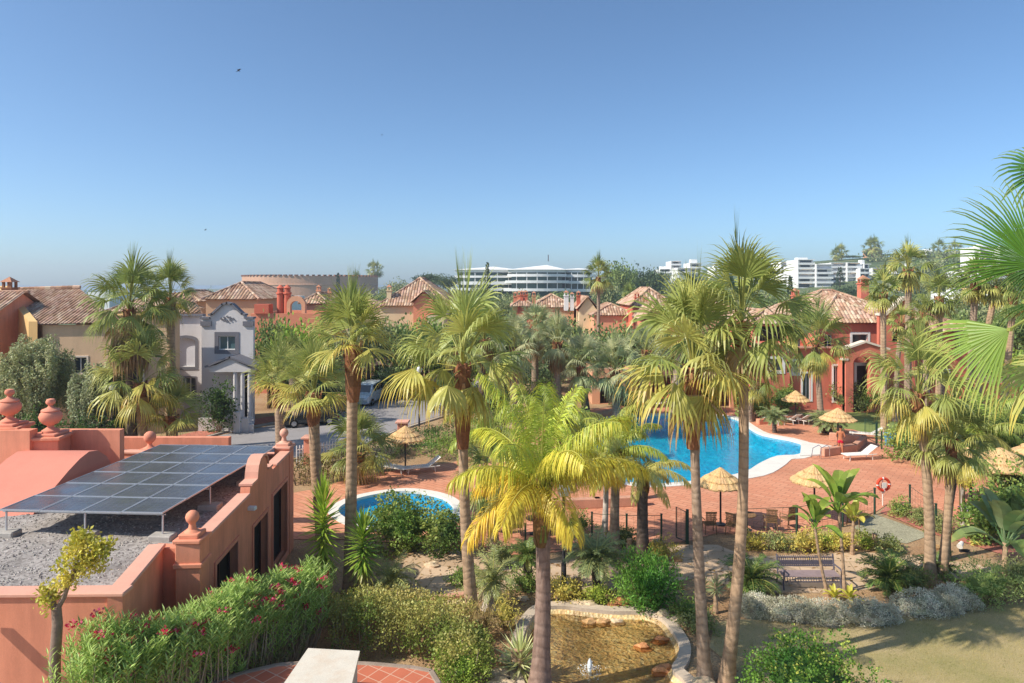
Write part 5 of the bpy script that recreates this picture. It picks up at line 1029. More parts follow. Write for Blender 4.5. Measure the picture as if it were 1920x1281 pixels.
b, t = at(1133, 1012, 1137, 880); feather_palm('thin pale-stemmed feather palm beside the green-gold one', b, t, 'feather_b', None, .7, (.13, .11), bark_pale, .5, seed=5)
b, t = at(900, 915, 915, 815); feather_palm('leafy green feather palm behind the golden palm on the left', b, t, 'feather_d', lambda: feather_crown(8, 16, 2.6, -10, 82, .55, (G1, H('#9fb544')), GY, .34, 60, .02, .9, 1.1, .2), 1.05, (.22, .18), bark_grey, .6, seed=6)
b, t = at(1052, 905, 1050, 800); feather_palm('bright lime feather palm behind the golden palm', b, t, 'feather_d', None, 1.15, (.22, .18), bark_grey, .6, rz=2.0, seed=7)
b, t = at(1830, 880, 1838, 812); feather_palm('drooping green feather palm right of the deck', b, t, 'feather_d', None, 1.3, (.3, .25), bark_grey, .6, rz=1.0, seed=8)
b, t = at(668, 905, 672, 850); feather_palm('bushy low palm with pale fans by the road hedge', b, t, ('lush', 1), lambda: KINDS['lush'](11), 1.1, (.3, .26), bark_dark, .5, name='fan_palm', group='low palms', seed=9)
b, t = at(700, 1128, 700, 1100)
b, t = at(735, 1118, 735, 1092); feather_palm('pygmy date palm on the sandy path with fine arching fronds', b, t, 'pygmy', lambda: feather_crown(12, 26, 1.15, -15, 82, .2, (H('#8d9a5c'), H('#a4ab72')), GY, .34, 34, .009, .8, .35, .2), 1.0, (.16, .17), bark_dark, 0, name='pygmy_palm', group='small palms', seed=10)
b, t = at(920, 1140, 925, 1092); feather_palm('shaggy pygmy date palm on a thick pale stump left of the golden palm', b, t, 'pygmy', None, 1.0, (.24, .2), bark_pale, 0, name='pygmy_palm', group='small palms', seed=11)
# ---- cycads
def cycad(label, base, h, sc, key=1, group='cycads', el=(5, 82), bark=None, name='cycad'):
    base = Vector(base); T = thing(name, label, 'cycad', base, group); top = base + Vector((0, 0, h))
    b_ = MB(); rg_ = random.Random(key); k = max(3, int(h / .08)); b_.tube([base + Vector((0, 0, h * i / k - .02)) for i in range(k + 1)], [.15 * (1.12 if i % 2 else .92) for i in range(k + 1)], 10, True, None, .12, rg_); b_.build('trunk', bark or bark_dark, T)
    put(T, crown_obj(('cycad', key), lambda: feather_crown(40 + key, 40, 1.05, el[0], el[1], .17, ((H('#3f5f2c'), H('#5d7d3c')) if key == 1 else (H('#6f8156'), H('#8d9a6c'))), GY, .24, 34, .012, .95, .12, .12)), 'crown', top, prng.uniform(0, 6), sc)
cycad('sago cycad spreading dark fronds at ground level by the bench path', W(1666, 1105), .35, 1.15, 1, el=(0, 70)); cycad('cycad with dark trunk and flat pale crown in the centre bed', W(1118, 1108), 1.15, 1.25, 2, el=(-8, 60)); cycad('slim cycad on a dark stem beside the lamp post', W(990, 1108), 1.15, .75, 1, el=(20, 80))
cycad('cycad half hidden behind the tallest palm trunk', W(1408, 1112), .4, 1.1, 1, el=(0, 75)); cycad('cycad on a leaning dark stem in the pool-edge planter', W(1452, 812), 1.1, 1.15, 2, el=(-10, 70)); cycad('rounded cycad in the planter behind the standing person', W(1556, 815), .8, 1.35, 2, el=(-5, 80))
cycad('dark cycad at the foot of the right-hand palms', W(1758, 1085), .3, .8, 1, el=(0, 70))
# ---- yuccas and agaves
def spiky(seed, n=110, L=.6, w=.03, h=1.6, cols=(H('#8fb23c'), H('#b8c04c')), down=H('#b9a060'), elr=(-70, 88)):
    rng = random.Random(seed); mb = MB()
    for i in range(n):
        f = i / n; z = h * (1 - f); el = R(elr[1] - (elr[1] - elr[0]) * f ** .7 + rng.uniform(-10, 10)); az = i * 2.39996; d = Vector((math.cos(el) * math.cos(az), math.cos(el) * math.sin(az), math.sin(el))); p = Vector((0, 0, z)); l = L * rng.uniform(.8, 1.15)
        s_ = d.cross(Vector((0, 0, 1))); s_ = s_.normalized() if s_.length > .05 else Vector((1, 0, 0)); n_ = s_.cross(d); c = jit(mixc(cols[0], cols[1], rng.random()), rng, .15)
        if f > .72: c = mixc(c, down, (f - .72) / .28)
        q = p + d * l * .5; e = q + (d + Vector((0, 0, -.12))).normalized() * l * .5
        mb.add([p - s_ * w * .6, p - n_ * w * .4, p + s_ * w * .6, q - s_ * w, q - n_ * w * .3, q + s_ * w, e], [(0, 1, 4, 3), (1, 2, 5, 4), (3, 4, 6), (4, 5, 6)], c)
    return mb
def spike_plant(label, base, sc, key, fn, cat='yucca', name='yucca', stem=0.0, group=None, sr=.12):
    base = Vector(base); T = thing(name, label, cat, base, group); b_ = MB(); b_.tube([base - Vector((0, 0, .03)), base + Vector((.0, 0, stem * .5)), base + Vector((.0, .0, stem + .6))], [sr * 1.3, sr, sr * .8], 9, True); b_.build('stem', bark_tan, T)
    put(T, crown_obj(('spk', key), fn), 'leaves', base + Vector((0, 0, stem)), prng.uniform(0, 6), sc)
yk = lambda: spiky(1); yk2 = lambda: spiky(2, 100, .55, .028, 1.3)
b = W(606, 1125); spike_plant('taller spiky yucca column in front of the clubhouse corner', b, (1.0, 1.0, 1.25), 1, lambda: spiky(1, 230, .78, .045, 1.9, elr=(-60, 88)), stem=1.0, group='yuccas by the clubhouse')
b = W(680, 1130); spike_plant('darker spiky yucca column right of the taller one', b, 1.0, 2, lambda: spiky(2, 200, .72, .043, 1.55, (H('#6d9334'), H('#a0b445')), elr=(-60, 88)), stem=.95, group='yuccas by the clubhouse')
spike_plant('cream-striped spiky plant on the near side of the pond', W(975, 1262), 1.15, 3, lambda: spiky(3, 80, .75, .035, .35, (H('#b9c07e'), H('#dfe0a8')), H('#b9b070'), (-15, 85)), stem=.05, name='striped_yucca')
spike_plant('small spiky plant on a bent white stem between the twin palm trunks', W(1342, 1150), .62, 4, lambda: spiky(4, 60, .6, .035, .3, (H('#93a768'), H('#b9c490')), H('#a9a070'), (-20, 85)), stem=.7, name='dragon_tree', cat='dragon tree', sr=.07)
spike_plant('second small spiky head left of the leaning twin trunk', W(1318, 1130), .6, 4, None, stem=.45, name='dragon_tree', cat='dragon tree', sr=.06)
for i, (px, py, s_, lab) in enumerate(((965, 1262, .45, 'blue-green agave at the bottom beside the striped plant'), (1180, 1040, .4, 'small agave by the dark-trunked palm'), (1085, 1118, .35, 'low spiky tuft under the centre cycad'), (1640, 1030, .4, 'pale agave beside the gravel bed'))):
    spike_plant(lab, W(px, py), s_, 5, lambda: spiky(5, 34, .9, .09, .12, (H('#7d9b86'), H('#a3b79f')), H('#a9a070'), (5, 85)), stem=.02, name='agave', cat='agave', group='agaves')
# ---- banana-like and giant strelitzia plants
def paddle(seed, n=10, L=1.0, w=.2, pet=.5, cols=(H('#5b8636'), H('#8da545')), tip=H('#b9b14e'), elr=(25, 85), droop=.35):
    rng = random.Random(seed); mb = MB()
    for i in range(n):
        az = i * 2.4 + rng.uniform(-.3, .3); el = R(rng.uniform(*elr)); d = Vector((math.cos(el) * math.cos(az), math.cos(el) * math.sin(az), math.sin(el))); p = Vector((0, 0, -.1)); c = jit(mixc(cols[0], cols[1], rng.random()), rng, .15)
        q = p + d * pet; mb.tube([p, q], [.03, .02], 5, True, [c, c]); s_ = d.cross(Vector((0, 0, 1))).normalized(); K = 7; prev = None; pos = q; dd = d.copy(); l = L * rng.uniform(.8, 1.15)
        for k in range(K + 1):
            t = k / K; ww = w * math.sin(math.pi * min(1, t * .85 + .12)) ** .6 * (1 if k < K else .1); nn = s_.cross(dd).normalized(); row = [pos - s_ * ww + nn * ww * .35, pos - nn * 0, pos + s_ * ww + nn * ww * .35]
            if prev: mb.add(prev + row, [(0, 1, 4, 3), (1, 2, 5, 4)], jit(mixc(c, tip, t * .35), rng, .12))
            prev = row; dd = (dd + Vector((0, 0, -droop * .5))).normalized(); pos = pos + dd * l / K
    return mb
def paddle_plant(label, base, h, sc, key, fn, r=.07, name='banana_plant', cat='banana plant', group='banana-like plants by the terrace', bark=None, bend=.06):
    base = Vector(base); T = thing(name, label, cat, base, group); top = base + Vector((bend, 0, h)); trunk_mesh(random.Random(key), base - Vector((0, 0, .03)), top, r, r * .75, .04, 1.3, .1, 8).build('trunk', bark or bark_tan, T, smooth=True)
    put(T, crown_obj(('pad', key), fn), 'leaves', top, prng.uniform(0, 6), sc)
paddle_plant('left of the two slim banana-like plants before the bench, the shorter one', W(1553, 1118), 2.35, .8, 1, lambda: paddle(1, 11), .06, bend=-.45)
paddle_plant('tallest slim banana-like plant, right of the shorter one by the bench', W(1584, 1112), 2.85, 1.1, 2, lambda: paddle(2, 13), .065, bend=-.22)
paddle_plant('yellowish banana-like plant behind the tallest one', W(1598, 1040), 1.35, .85, 3, lambda: paddle(3, 11, .9, .17, .4, (H('#a3b04a'), H('#c4bc52'))), .08)
paddle_plant('giant bird-of-paradise with grey-green leaves at the right edge', W(1882, 1098), 1.5, 1.35, 4, lambda: paddle(4, 16, 1.0, .22, .5, (H('#5f8152'), H('#93a878'))), .12, 'bird_of_paradise', 'strelitzia', None)
paddle_plant('big-leaved dark plant low at the left edge against the red wall', W(-20, 1330), 1.35, 1.1, 5, lambda: paddle(5, 14, .9, .24, .35, (H('#3f6a2c'), H('#8fa33c'))), .09, 'elephant_ear', 'leafy plant', None)
paddle_plant('small yellow-green canna at the foot of the banana-like plants', W(1560, 1128), .12, .42, 6, lambda: paddle(6, 12, .8, .14, .3, (H('#b4b53e'), H('#d6cc58'))), .03, 'canna', 'plant', 'small bright plants'); paddle_plant('second small bright canna right beside the first', W(1590, 1130), .12, .45, 6, None, .03, 'canna', 'plant', 'small bright plants')
# ================================================================ SHRUBS, HEDGES, TREES
def leafquad(mb, rng, p, out, ll, lw, c, up=.4, wild=.8):
    d = (out * .6 + Vector((rng.gauss(0, wild), rng.gauss(0, wild), rng.gauss(0, wild) + up))); d = d.normalized() if d.length > 1e-3 else Vector((0, 0, 1))
    s_ = d.cross(Vector((rng.gauss(0, 1), rng.gauss(0, 1), rng.gauss(0, 1)))); s_ = s_.normalized() if s_.length > 1e-3 else Vector((1, 0, 0)); l = ll * rng.uniform(.7, 1.25); w_ = lw * rng.uniform(.8, 1.2)
    m = p + d * l * .45; mb.add([p, m - s_ * w_, p + d * l, m + s_ * w_], [(0, 1, 2, 3)], c)
def cloud(mb, rng, c, rad, n, ll, lw, cols, up=.4, shell=.55, rough=.35, wild=.8, flat=0, fr=1.3, tipcol=None, zmin=None, cl=9):
    """n small leaves in clumps through an uneven ellipsoid"""
    c = Vector(c); done = 0; sd = rng.uniform(0, 99)
    while done < n:
        v = Vector((rng.gauss(0, 1), rng.gauss(0, 1), rng.gauss(0, 1))); v.normalize()
        if flat and v.z < -flat: continue
        k = 1 + rough * noise.noise(v * fr + Vector((sd, 0, 0))) * 2 ; q = (shell + (1 - shell) * rng.random() ** .6) * k
        p = c + Vector((v.x * rad[0], v.y * rad[1], v.z * rad[2])) * q; col = mixc(cols[0], cols[1], min(1, max(0, .5 + noise.noise(p * 1.3 / max(ll, .05) * .06 + Vector((sd, 3, 0))) * 1.1 + rng.uniform(-.25, .25))))
        if tipcol and v.z > .3 and rng.random() < .35: col = mixc(col, tipcol, rng.random())
        for j in range(cl):
            pj = p + Vector((rng.gauss(0, 1), rng.gauss(0, 1), rng.gauss(0, 1))) * ll * .8
            if zmin is not None and pj.z < zmin: pj.z = zmin + rng.random() * ll
            leafquad(mb, rng, pj, v, ll, lw, jit(col, rng, .18), up, wild)
        done += cl
def twigs(mb, rng, base, tips, r=.02, col=None):
    for t in tips:
        b_ = Vector(base) if not isinstance(base, list) else Vector(rng.choice(base)); t = Vector(t); m = b_.lerp(t, .5) + Vector((rng.uniform(-.12, .12), rng.uniform(-.12, .12), rng.uniform(-.05, .1))); mb.tube([b_, m, t], [r, r * .7, r * .35], 5, False)
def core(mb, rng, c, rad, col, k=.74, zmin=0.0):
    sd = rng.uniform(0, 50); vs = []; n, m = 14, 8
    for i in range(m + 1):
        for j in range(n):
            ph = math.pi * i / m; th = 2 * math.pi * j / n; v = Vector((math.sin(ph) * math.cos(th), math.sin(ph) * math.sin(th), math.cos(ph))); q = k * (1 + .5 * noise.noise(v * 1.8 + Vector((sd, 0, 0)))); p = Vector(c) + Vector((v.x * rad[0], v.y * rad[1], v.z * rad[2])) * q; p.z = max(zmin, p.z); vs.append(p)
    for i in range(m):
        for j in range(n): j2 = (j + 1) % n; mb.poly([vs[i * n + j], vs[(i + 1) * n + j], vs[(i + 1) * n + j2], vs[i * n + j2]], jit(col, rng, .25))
wood = mat('shrub_wood', H('#8d7558'), .95, .2, 4, .3, 20); wood_pale = mat('pale_branch', H('#b5a288'), .95, .2, 4, .3, 20); wood_dark = mat('dark_branch', H('#5c4a3a'), .95, .2, 4, .3, 20)
def shrub(label, base, rad, n, ll, lw, cols, name='shrub', cat='shrub', group=None, seed=0, h0=None, **k):
    base = Vector(base); rng = random.Random(seed + int(abs(base.x) * 10)); T = thing(name, label, cat, base, group); mb = MB(); hz = rad[2] if h0 is None else h0
    cloud(mb, rng, base + Vector((0, 0, hz)), rad, n, ll, lw, cols, zmin=base.z + .01, **k)
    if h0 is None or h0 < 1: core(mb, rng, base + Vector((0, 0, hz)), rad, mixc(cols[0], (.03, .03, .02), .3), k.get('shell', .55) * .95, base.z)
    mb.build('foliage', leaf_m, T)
    b_ = MB(); twigs(b_, rng, base - Vector((0, 0, .02)), [base + Vector((rng.uniform(-.8, .8) * rad[0], rng.uniform(-.8, .8) * rad[1], hz * rng.uniform(.8, 1.5))) for _ in range(9)], .025); b_.build('branches', wood, T); return T
GRN = (H('#6f8a40'), H('#a3b25a')); DGR = (H('#4a6330'), H('#7a8c44')); LIM = (H('#8fa53e'), H('#b9be58')); OLV = (H('#7f8a4e'), H('#a3a76a')); GRY = (H('#b3b096'), H('#dedac4')); YEL = (H('#b5a94c'), H('#d3c266'))
# oleander hedge
rng = random.Random(77); T = thing('oleander_hedge', 'long oleander hedge with crimson flowers along the clubhouse wall', 'hedge', W(360, 1281))
line = [(Vector((-8.35, 13.3, 0)), 3.75, .75), (Vector((-7.55, 14.3, 0)), 3.45, .8), (Vector((-7.0, 15.6, 0)), 3.1, .85), (Vector((-6.75, 16.9, 0)), 2.95, .85), (Vector((-6.4, 18.2, 0)), 2.65, .85), (Vector((-5.75, 19.4, 0)), 2.4, .8)]
mb, tw, fl = MB(), MB(), MB()
for i in range(2300):
    t = rng.random() * (len(line) - 1); k = int(t); a, c = line[k], line[k + 1]; u = t - k; p = a[0].lerp(c[0], u); h = a[1] + (c[1] - a[1]) * u; wd = a[2]
    ang_ = rng.uniform(0, 2 * math.pi); rr_ = rng.random() ** .5; lat = Vector((math.cos(ang_) * wd * rr_, math.sin(ang_) * wd * rr_, 0)); hh = h * (1 - .13 * rr_ ** 2) * rng.uniform(.86, 1.05) + .32 * noise.noise(p * 1.1 + lat)
    tip = p + lat + Vector((0, 0, hh)); st_ = rng.uniform(.35, .75); front = rr_ > .75 and rng.random() < .45
    if front: tip.z *= rng.uniform(.45, 1); 
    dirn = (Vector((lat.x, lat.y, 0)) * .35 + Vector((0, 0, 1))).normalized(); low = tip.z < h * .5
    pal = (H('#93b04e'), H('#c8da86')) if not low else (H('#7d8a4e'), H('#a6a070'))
    for j in range(15):
        q = tip - dirn * st_ * (j / 15); az = j * 2.4; o = Vector((math.cos(az), math.sin(az), 1.1)).normalized(); l = rng.uniform(.15, .24); s_ = o.cross(dirn).normalized() * .017; m = q + o * l * .5; e = q + (o + Vector((0, 0, -.15))).normalized() * l
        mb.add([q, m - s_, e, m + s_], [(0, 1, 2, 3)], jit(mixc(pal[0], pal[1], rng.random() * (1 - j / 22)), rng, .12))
    if rng.random() < .3:
        g_ = p + lat * .3; m_ = g_.lerp(tip, .55) + Vector((rng.uniform(-.15, .15), rng.uniform(-.15, .15), 0)); g_.z = 0; tw.tube([g_, m_ * 1.0, tip - dirn * .25], [.022, .016, .008], 5, False)
    if rng.random() < .07 and not low:
        for j in range(20):
            q = tip + Vector((rng.gauss(0, .06), rng.gauss(0, .06), rng.uniform(0, .1))); leafquad(fl, rng, q, Vector((0, -.4, .7)), .07, .03, jit(rng.choice([H('#d3355a'), H('#b8243f'), H('#e06a86')]), rng, .15))
mb.build('foliage', leaf_m, T); tw.build('branches', wood_pale, T); fl.build('flowers', leafmat('oleander_petals', .3, .6, .2), T)
# lower olive-green hedge in the middle foreground
def hedge_line(label, pts, h, wd, n, ll, lw, cols, name='hedge', group=None, seed=1, bare=.25, k=1.0, wood_=None, wild=.8):
    rng = random.Random(seed); base = Vector(pts[len(pts) // 2]); T = thing(name, label, 'hedge', base, group); mb = MB(); tw = MB(); P = [Vector(p) for p in pts]; Ls = [(b - a).length for a, b in zip(P, P[1:])]; tot = sum(Ls)
    m = max(1, int(n / 9))
    for i in range(m):
        s_ = rng.random() * tot; j = 0
        while s_ > Ls[j] and j < len(Ls) - 1: s_ -= Ls[j]; j += 1
        d = (P[j + 1] - P[j]).normalized(); p = P[j] + d * s_; nn = Vector((-d.y, d.x, 0)); a = rng.uniform(0, math.pi); q = rng.uniform(.72, 1.05) * (1 + .3 * noise.noise(p * .9 + Vector((seed, 0, 0))) * 1.2)
        lat = math.cos(a) * wd * q; z = h * (bare + (1 - bare) * math.sin(a) ** .6 * q) if rng.random() < .75 else h * rng.uniform(bare * .3, 1) * q
        v = (nn * math.cos(a) + Vector((0, 0, math.sin(a)))); c = p + nn * lat; c.z = z + p.z; col = mixc(cols[0], cols[1], min(1, max(0, .5 + noise.noise(c * 1.1) * 1.3 + rng.uniform(-.3, .3))))
        for _ in range(9):
            pj = c + Vector((rng.gauss(0, 1), rng.gauss(0, 1), rng.gauss(0, 1))) * ll * .9; pj.z = max(p.z + .02, pj.z); leafquad(mb, rng, pj, v, ll, lw, jit(col, rng, .18), .3, wild)
        if rng.random() < .06: g_ = p + nn * lat * .3; g_.z = p.z; tw.tube([g_, g_.lerp(c, .5) + Vector((rng.uniform(-.1, .1), rng.uniform(-.1, .1), .05)), c], [.022, .015, .007], 5, False)
    mb.build('foliage', leaf_m, T); tw.build('branches', wood_ or wood_pale, T); return T
hedge_line('loose olive-green hedge behind the white block on the near terrace', [W(620, 1225), W(700, 1215), W(790, 1222), W(860, 1250), W(880, 1300)], 1.35, .75, 13000, .075, .026, (H('#74853c'), H('#b3ad62')), seed=4, bare=.25)
hedge_line('second row of the loose hedge, nearer the sandy path', [W(600, 1180), W(700, 1165), (W(800, 1170)), W(880, 1190)], .95, .6, 7500, .075, .026, (H('#8f983f'), H('#c0b56e')), seed=6, bare=.2)
shrub('bright fine-leaved shrub at the bottom by the striped plant', W(865, 1290), (.75, .7, .55), 3600, .07, .018, (H('#7f9e3c'), H('#a9b954')), seed=3)
# shrubs between the clubhouse and the paddling pool
shrub('broad green shrub in front of the paddling pool', W(758, 1030), (1.65, 1.0, 1.0), 5600, .10, .045, (H('#6c8a3c'), H('#a5ad5a')), seed=5, rough=.5); shrub('darker rounded shrub at the right end of the paddling pool', W(838, 1040), (.85, .8, .85), 2600, .09, .04, (H('#4f6b30'), H('#8b9a4c')), seed=6, rough=.45)
shrub('small shrub touching the paddling pool rim', W(740, 992), (.8, .6, .6), 1500, .1, .04, GRN, seed=8)
shrub('round bushy green shrub with upright shoots right of the lamp post', W(1216, 1140), (.95, .85, .85), 5200, .15, .02, (H('#4f8130'), H('#86ab4a')), seed=9, up=1.1, rough=.3)
shrub('big dark glossy bush at the bottom edge of the lawn', W(1510, 1340), (1.5, 1.2, .95), 9000, .06, .028, (H('#3b6424'), H('#6f943a')), seed=10, rough=.35, tipcol=LIM[1])
shrub('thin ragged shrub left of the pond edge', W(950, 1180), (.45, .4, .5), 800, .1, .012, YEL, seed=11); shrub('brown dry grass clump by the pond', W(900, 1200), (.45, .4, .5), 900, .16, .01, (H('#9a8352'), H('#b8a268')), seed=12, up=1.0)
# grey cushion shrubs along the lawn
for i, (px, py, rx, ry, rz_, lab) in enumerate(((1418, 1150, .75, .5, .42, 'leftmost low grey cushion shrub on the lawn edge'), (1475, 1158, .85, .5, .45, 'second grey cushion shrub from the left on the lawn edge'), (1545, 1165, .95, .5, .45, 'wide grey cushion shrub below the bench'), (1632, 1165, .95, .5, .5, 'rounded grey cushion shrub right of the wide one'), (1735, 1150, 1.15, .55, .6, 'tall grey cushion shrub at the palm bases'), (1790, 1140, .7, .5, .55, 'last grey cushion shrub toward the right'))):
    shrub(lab, W(px, py), (rx, ry, rz_), 6500, .045, .013, GRY, seed=20 + i, rough=.2, shell=.8, name='cushion_shrub', group='grey cushion shrubs', up=.6, flat=.1, h0=.12)
shrub('feathery green shrub right of the grey cushions', W(1850, 1132), (1.1, .6, .65), 3200, .11, .014, (H('#7f9a4c'), H('#a5b368')), seed=31, up=.6); shrub('green shrub in the lower right corner bed', W(1925, 1120), (1.0, .7, .7), 2600, .1, .014, OLV, seed=32); shrub('low shrub right of the sago cycad', W(1712, 1105), (.6, .4, .4), 1400, .08, .02, OLV, seed=33)
for i, (px, py, s_, c_, lab) in enumerate(((1415, 1030, .45, YEL, 'yellowish border shrub nearest the tallest palm'), (1460, 1032, .5, OLV, 'border shrub second from the tallest palm'), (1508, 1036, .6, YEL, 'border shrub left of the banana-like plants'), (1545, 1030, .5, LIM, 'border shrub behind the first banana-like plant'), (1580, 1032, .5, YEL, 'border shrub between the banana-like plants'), (1625, 1028, .4, LIM, 'border shrub left of the gravel bed'), (1668, 1035, .4, OLV, 'border shrub below the gravel bed'),
        (1690, 968, .5, GRN, 'silvery border shrub left of the red walk'), (1730, 985, .5, OLV, 'silvery border shrub by the gate'), (1765, 1000, .5, OLV, 'border shrub behind the right gate post'), (1085, 1000, .6, GRN, 'dark shrub in the dark umbrella shade'), (1170, 1025, .6, OLV, 'border shrub by the pale palm trunk'), (1240, 1050, .5, YEL, 'border shrub left of the gate'), (1060, 1128, .5, YEL, 'bright low shrub on the far pond bank'), (1120, 1132, .4, LIM, 'bright tuft right of the far pond bank'),
        (1290, 1165, .5, GRN, 'leafy shrub right of the pond'), (985, 1110, .5, GRN, 'leafy shrub at the foot of the slim cycad'), (870, 1100, .5, GRN, 'shrub with white flowers by the brown-sheathed palm'), (1310, 1185, .4, OLV, 'dry shrub between pond and twin palms'), (940, 1060, .6, OLV, 'border shrub behind the pygmy date palm'))):
    shrub(lab, W(px, py), (s_ * 1.2, s_ * .8, s_ * .7), 1100, .09, .022, c_, seed=50 + i, name='border_shrub', group='small border shrubs', rough=.5)
# right-hand planting
for i, (px, py, rx, rz_, c_, lab) in enumerate(((1700, 862, 1.4, 1.1, GRN, 'broad green shrub at the right rim of the deck'), (1762, 880, 1.5, 1.2, OLV, 'olive shrub behind the orange-tan palm trunk'), (1880, 870, 1.8, 1.6, DGR, 'dark bushy shrub behind the straw umbrellas'), (1900, 1015, 1.2, 1.4, GRN, 'leafy shrub in front of the sun bathers'), (1850, 1020, .9, .9, GRN, 'shrub below the blue-covered lounger'), (1905, 960, .9, 1.1, DGR, 'dark shrub at the right edge beside the umbrella'), (1820, 800, 2.0, 1.3, DGR, 'dense dark shrub at the foot of the right palm row'), (1890, 815, 2.2, 1.6, GRN, 'green shrub near the red garden wall'),
        (1640, 772, 1.6, 1.0, GRN, 'green shrub in front of the villa steps'), (1590, 770, 1.5, 1.1, OLV, 'mid-green shrub left of the villa steps'), (1500, 760, 1.4, 1.3, (H('#b3a046'), H('#d0b558')), 'golden-leaved shrub in front of the red villa'), (1470, 772, 1.3, 1.1, GRN, 'green shrub behind the white loungers'), (1555, 752, .9, 1.6, YEL, 'tall yellowish shrub beside the villa window'), (1690, 775, 1.3, .8, (H('#7a4a44'), H('#a5685a')), 'reddish-leaved shrub by the villa'))):
    shrub(lab, W(px, py), (rx, rx * .8, rz_), 1900, .15, .05, c_, seed=80 + i, name='garden_shrub', group='shrubs round the red villa and deck', rough=.5)
shrub('small rounded tree-like bush on a pale trunk beside the straw umbrellas', W(1805, 1000), (.42, .4, .42), 1300, .09, .03, (H('#9aa53c'), H('#d0c04c')), seed=99, name='young_tree', cat='small tree', h0=2.45)
b_ = MB(); bb = W(1805, 1000); b_.tube([bb, bb + Vector((.02, 0, 1.2)), bb + Vector((.0, 0, 2.3))], [.11, .09, .07], 9); b_.build('trunk', bark_pale, [o for o in COL.objects if o.get('label', '').startswith('small rounded tree-like')][0], smooth=True)
# hedges by the road
hedge_line('clipped brown-green hedge between the road and the deck, left part', [W(556, 912), W(620, 892), W(690, 872)], 1.35, .6, 5200, .09, .03, (H('#6b5e3a'), H('#8f8a50')), seed=14, bare=.1, wood_=wood_dark); hedge_line('dark hedge between the road and the straw umbrella', [W(690, 872), W(760, 850), W(830, 830), W(900, 812)], 1.3, .7, 5200, .11, .035, (H('#3f5a2c'), H('#738249')), seed=15, bare=.1, wood_=wood_dark)
hedge_line('strappy green planting at the far left of the deck', [W(800, 862), W(860, 850), W(930, 832)], 1.0, .9, 3600, .28, .02, (H('#5d8036'), H('#93a74c')), seed=16, bare=.0)
# small pruned tree in the left corner
tb = W(104, 1510); T = thing('pruned_tree', 'small pruned tree with a few yellow-green tufts before the red wall', 'small tree', (tb.x, tb.y, 0)); b_ = MB(); Y0 = tb.y
tp = [(tb.x, Y0, 0), D(104, 1400, Y0), D(103, 1240, Y0), D(108, 1170, Y0), D(106, 1140, Y0)]; b_.tube(tp, [.12, .11, .10, .095, .09], 10, True, None, .05, rng); br = [(D(106, 1145, Y0), D(120, 1120, Y0), D(132, 1085, Y0), D(145, 1050, Y0), D(160, 1030, Y0)), (D(106, 1145, Y0), D(95, 1125, Y0), D(88, 1112, Y0)), (D(135, 1085, Y0), D(150, 1065, Y0 + .1), D(185, 1035, Y0 + .2))]
for q in br: b_.tube(q, [.06 - .011 * i for i in range(len(q))], 8)
b_.build('trunk', mat('pruned_bark', H('#8f7b6c'), .95, .2, 5, .5, 20), T, smooth=True); mb = MB(); rng = random.Random(4)
for px, py, r_ in ((140, 1050, .24), (160, 1028, .22), (128, 1085, .17), (192, 1030, .13), (90, 1120, .18), (148, 1010, .14), (172, 1060, .14)): cloud(mb, rng, D(px, py, Y0), (r_, r_, r_), 380, .08, .025, (H('#a9a83c'), H('#ddd062')), rough=.5, cl=6)
mb.build('foliage', leaf_m, T)
# ---- trees
def weeping(label, px, py, Y, r, h, seed, cols, name='weeping_tree', group=None, n=700, cat='tree'):
    base = Vector((X(px, Y), Y, 0)); rng = random.Random(seed); T = thing(name, label, cat, base, group); mb, b_ = MB(), MB(); top = Z(py, Y)
    b_.tube([base, base + Vector((.1, 0, top * .35)), base + Vector((.3, .1, top * .6))], [.28, .2, .14], 9)
    for i in range(9): a = i * 2.4; b_.tube([base + Vector((.15, 0, top * .4)), base + Vector((math.cos(a) * r * .4, math.sin(a) * r * .4, top * .72)), base + Vector((math.cos(a) * r * .8, math.sin(a) * r * .8, top * .78))], [.12, .07, .03], 6, False)
    for i in range(n):
        v = Vector((rng.gauss(0, 1), rng.gauss(0, 1), abs(rng.gauss(0, .8)))).normalized(); q = rng.uniform(.55, 1) * (1 + .5 * noise.noise(v * 1.6 + Vector((seed, 0, 0)))); p = base + Vector((v.x * r * q, v.y * r * q, top - h * .45 + v.z * h * .42 * q)); c = mixc(cols[0], cols[1], rng.random()); L = rng.uniform(.5, 1.3) * h * .45; K = int(L / .13)
        for k in range(K):
            pk = p + Vector((rng.gauss(0, .06) + v.x * .12 * math.sin(k * .3), rng.gauss(0, .06), -k * .13 + .35 * math.sin(min(1.5, k * .25))))
            for _ in range(3): leafquad(mb, rng, pk, Vector((v.x * .3, v.y * .3, -1)), .17, .035, jit(c, rng, .2), -.2, .6)
    b_.build('trunk', wood_dark, T, smooth=True); mb.build('foliage', leaf_m, T)
weeping('silvery weeping tree nearest the left edge before the ochre house', 66, 622, 42, 2.0, 6.0, 5, (H('#8f9664'), H('#bdbf90'))); weeping('silvery weeping tree right of the first, covering the ochre house wall', 188, 672, 41.5, 1.75, 4.8, 6, (H('#858e66'), H('#b0b48c'))); weeping('small drooping tree behind the weeping pair at the house corner', 40, 655, 44, 1.7, 4.6, 7, (H('#5d6a40'), H('#87905e')))
BROAD = {}
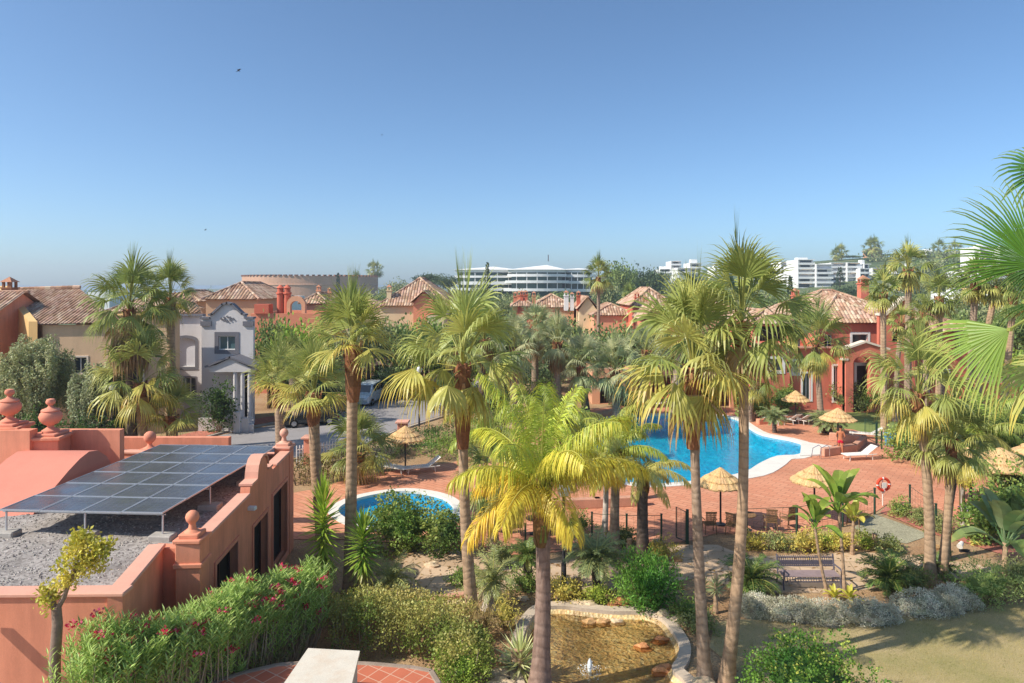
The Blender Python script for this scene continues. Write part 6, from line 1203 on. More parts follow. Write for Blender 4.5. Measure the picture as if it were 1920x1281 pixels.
def broad(seed, cols, r=3.0, h=3.4, n=2600, ll=.3, lw=.11):
    """crown mesh of a broadleaf tree in lobes; trunk top at the origin"""
    rng = random.Random(seed); mb = MB()
    for i in range(9):
        a = rng.uniform(0, 6.28); q = rng.uniform(.2, .72) * r; c = (math.cos(a) * q, math.sin(a) * q, h * rng.uniform(.15, .8)); rr_ = r * rng.uniform(.38, .55); cloud(mb, rng, c, (rr_, rr_, rr_ * .8), n // 9, ll, lw, cols, shell=.5, rough=.4, cl=6)
    return mb
KB = {'green': (H('#667c44'), H('#98a45c')), 'dark': (H('#43563a'), H('#6a7a4c')), 'olive': (H('#7c8556'), H('#a8ad78')), 'lime': (H('#7d9a38'), H('#a9b94f')), 'brown': (H('#6b6040'), H('#8f8558'))}
def tree(label, px, ybase, ytop, Y, kind, seed, wpx=None, name='broadleaf_tree', group='trees beyond the road', flatc=False, cat='tree'):
    z0 = hill(X(px, Y), Y); base = Vector((X(px, Y), Y, z0)); H_ = max(2.0, Z(ytop, Y) - z0); wd = (wpx or 60) / F * Y / 2; T = thing(name, label, cat, base, group)
    me = crown_obj(('broad', kind, seed % 3), lambda: broad(seed % 3 + 60, KB[kind]), leaf_m); ch = H_ * (.72 if not flatc else .35); tz = H_ - ch
    b_ = MB(); b_.tube([base - Vector((0, 0, .3)), base + Vector((0, 0, tz + ch * .35))], [.05 * H_ ** .8, .03 * H_ ** .8], 7); b_.build('trunk', wood_dark, T); 
    put(T, me, 'crown', base + Vector((0, 0, tz)), prng.uniform(0, 6), (wd / 3.0, wd / 3.0, ch / 4.2)); return T
TR = [('green tree behind the salmon house chimneys', 515, 595, 585, 60, 'green', 1, 90), ('leafy tree in front of the salmon house', 570, 600, 590, 57, 'lime', 2, 120), ('olive tree filling the gap beyond the road corner', 620, 600, 600, 62, 'olive', 3, 90), ('green tree below the large cream house', 740, 600, 600, 66, 'green', 4, 110),
      ('yellow-green tree below the cream gable', 800, 600, 592, 68, 'lime', 5, 90), ('dark tree across the road with the arch beneath', 735, 700, 672, 62, 'dark', 6, 60), ('dark round tree beyond the road bend', 830, 700, 640, 64, 'dark', 7, 80), ('green tree behind the grove on the left', 905, 600, 600, 74, 'green', 8, 90), ('olive tree behind the grey-green palms', 980, 600, 590, 78, 'olive', 9, 100), ('green tree in front of the pink tiled house', 1050, 600, 585, 76, 'green', 10, 100),
      ('dark tree by the small lilac roof', 1020, 640, 600, 72, 'dark', 11, 80), ('olive tree right of the thin far palm', 1165, 620, 600, 70, 'olive', 12, 100), ('green tree before the brick-red house', 1230, 640, 605, 68, 'green', 13, 80), ('dark tree behind the pool pavilion', 1330, 720, 640, 66, 'dark', 14, 110), ('green tree left of the red villa', 1395, 720, 650, 64, 'green', 15, 80), ('green tree behind the pavilion centre', 1260, 720, 650, 65, 'green', 16, 100), ('olive tree left of the pink pool house', 1080, 720, 650, 66, 'olive', 17, 90), ('dark tree behind the grove trunks', 1000, 720, 665, 62, 'dark', 18, 100), ('lime tree behind the grove at left', 925, 720, 660, 63, 'lime', 19, 90), ('green tree by the bend in the road', 880, 720, 655, 64, 'green', 20, 70)]
for a in TR: tree(a[0], *a[1:7], wpx=a[7])
TR += [('bushy tree hiding the salmon house wall by the grey house', 505, 700, 628, 58, 'green', 41, 70), ('bushy tree between the road corner and the salmon house', 560, 720, 640, 57, 'olive', 42, 80), ('broad tree hiding the walls of the large cream house', 690, 600, 588, 63, 'olive', 31, 110), ('leafy tree in front of the cream gable wall', 790, 600, 590, 62, 'green', 32, 120), ('bushy tree right of the cream gable', 850, 600, 588, 64, 'lime', 33, 110), ('olive tree before the four brick chimneys', 950, 600, 590, 66, 'green', 34, 110), ('tree below the pink tiled house', 1030, 600, 592, 68, 'olive', 35, 110), ('dense tree below the cream gabled house', 1105, 600, 592, 66, 'green', 36, 110), ('tree covering the foot of the twin-chimney house', 1180, 600, 600, 64, 'green', 37, 110), ('tree below the low orange house', 1245, 600, 605, 63, 'olive', 38, 100), ('tree behind the crown of the left twin palm', 1320, 600, 592, 64, 'green', 39, 110)]
for a in TR[20:]: tree(a[0], *a[1:7], wpx=a[7])
TR2 = [('olive tree at the far right behind the palms', 1790, 600, 575, 80, 'green', 1, 110), ('green tree behind the right palm row', 1850, 600, 570, 85, 'olive', 2, 120), ('dark tree between the villa and the right palm row', 1735, 600, 560, 84, 'dark', 3, 90), ('green tree at the right edge behind the wall', 1905, 600, 575, 76, 'green', 4, 120), ('lime tree behind the right wall', 1870, 700, 640, 66, 'lime', 5, 100), ('green tree right of the villa', 1760, 640, 610, 75, 'green', 6, 80), ('olive tree before the slope at far right', 1820, 600, 545, 120, 'olive', 7, 120), ('green tree on the low slope at far right', 1890, 600, 540, 130, 'green', 8, 120), ('dark tree behind the villa roof', 1725, 600, 540, 110, 'dark', 9, 70), ('tree at the foot of the slope behind the villa roof', 1560, 600, 540, 120, 'olive', 10, 80), ('tree behind the tallest palm crown', 1450, 600, 550, 110, 'green', 11, 100), ('tree left of the villa roof', 1510, 600, 548, 100, 'green', 12, 80), ('tree behind the twin palms', 1350, 600, 556, 105, 'olive', 13, 90)]
for a in TR2: tree(a[0], *a[1:7], wpx=a[7], group='trees behind the red villa')
# far wooded skyline
TR3 = [('flat-topped pine on the skyline right of the bullring', 805, 545, 511, 260, 'dark', 1, 80, 1), ('second flat-topped pine left of the office building', 842, 550, 516, 250, 'dark', 2, 60, 1), ('pine grove edge right of the bullring', 745, 545, 518, 280, 'olive', 3, 70, 0), ('low skyline tree behind the bullring', 668, 540, 504, 480, 'green', 4, 16, 0), ('tree at the foot of the office building, left', 900, 560, 535, 220, 'green', 5, 70, 0), ('tree at the foot of the office building, centre', 985, 560, 541, 210, 'olive', 6, 90, 0), ('tree at the foot of the office building, right', 1060, 560, 544, 205, 'green', 7, 80, 0), ('big pine right of the office building', 1158, 560, 486, 230, 'green', 8, 70, 0),
       ('broad flat pine right of the slender far palm', 1200, 560, 488, 240, 'dark', 9, 100, 0), ('dark pine left of the white hillside block', 1232, 560, 500, 250, 'dark', 10, 60, 0), ('olive tree in front of the big pines', 1130, 570, 515, 180, 'olive', 11, 70, 0), ('dark tree below the broad flat pine', 1190, 575, 525, 170, 'dark', 12, 80, 0), ('olive tree left of the twin palm crowns', 1270, 575, 515, 170, 'olive', 13, 70, 0), ('green tree right of the left twin crown', 1330, 575, 525, 170, 'green', 14, 80, 0), ('tree below the stepped flats', 1520, 560, 538, 220, 'green', 15, 70, 0), ('tree below the middle flats', 1590, 560, 532, 240, 'dark', 16, 60, 0), ('tree below the narrow flats', 1640, 560, 536, 220, 'green', 17, 60, 0),
       ('green tree on the ridge by the top villa', 1598, 480, 478, 460, 'green', 18, 40, 0), ('tree on the ridge right of the hilltop villa', 1660, 480, 476, 460, 'dark', 19, 50, 0), ('ridge tree behind the palm row', 1740, 500, 480, 420, 'olive', 20, 60, 0), ('ridge tree right of the palm row', 1800, 500, 484, 420, 'green', 21, 80, 0), ('ridge tree at the right edge', 1880, 500, 484, 400, 'green', 22, 90, 0), ('tree left of the office building foot', 860, 560, 538, 215, 'olive', 23, 60, 0), ('skyline tree behind the ochre roof', 185, 548, 538, 300, 'green', 24, 50, 0), ('low tree in front of the bullring', 700, 560, 548, 200, 'green', 25, 60, 0),
       ('low tree behind the brown hip roof', 440, 560, 538, 200, 'olive', 26, 40, 0), ('low trees left of the bullring', 395, 548, 536, 240, 'olive', 27, 30, 0), ('tree between cream house and pink tiled house', 880, 570, 548, 150, 'green', 28, 90, 0), ('tree behind the row of small chimneys', 950, 570, 550, 150, 'olive', 29, 80, 0), ('tree behind the cream gable', 1100, 570, 548, 150, 'dark', 30, 70, 0), ('tree on the slope right of the flats', 1700, 560, 520, 260, 'olive', 31, 70, 0), ('tree on the slope under the pale flats', 1760, 560, 516, 260, 'green', 32, 80, 0), ('tree on the slope near the right edge', 1830, 560, 522, 240, 'dark', 33, 80, 0), ('green tree under the right edge flats', 1890, 560, 525, 230, 'green', 34, 80, 0), ('tree beside the white hillside block', 1300, 545, 508, 330, 'dark', 35, 40, 0), ('pine beside the leftmost twin crown', 1340, 545, 512, 330, 'green', 36, 50, 0)]
for a in TR3: tree(a[0], *a[1:7], wpx=a[7], group='trees on the wooded skyline', flatc=bool(a[8]))
for i, (px, y0, y1, Y, w_, lab) in enumerate(((914, 545, 494, 200, 12, 'dark cypress in front of the office building'), (1575, 545, 503, 260, 16, 'dark cypress below the white flats'), (634, 540, 513, 300, 8, 'small dark cypress before the bullring'), (1482, 560, 520, 200, 10, 'cypress half hidden behind the tallest palm'))):
    z0 = hill(X(px, Y), Y); base = Vector((X(px, Y), Y, z0)); T = thing('cypress', lab, 'tree', base, 'cypresses'); hh = Z(y1, Y) - z0; wd = w_ / F * Y / 2; mb = MB(); rg = random.Random(i)
    for k in range(420): t = rg.random(); a = rg.uniform(0, 6.28); rr_ = wd * (math.sin(math.pi * min(1, t * .75 + .18)) ** .8) * rg.uniform(.7, 1.1); p = base + Vector((math.cos(a) * rr_, math.sin(a) * rr_, hh * t)); [leafquad(mb, rg, p, Vector((math.cos(a) * .3, math.sin(a) * .3, 1)), .5, .16, jit(KB['dark'][0], rg, .3), .8, .4) for _ in range(3)]
    mb.build('crown', leaf_m, T); b_ = MB(); b_.tube([base, base + Vector((0, 0, hh * .9))], [wd * .35, .03], 6); b_.build('trunk', wood_dark, T)
for i, (px, py, Y, s_, lab) in enumerate(((1568, 478, 460, 3.0, 'left of the small palms on the white flats roof line'), (1578, 474, 460, 3.0, 'small palm right beside the first on the roof line'), (1632, 467, 495, 4, 'small palm left of the hilltop villa roof'), (1640, 465, 495, 4, 'small palm right of the hilltop villa roof'), (700, 508, 470, 3.4, 'tiny far palm right of the bullring, left one'), (708, 509, 470, 3.2, 'tiny far palm right of the bullring, right one'), (1760, 470, 480, 4, 'small ridge palm left of the big foreground frond'), (1790, 474, 470, 4, 'small ridge palm under the big foreground frond'), (1215, 575, 120, 1.6, 'small fan palm in front of the dark pines'), (1182, 560, 150, 1.7, 'small fan palm among the skyline pines'))):
    base = Vector((X(px, Y), Y, hill(X(px, Y), Y))); top = D(px, py, Y)
    if top.z - base.z < 1: base.z = top.z - 6
    fan_palm(lab, base, top, 'far', 60 + i, s_, (.3, .25), bark_grey, 0, group='tiny palms on the skyline', low=True)
# undergrowth under the left trees, climbing greens
for i, (px, py, Y, rx, rz_, lab) in enumerate(((60, 845, 40, 2.2, 1.6, 'dark undergrowth at the foot of the first weeping tree'), (150, 852, 39, 2.2, 1.5, 'dark undergrowth below the second weeping tree'), (210, 850, 41, 1.6, 1.3, 'dark undergrowth by the old bearded palm'), (412, 780, 48.2, 1.1, 1.9, 'round dark-green climber beside the grey house porch'), (700, 690, 64, 2.5, 1.3, 'dark garden shrub across the road behind the van'), (752, 705, 63, 2.5, 1.3, 'dark shrub by the low wall across the road'), (600, 745, 54, 2.5, 2.0, 'dark shrub behind the parked black car'), (850, 740, 56, 2.0, 1.6, 'shrub at the bend of the road'), (1180, 765, 56, 1.5, .9, 'shrub left of the pool pavilion'), (1300, 765, 57, 1.6, .9, 'shrub behind the left twin trunk at the pavilion'), (1420, 775, 53, 1.4, 1.4, 'large-leaved shrub right of the tallest trunk'), (930, 790, 52, 2.2, 1.6, 'shrub mass at the left of the grove'), (1010, 790, 52, 2.2, 1.6, 'shrub mass under the grove centre'), (1080, 800, 48, 1.2, .9, 'shrub under the thick brown grove trunk'), (1170, 830, 46, 1.0, .8, 'low palm-like shrub at the pool rim'), (145, 858, 36, .5, .6, 'bright green potted shrub near the clubhouse finials'))):
    shrub(lab, (X(px, Y), Y, 0), (rx, rx * .7, rz_), 1700, .17, .06, (H('#3a5228'), H('#5f7a38')) if i < 8 else GRN, seed=120 + i, name='undergrowth_shrub', group='dark shrubs under the trees', rough=.5)

# wooded slopes: tree cover nobody could count, one mass
rng = random.Random(31); mb = MB(); k_ = 0
while k_ < 1700:
    Y = 95 + 330 * rng.random() ** 1.2; x = X(rng.uniform(820, 2000), Y)
    if 285 < Y < 345 and -30 < x < 45: continue
    z = hill(x, Y); px = 960 + x / Y * F
    if px < 1230 and Y > 280: continue
    if 1490 < px < 1720 and 190 < Y < 365: continue
    if 1230 < px < 1600 and Y > 310: continue
    if 1600 <= px < 1720 and Y < 420: continue
    k_ += 1; r_ = rng.uniform(1.6, 3.2) * (1 + Y / 500); hh = r_ * rng.uniform(.6, .95); cc_ = rng.choice([KB['green'], KB['olive'], KB['dark'], KB['olive']]); c0_ = jit(cc_[0], rng, .2); c1_ = jit(cc_[1], rng, .2)
    cloud(mb, rng, (x, Y, z + hh * .55), (r_, r_, hh * .75), 90, .7 * (1 + Y / 500), .28 * (1 + Y / 500), (c0_, c1_), shell=.7, rough=.4, cl=6, zmin=z)
wo = mb.build('hillside_woodland', leaf_m); wo['kind'] = 'stuff'

# short grass blades over the front lawn
rng = random.Random(8); mb = MB(); lw_ = [W(a, c) for a, c in [(1345, 1172), (1390, 1166), (1480, 1170), (1560, 1176), (1640, 1170), (1700, 1159), (1800, 1149), (1920, 1136), (2000, 1130), (2000, 1300), (1330, 1300), (1390, 1262), (1335, 1218)]]
for i in range(60000):
    x = rng.uniform(5, 19); y = rng.uniform(16.8, 24)
    if not in_ring(x, y, lw_): continue
    h_ = rng.uniform(.015, .045); a = rng.uniform(0, 6.28); k = .006; c = mixc(mixc(H('#97924f'), H('#c2ad78'), rng.random()), H('#7f8a45'), max(0, noise.noise(Vector((x, y, 0)) * .8)) * 1.5)
    mb.poly([(x - k * math.cos(a), y - k * math.sin(a), .014), (x + k * math.cos(a), y + k * math.sin(a), .014), (x + rng.uniform(-.02, .02), y + rng.uniform(-.02, .02), .014 + h_)], jit(c, rng, .2))
go_ = mb.build('grass', leaf_m); go_['kind'] = 'stuff'
# fallen leaves and husks on the sandy path and soil
mb = MB()
for i in range(1500):
    p = W(rng.uniform(700, 1900), rng.uniform(1015, 1135), .02); a = rng.uniform(0, 6.28); l = rng.uniform(.03, .12); w_ = l * rng.uniform(.15, .4); d = Vector((math.cos(a), math.sin(a), 0)); s2 = Vector((-d.y, d.x, 0)); mb.poly([p - d * l, p - s2 * w_ + Vector((0, 0, .012)), p + d * l, p + s2 * w_ + Vector((0, 0, .01))], jit(rng.choice([H('#a8844f'), H('#8d6a42'), H('#c2a877'), H('#6f5a3c')]), rng, .2))
fo_ = mb.build('fallen_leaves', leaf_m); fo_['kind'] = 'stuff'
# ================================================================ FURNITURE, CARS, PEOPLE
straw, t_, b_, o_ = newmat('straw_thatch'); _a = N(t_, 'ShaderNodeAttribute', attribute_name='Col'); _n = N(t_, 'ShaderNodeTexNoise', Scale=22.0, Detail=5.0); _mp = N(t_, 'ShaderNodeMapping'); _mp.inputs['Scale'].default_value = (1, 1, .25); t_.links.new(coords(t_, 'obj'), _mp.inputs[0]); t_.links.new(_mp.outputs[0], _n.inputs['Vector'])
_r = ramp(t_, [(.3, (.7,) * 3), (.7, (1.15,) * 3)]); t_.links.new(_n.outputs[0], _r.inputs[0]); _m = N(t_, 'ShaderNodeMix', data_type='RGBA', blend_type='MULTIPLY'); _m.inputs[0].default_value = 1; t_.links.new(_a.outputs['Color'], _m.inputs[6]); t_.links.new(_r.outputs[0], _m.inputs[7]); t_.links.new(_m.outputs[2], b_.inputs['Base Color']); b_.inputs['Roughness'].default_value = .95; bump(t_, b_, _n.outputs[0], .8, .03)
metal_green = mat('dark_green_metal', H('#2f4a3c'), .5, .1, 3); metal_dark = mat('dark_iron', H('#3c3a3c'), .55, .15, 5, metal=.3); plastic_white = mat('white_resin', H('#ece7dc'), .5, .05, 3); wicker = mat('brown_wicker', H('#8b6a4a'), .9, .25, 12, .4, 60); rng = random.Random(9)
def umbrella_proto():
    T = thing('straw_umbrella', 'x', 'sun umbrella'); b = MB(); b.tube([(0, 0, 0), (0, 0, 2.35)], .045, 10); b.lathe([(.25, 0), (.25, .05), (.06, .08), (.05, .3)], (0, 0, 0), 12); b.build('pole', metal_dark, T, smooth=True); b = MB(); r_ = random.Random(2)
    for r0, z0, r1, z1 in ((1.12, 1.80, .55, 2.14), (.84, 2.01, .3, 2.30), (.5, 2.2, .03, 2.52)):
        n = 72; out = []; inn = []
        for i in range(n):
            a = 2 * math.pi * i / n; j = 1 + r_.uniform(-.035, .035); out.append((r0 * j * math.cos(a), r0 * j * math.sin(a), z0 + r_.uniform(-.03, .02))); inn.append((r1 * math.cos(a), r1 * math.sin(a), z1))
        for i in range(n): j = (i + 1) % n; b.add([out[i], out[j], inn[j], inn[i], (out[i][0] * .98, out[i][1] * .98, out[i][2] - .06), (out[j][0] * .98, out[j][1] * .98, out[j][2] - .06)], [(0, 1, 2, 3), (4, 5, 1, 0)], jit(H('#d9b27c'), r_, .16))
        for i in range(90): a = r_.uniform(0, 6.28); q = r0 * r_.uniform(.9, 1.02); p = Vector((q * math.cos(a), q * math.sin(a), z0 + .03)); e = p + Vector((math.cos(a) * .1, math.sin(a) * .1, -.09)); s_ = Vector((-math.sin(a), math.cos(a), 0)) * .012; b.add([p - s_, p + s_, e], [(0, 1, 2)], jit(H('#c99f66'), r_, .2))
    b.build('canopy', straw, T)
    b = MB()
    for i in range(8): a = i * math.pi / 4; b.tube([(0, 0, 2.3), (1.0 * math.cos(a), 1.0 * math.sin(a), 1.80)], .012, 5)
    b.build('ribs', metal_dark, T); return T
def place(proto, used, loc, rz, label, sc=None, group=None):
    if not used: proto.location = loc; proto.rotation_euler = (0, 0, rz); proto['label'] = label; proto['group'] = group; used.append(1); o = proto
    else: o = copy_tree(proto, None, loc, rz, None, label, group)
    if sc: o.scale = sc if hasattr(sc, '__len__') else (sc,) * 3
    return o
u = umbrella_proto(); fl_ = []
for px, py, z, s_, lab in ((1351, 985, 0, .92, 'straw umbrella beside the left twin trunk at the near edge of the deck'), (1527, 978, 0, .9, 'straw umbrella behind the tall banana-like plant'), (1571, 838, 0, 1.0, 'small straw umbrella in front of the red villa behind the pool'), (760, 882, 0, .97, 'straw umbrella at the left by the road hedge'), (1820, 950, 0, 1.35, 'left of the two big straw umbrellas over the sun bathers'), (1876, 952, 0, 1.4, 'right one of the two big straw umbrellas, nearer the right edge'), (1962, 925, 0, 1.25, 'straw umbrella cut off by the right edge'), (1492, 795, 0, .9, 'straw umbrella half hidden behind the grey trunk before the villa')):
    p = W(px, py); place(u, fl_, (p.x, p.y, .02), rng.uniform(0, 1), lab, (s_, s_, 1.0 if s_ < 1.1 else 1.12), 'straw umbrellas')
def lounger_proto(m):
    T = thing('sun_lounger', 'x', 'sun lounger'); b = MB()
    for s_ in (-1, 1): b.tube([(-.95, s_ * .3, .32), (.35, s_ * .3, .32), (1.0, s_ * .3, .34)], .028, 8)
    b.tube([(-.95, -.3, .32), (-.95, .3, .32)], .028, 8); b.build('frame', m, T, smooth=True)
    b = MB()
    for i in range(14): b.box((-.88 + i * .095, 0, .35), (.075, .58, .02), bev=.006)
    b.build('seat', m, T)
    b = MB()
    for i in range(9): t = i / 8; b.box((.42 + t * .6, 0, .37 + t * .42), (.07, .56, .02), tilt=(0, -R(35)), bev=.006)
    for s_ in (-1, 1): b.tube([(.38, s_ * .28, .34), (1.05, s_ * .28, .80)], .022, 6)
    b.build('backrest', m, T)
    for sx in (-.75, .7):
        for sy in (-.28, .28): b = MB(); b.tube([(sx, sy, .32), (sx * 1.06, sy, 0)], [.028, .02], 8); b.build('leg', m, T)
    return T
lp = lounger_proto(plastic_white); fl2 = []
for px, py, a, lab, g_ in ((1610, 862, R(10), 'white lounger alone on the deck right of the standing person', None), (1622, 822, R(-25), 'white lounger on the back lawn behind the standing person', None), (1478, 793, R(-65), 'white lounger with raised back, middle of three behind the pool', None), (1452, 795, R(-70), 'leftmost white lounger of three behind the pool', None), (1496, 794, R(-60), 'rightmost white lounger of three behind the pool', None), (1235, 764, R(20), 'white lounger left of the rinse wheel behind the pool', None), (1300, 766, R(160), 'white lounger behind the left twin trunk at the far pool side', None), (738, 886, R(150), 'lounger in shade under the left straw umbrella', None), (790, 886, R(20), 'lounger right of the left straw umbrella pole', None), (1800, 886, R(30), 'lounger with raised back behind the big straw umbrellas', None)):
    p = W(px, py); place(lp, fl2, (p.x, p.y, .022), a, lab, None, 'white sun loungers')
fab_blue = mat('navy_towel', H('#3b3f7a'), .95, .15, 4, .3, 40)
lp2 = copy_tree(lp, None, tuple(W(1842, 968) + Vector((0, 0, .022))), R(12), None, 'lounger covered with a dark blue towel under the big straw umbrellas', 'white sun loungers')
p0 = W(1842, 968); T = lp2; b = MB(); V = [(-1.0, .36), (.38, .375), (1.05, .80)]
for (x0, z0), (x1, z1) in zip(V, V[1:]): b.add([(x0, -.33, z0), (x1, -.33, z1), (x1, .33, z1), (x0, .33, z0), (x0, -.33, z0 + .03), (x1, -.33, z1 + .03), (x1, .33, z1 + .03), (x0, .33, z0 + .03), (x0, -.34, z0 - .12), (x1, -.34, z1 - .12)], [(0, 3, 2, 1), (4, 5, 6, 7), (0, 1, 5, 4), (2, 3, 7, 6), (8, 9, 5, 4)])
to_ = b.build('towel', fab_blue, loc=(0, 0, 0)); to_.rotation_euler = (0, 0, R(12)); to_.location = p0 + Vector((0, 0, .026)); tag(to_, 'dark blue towel spread on the lounger under the big straw umbrellas', 'towel')
def chair_proto():
    T = thing('patio_chair', 'x', 'chair'); b = MB(); b.box((0, 0, .42), (.5, .5, .05), bev=.02); b.build('seat', wicker, T); b = MB()
    for i in range(8): b.box((-.21 + i * .06, .25 + .0, .72), (.035, .02, .55), tilt=(R(-10), 0))
    b.box((0, .30, 1.0), (.5, .03, .05), tilt=(R(-10), 0)); b.box((0, .22, .5), (.5, .03, .04), tilt=(R(-10), 0))
    for k in range(5): b.box((0, .235 + .02 * k, .56 + k * .1), (.46, .018, .02), tilt=(R(-10), 0))
    b.build('backrest', wicker, T)
    for s_ in (-1, 1): b = MB(); b.tube([(s_ * .27, .25, .66), (s_ * .28, -.2, .64), (s_ * .27, -.24, .42)], .02, 6); b.build('armrest', wicker, T)
    for sx in (-.23, .23):
        for sy in (-.22, .24): b = MB(); b.tube([(sx, sy, .41), (sx * 1.1, sy * 1.1, 0)], .02, 6); b.build('leg', wicker, T)
    return T
cpz = chair_proto(); fl3 = []
for px, py, a, lab in ((968, 1005, R(190), 'brown patio chair between the golden palm trunk and the grey trunk, left one'), (1040, 1008, R(160), 'brown patio chair right of the golden palm trunk'), (930, 1000, R(230), 'brown patio chair behind the grey palm trunk on the left'), (1330, 1000, R(180), 'patio chair under the umbrella beside the left twin trunk'), (1375, 1003, R(140), 'patio chair behind the tallest palm trunk'), (1478, 990, R(200), 'brown patio chair left of the banana-like plants'), (1445, 995, R(170), 'brown patio chair nearer the tallest palm'), (1600, 985, R(150), 'patio chair behind the tall banana-like plant')):
    p = W(px, py); place(cpz, fl3, (p.x, p.y, .022), a, lab, .95, 'brown patio chairs')
# low tables
for px, py, lab in ((1003, 1002, 'small round table between the left pair of patio chairs'), (1400, 995, 'small round table by the tallest palm trunk')):
    p = W(px, py); T = thing('patio_table', lab, 'table', (p.x, p.y, .02), 'small patio tables'); b = MB(); b.lathe([(.38, .66), (.4, .68), (.4, .70), (.38, .715)], (p.x, p.y, 0), 24); b.build('table_top', wicker, T); b = MB(); b.lathe([(.22, .02), (.22, .05), (.04, .1), (.035, .66)], (p.x, p.y, 0), 14); b.build('pedestal', metal_dark, T)
# bench -------------------------------------------------------------------------------
p = W(1518, 1101); T = thing('iron_bench', 'ornate dark cast-iron bench with lattice back facing the lawn', 'bench', (p.x, p.y, .02)); bl = 1.98; x0, y0 = p.x, p.y; iron = mat('weathered_iron', H('#6c6670'), .6, .15, 8, metal=.2); b = MB()
for i in range(6): b.box((x0, y0 - .18 + i * .085, .45 + .004 * i), (bl, .06, .03), bev=.01)
b.build('seat', mat('slatted_seat', H('#a38f8f'), .6, .12, 5), T)
b = MB(); zb_ = (.60, .98)
for i in range(26):
    x = x0 - bl / 2 + bl * (i + .5) / 26; c = (x, y0 + .36, .74); k = 10
    b.tube([(c[0] + .042 * math.cos(q * 6.283 / k), c[1], c[2] + .10 + .05 * math.sin(q * 6.283 / k)) for q in range(k + 1)], .010, 4, False); b.tube([(x - .035, c[1], .62), (x + .035, c[1], .80)], .010, 4); b.tube([(x + .035, c[1], .62), (x - .035, c[1], .80)], .010, 4)
    b.tube([(x - .03, c[1] + .01, .9), (x, c[1] + .01, .97), (x + .03, c[1] + .01, .9)], .012, 4)
b.box((x0, y0 + .36, .60), (bl, .035, .035)); b.box((x0, y0 + .36, .90), (bl, .035, .03)); b.box((x0, y0 + .355, .71), (bl * .99, .012, .14)); b.build('backrest', iron, T)
b = MB()
for i in range(22): x = x0 - bl / 2 + bl * (i + .5) / 22; b.tube([(x, y0 - .2, .43), (x + .02, y0 - .2, .28)], .012, 4)
b.box((x0, y0 - .2, .27), (bl, .03, .025)); b.build('apron', iron, T)
for s_ in (-1, 1):
    x = x0 + s_ * bl / 2; b = MB(); b.tube([(x, y0 - .26, .0), (x, y0 - .2, .22), (x, y0 - .24, .44), (x, y0 - .26, .62), (x, y0 - .16, .70), (x, y0 + .3, .68)], .028, 8); b.tube([(x, y0 + .42, .0), (x, y0 + .3, .3), (x, y0 + .32, .6), (x, y0 + .4, 1.0)], .03, 8); b.tube([(x, y0 - .2, .3), (x, y0 + .1, .36), (x, y0 + .3, .28)], .018, 6); b.build('side_frame', iron, T)
# fence round the terrace ----------------------------------------------------------------
def fence(label, px, zt=1.15, step=2.3, gates=()):
    P = [W(a, c) for a, c in px]; T = thing('wire_fence', label, 'fence', P[0], 'green metal fences'); wm = MB()
    for a, c in zip(P, P[1:]):
        d = c - a; L = d.length; n = max(1, round(L / step))
        for i in range(n + (1 if c is P[-1] else 0)):
            q = a + d * i / n; b = MB(); b.box((q.x, q.y, zt / 2 + .02), (.07, .07, zt + .05), math.atan2(d.y, d.x)); b.box((q.x, q.y, zt + .06), (.09, .09, .03), math.atan2(d.y, d.x)); b.build('post', metal_green, T)
        for z in (.12, zt): wm.tube([a + Vector((0, 0, z)), c + Vector((0, 0, z))], .012, 4)
        m = int(L / .28)
        for z in (.35, .6, .85): wm.tube([a + Vector((0, 0, z)), c + Vector((0, 0, z))], .004, 3)
        for i in range(m): q = a + d * i / m; wm.tube([q + Vector((0, 0, .12)), q + Vector((0, 0, zt))], .0035, 3)
    wm.build('wire_mesh', metal_green, T)
fence('green wire fence at the left end of the terrace, up to the lamp post', [(905, 1033), (985, 1040), (1058, 1036)]); fence('green wire fence between the pale trunk and the open gate', [(1110, 1016), (1175, 1020), (1240, 1020)])
fence('green wire fence behind the yellowish border shrubs right of the tallest palm', [(1400, 1006), (1494, 1002), (1580, 988), (1640, 965)]); fence('green wire fence right of the orange-tan palm at the red walk', [(1706, 958), (1755, 998)]); fence('green fence panel behind the lone white lounger', [(1653, 843), (1690, 856), (1740, 880)])
for a, c, lab in (((1268, 1012), (1286, 1020), 'open green gate between the two stretches of fence near the umbrella'), ((1622, 822), (1642, 832), 'green gate frame behind the standing person')):
    A, B = W(*a), W(*c); T = thing('metal_gate', lab, 'gate', A, 'green metal gates'); b = MB(); zt = 1.35
    b.tube([A + Vector((0, 0, .1)), A + Vector((0, 0, zt)), B + Vector((0, 0, zt - .05)), B + Vector((0, 0, .1)), A + Vector((0, 0, .1))], .025, 6); b.build('gate_frame', metal_green, T); b = MB(); b.box((B.x + .06, B.y, .7), (.1, .1, 1.4)); b.build('post', metal_green, T)
    b = MB(); n = 7
    for i in range(1, n): q = A.lerp(B, i / n); b.tube([q + Vector((0, 0, .1)), q + Vector((0, 0, zt - .03))], .006, 4)
    b.build('infill_bar', metal_green, T)
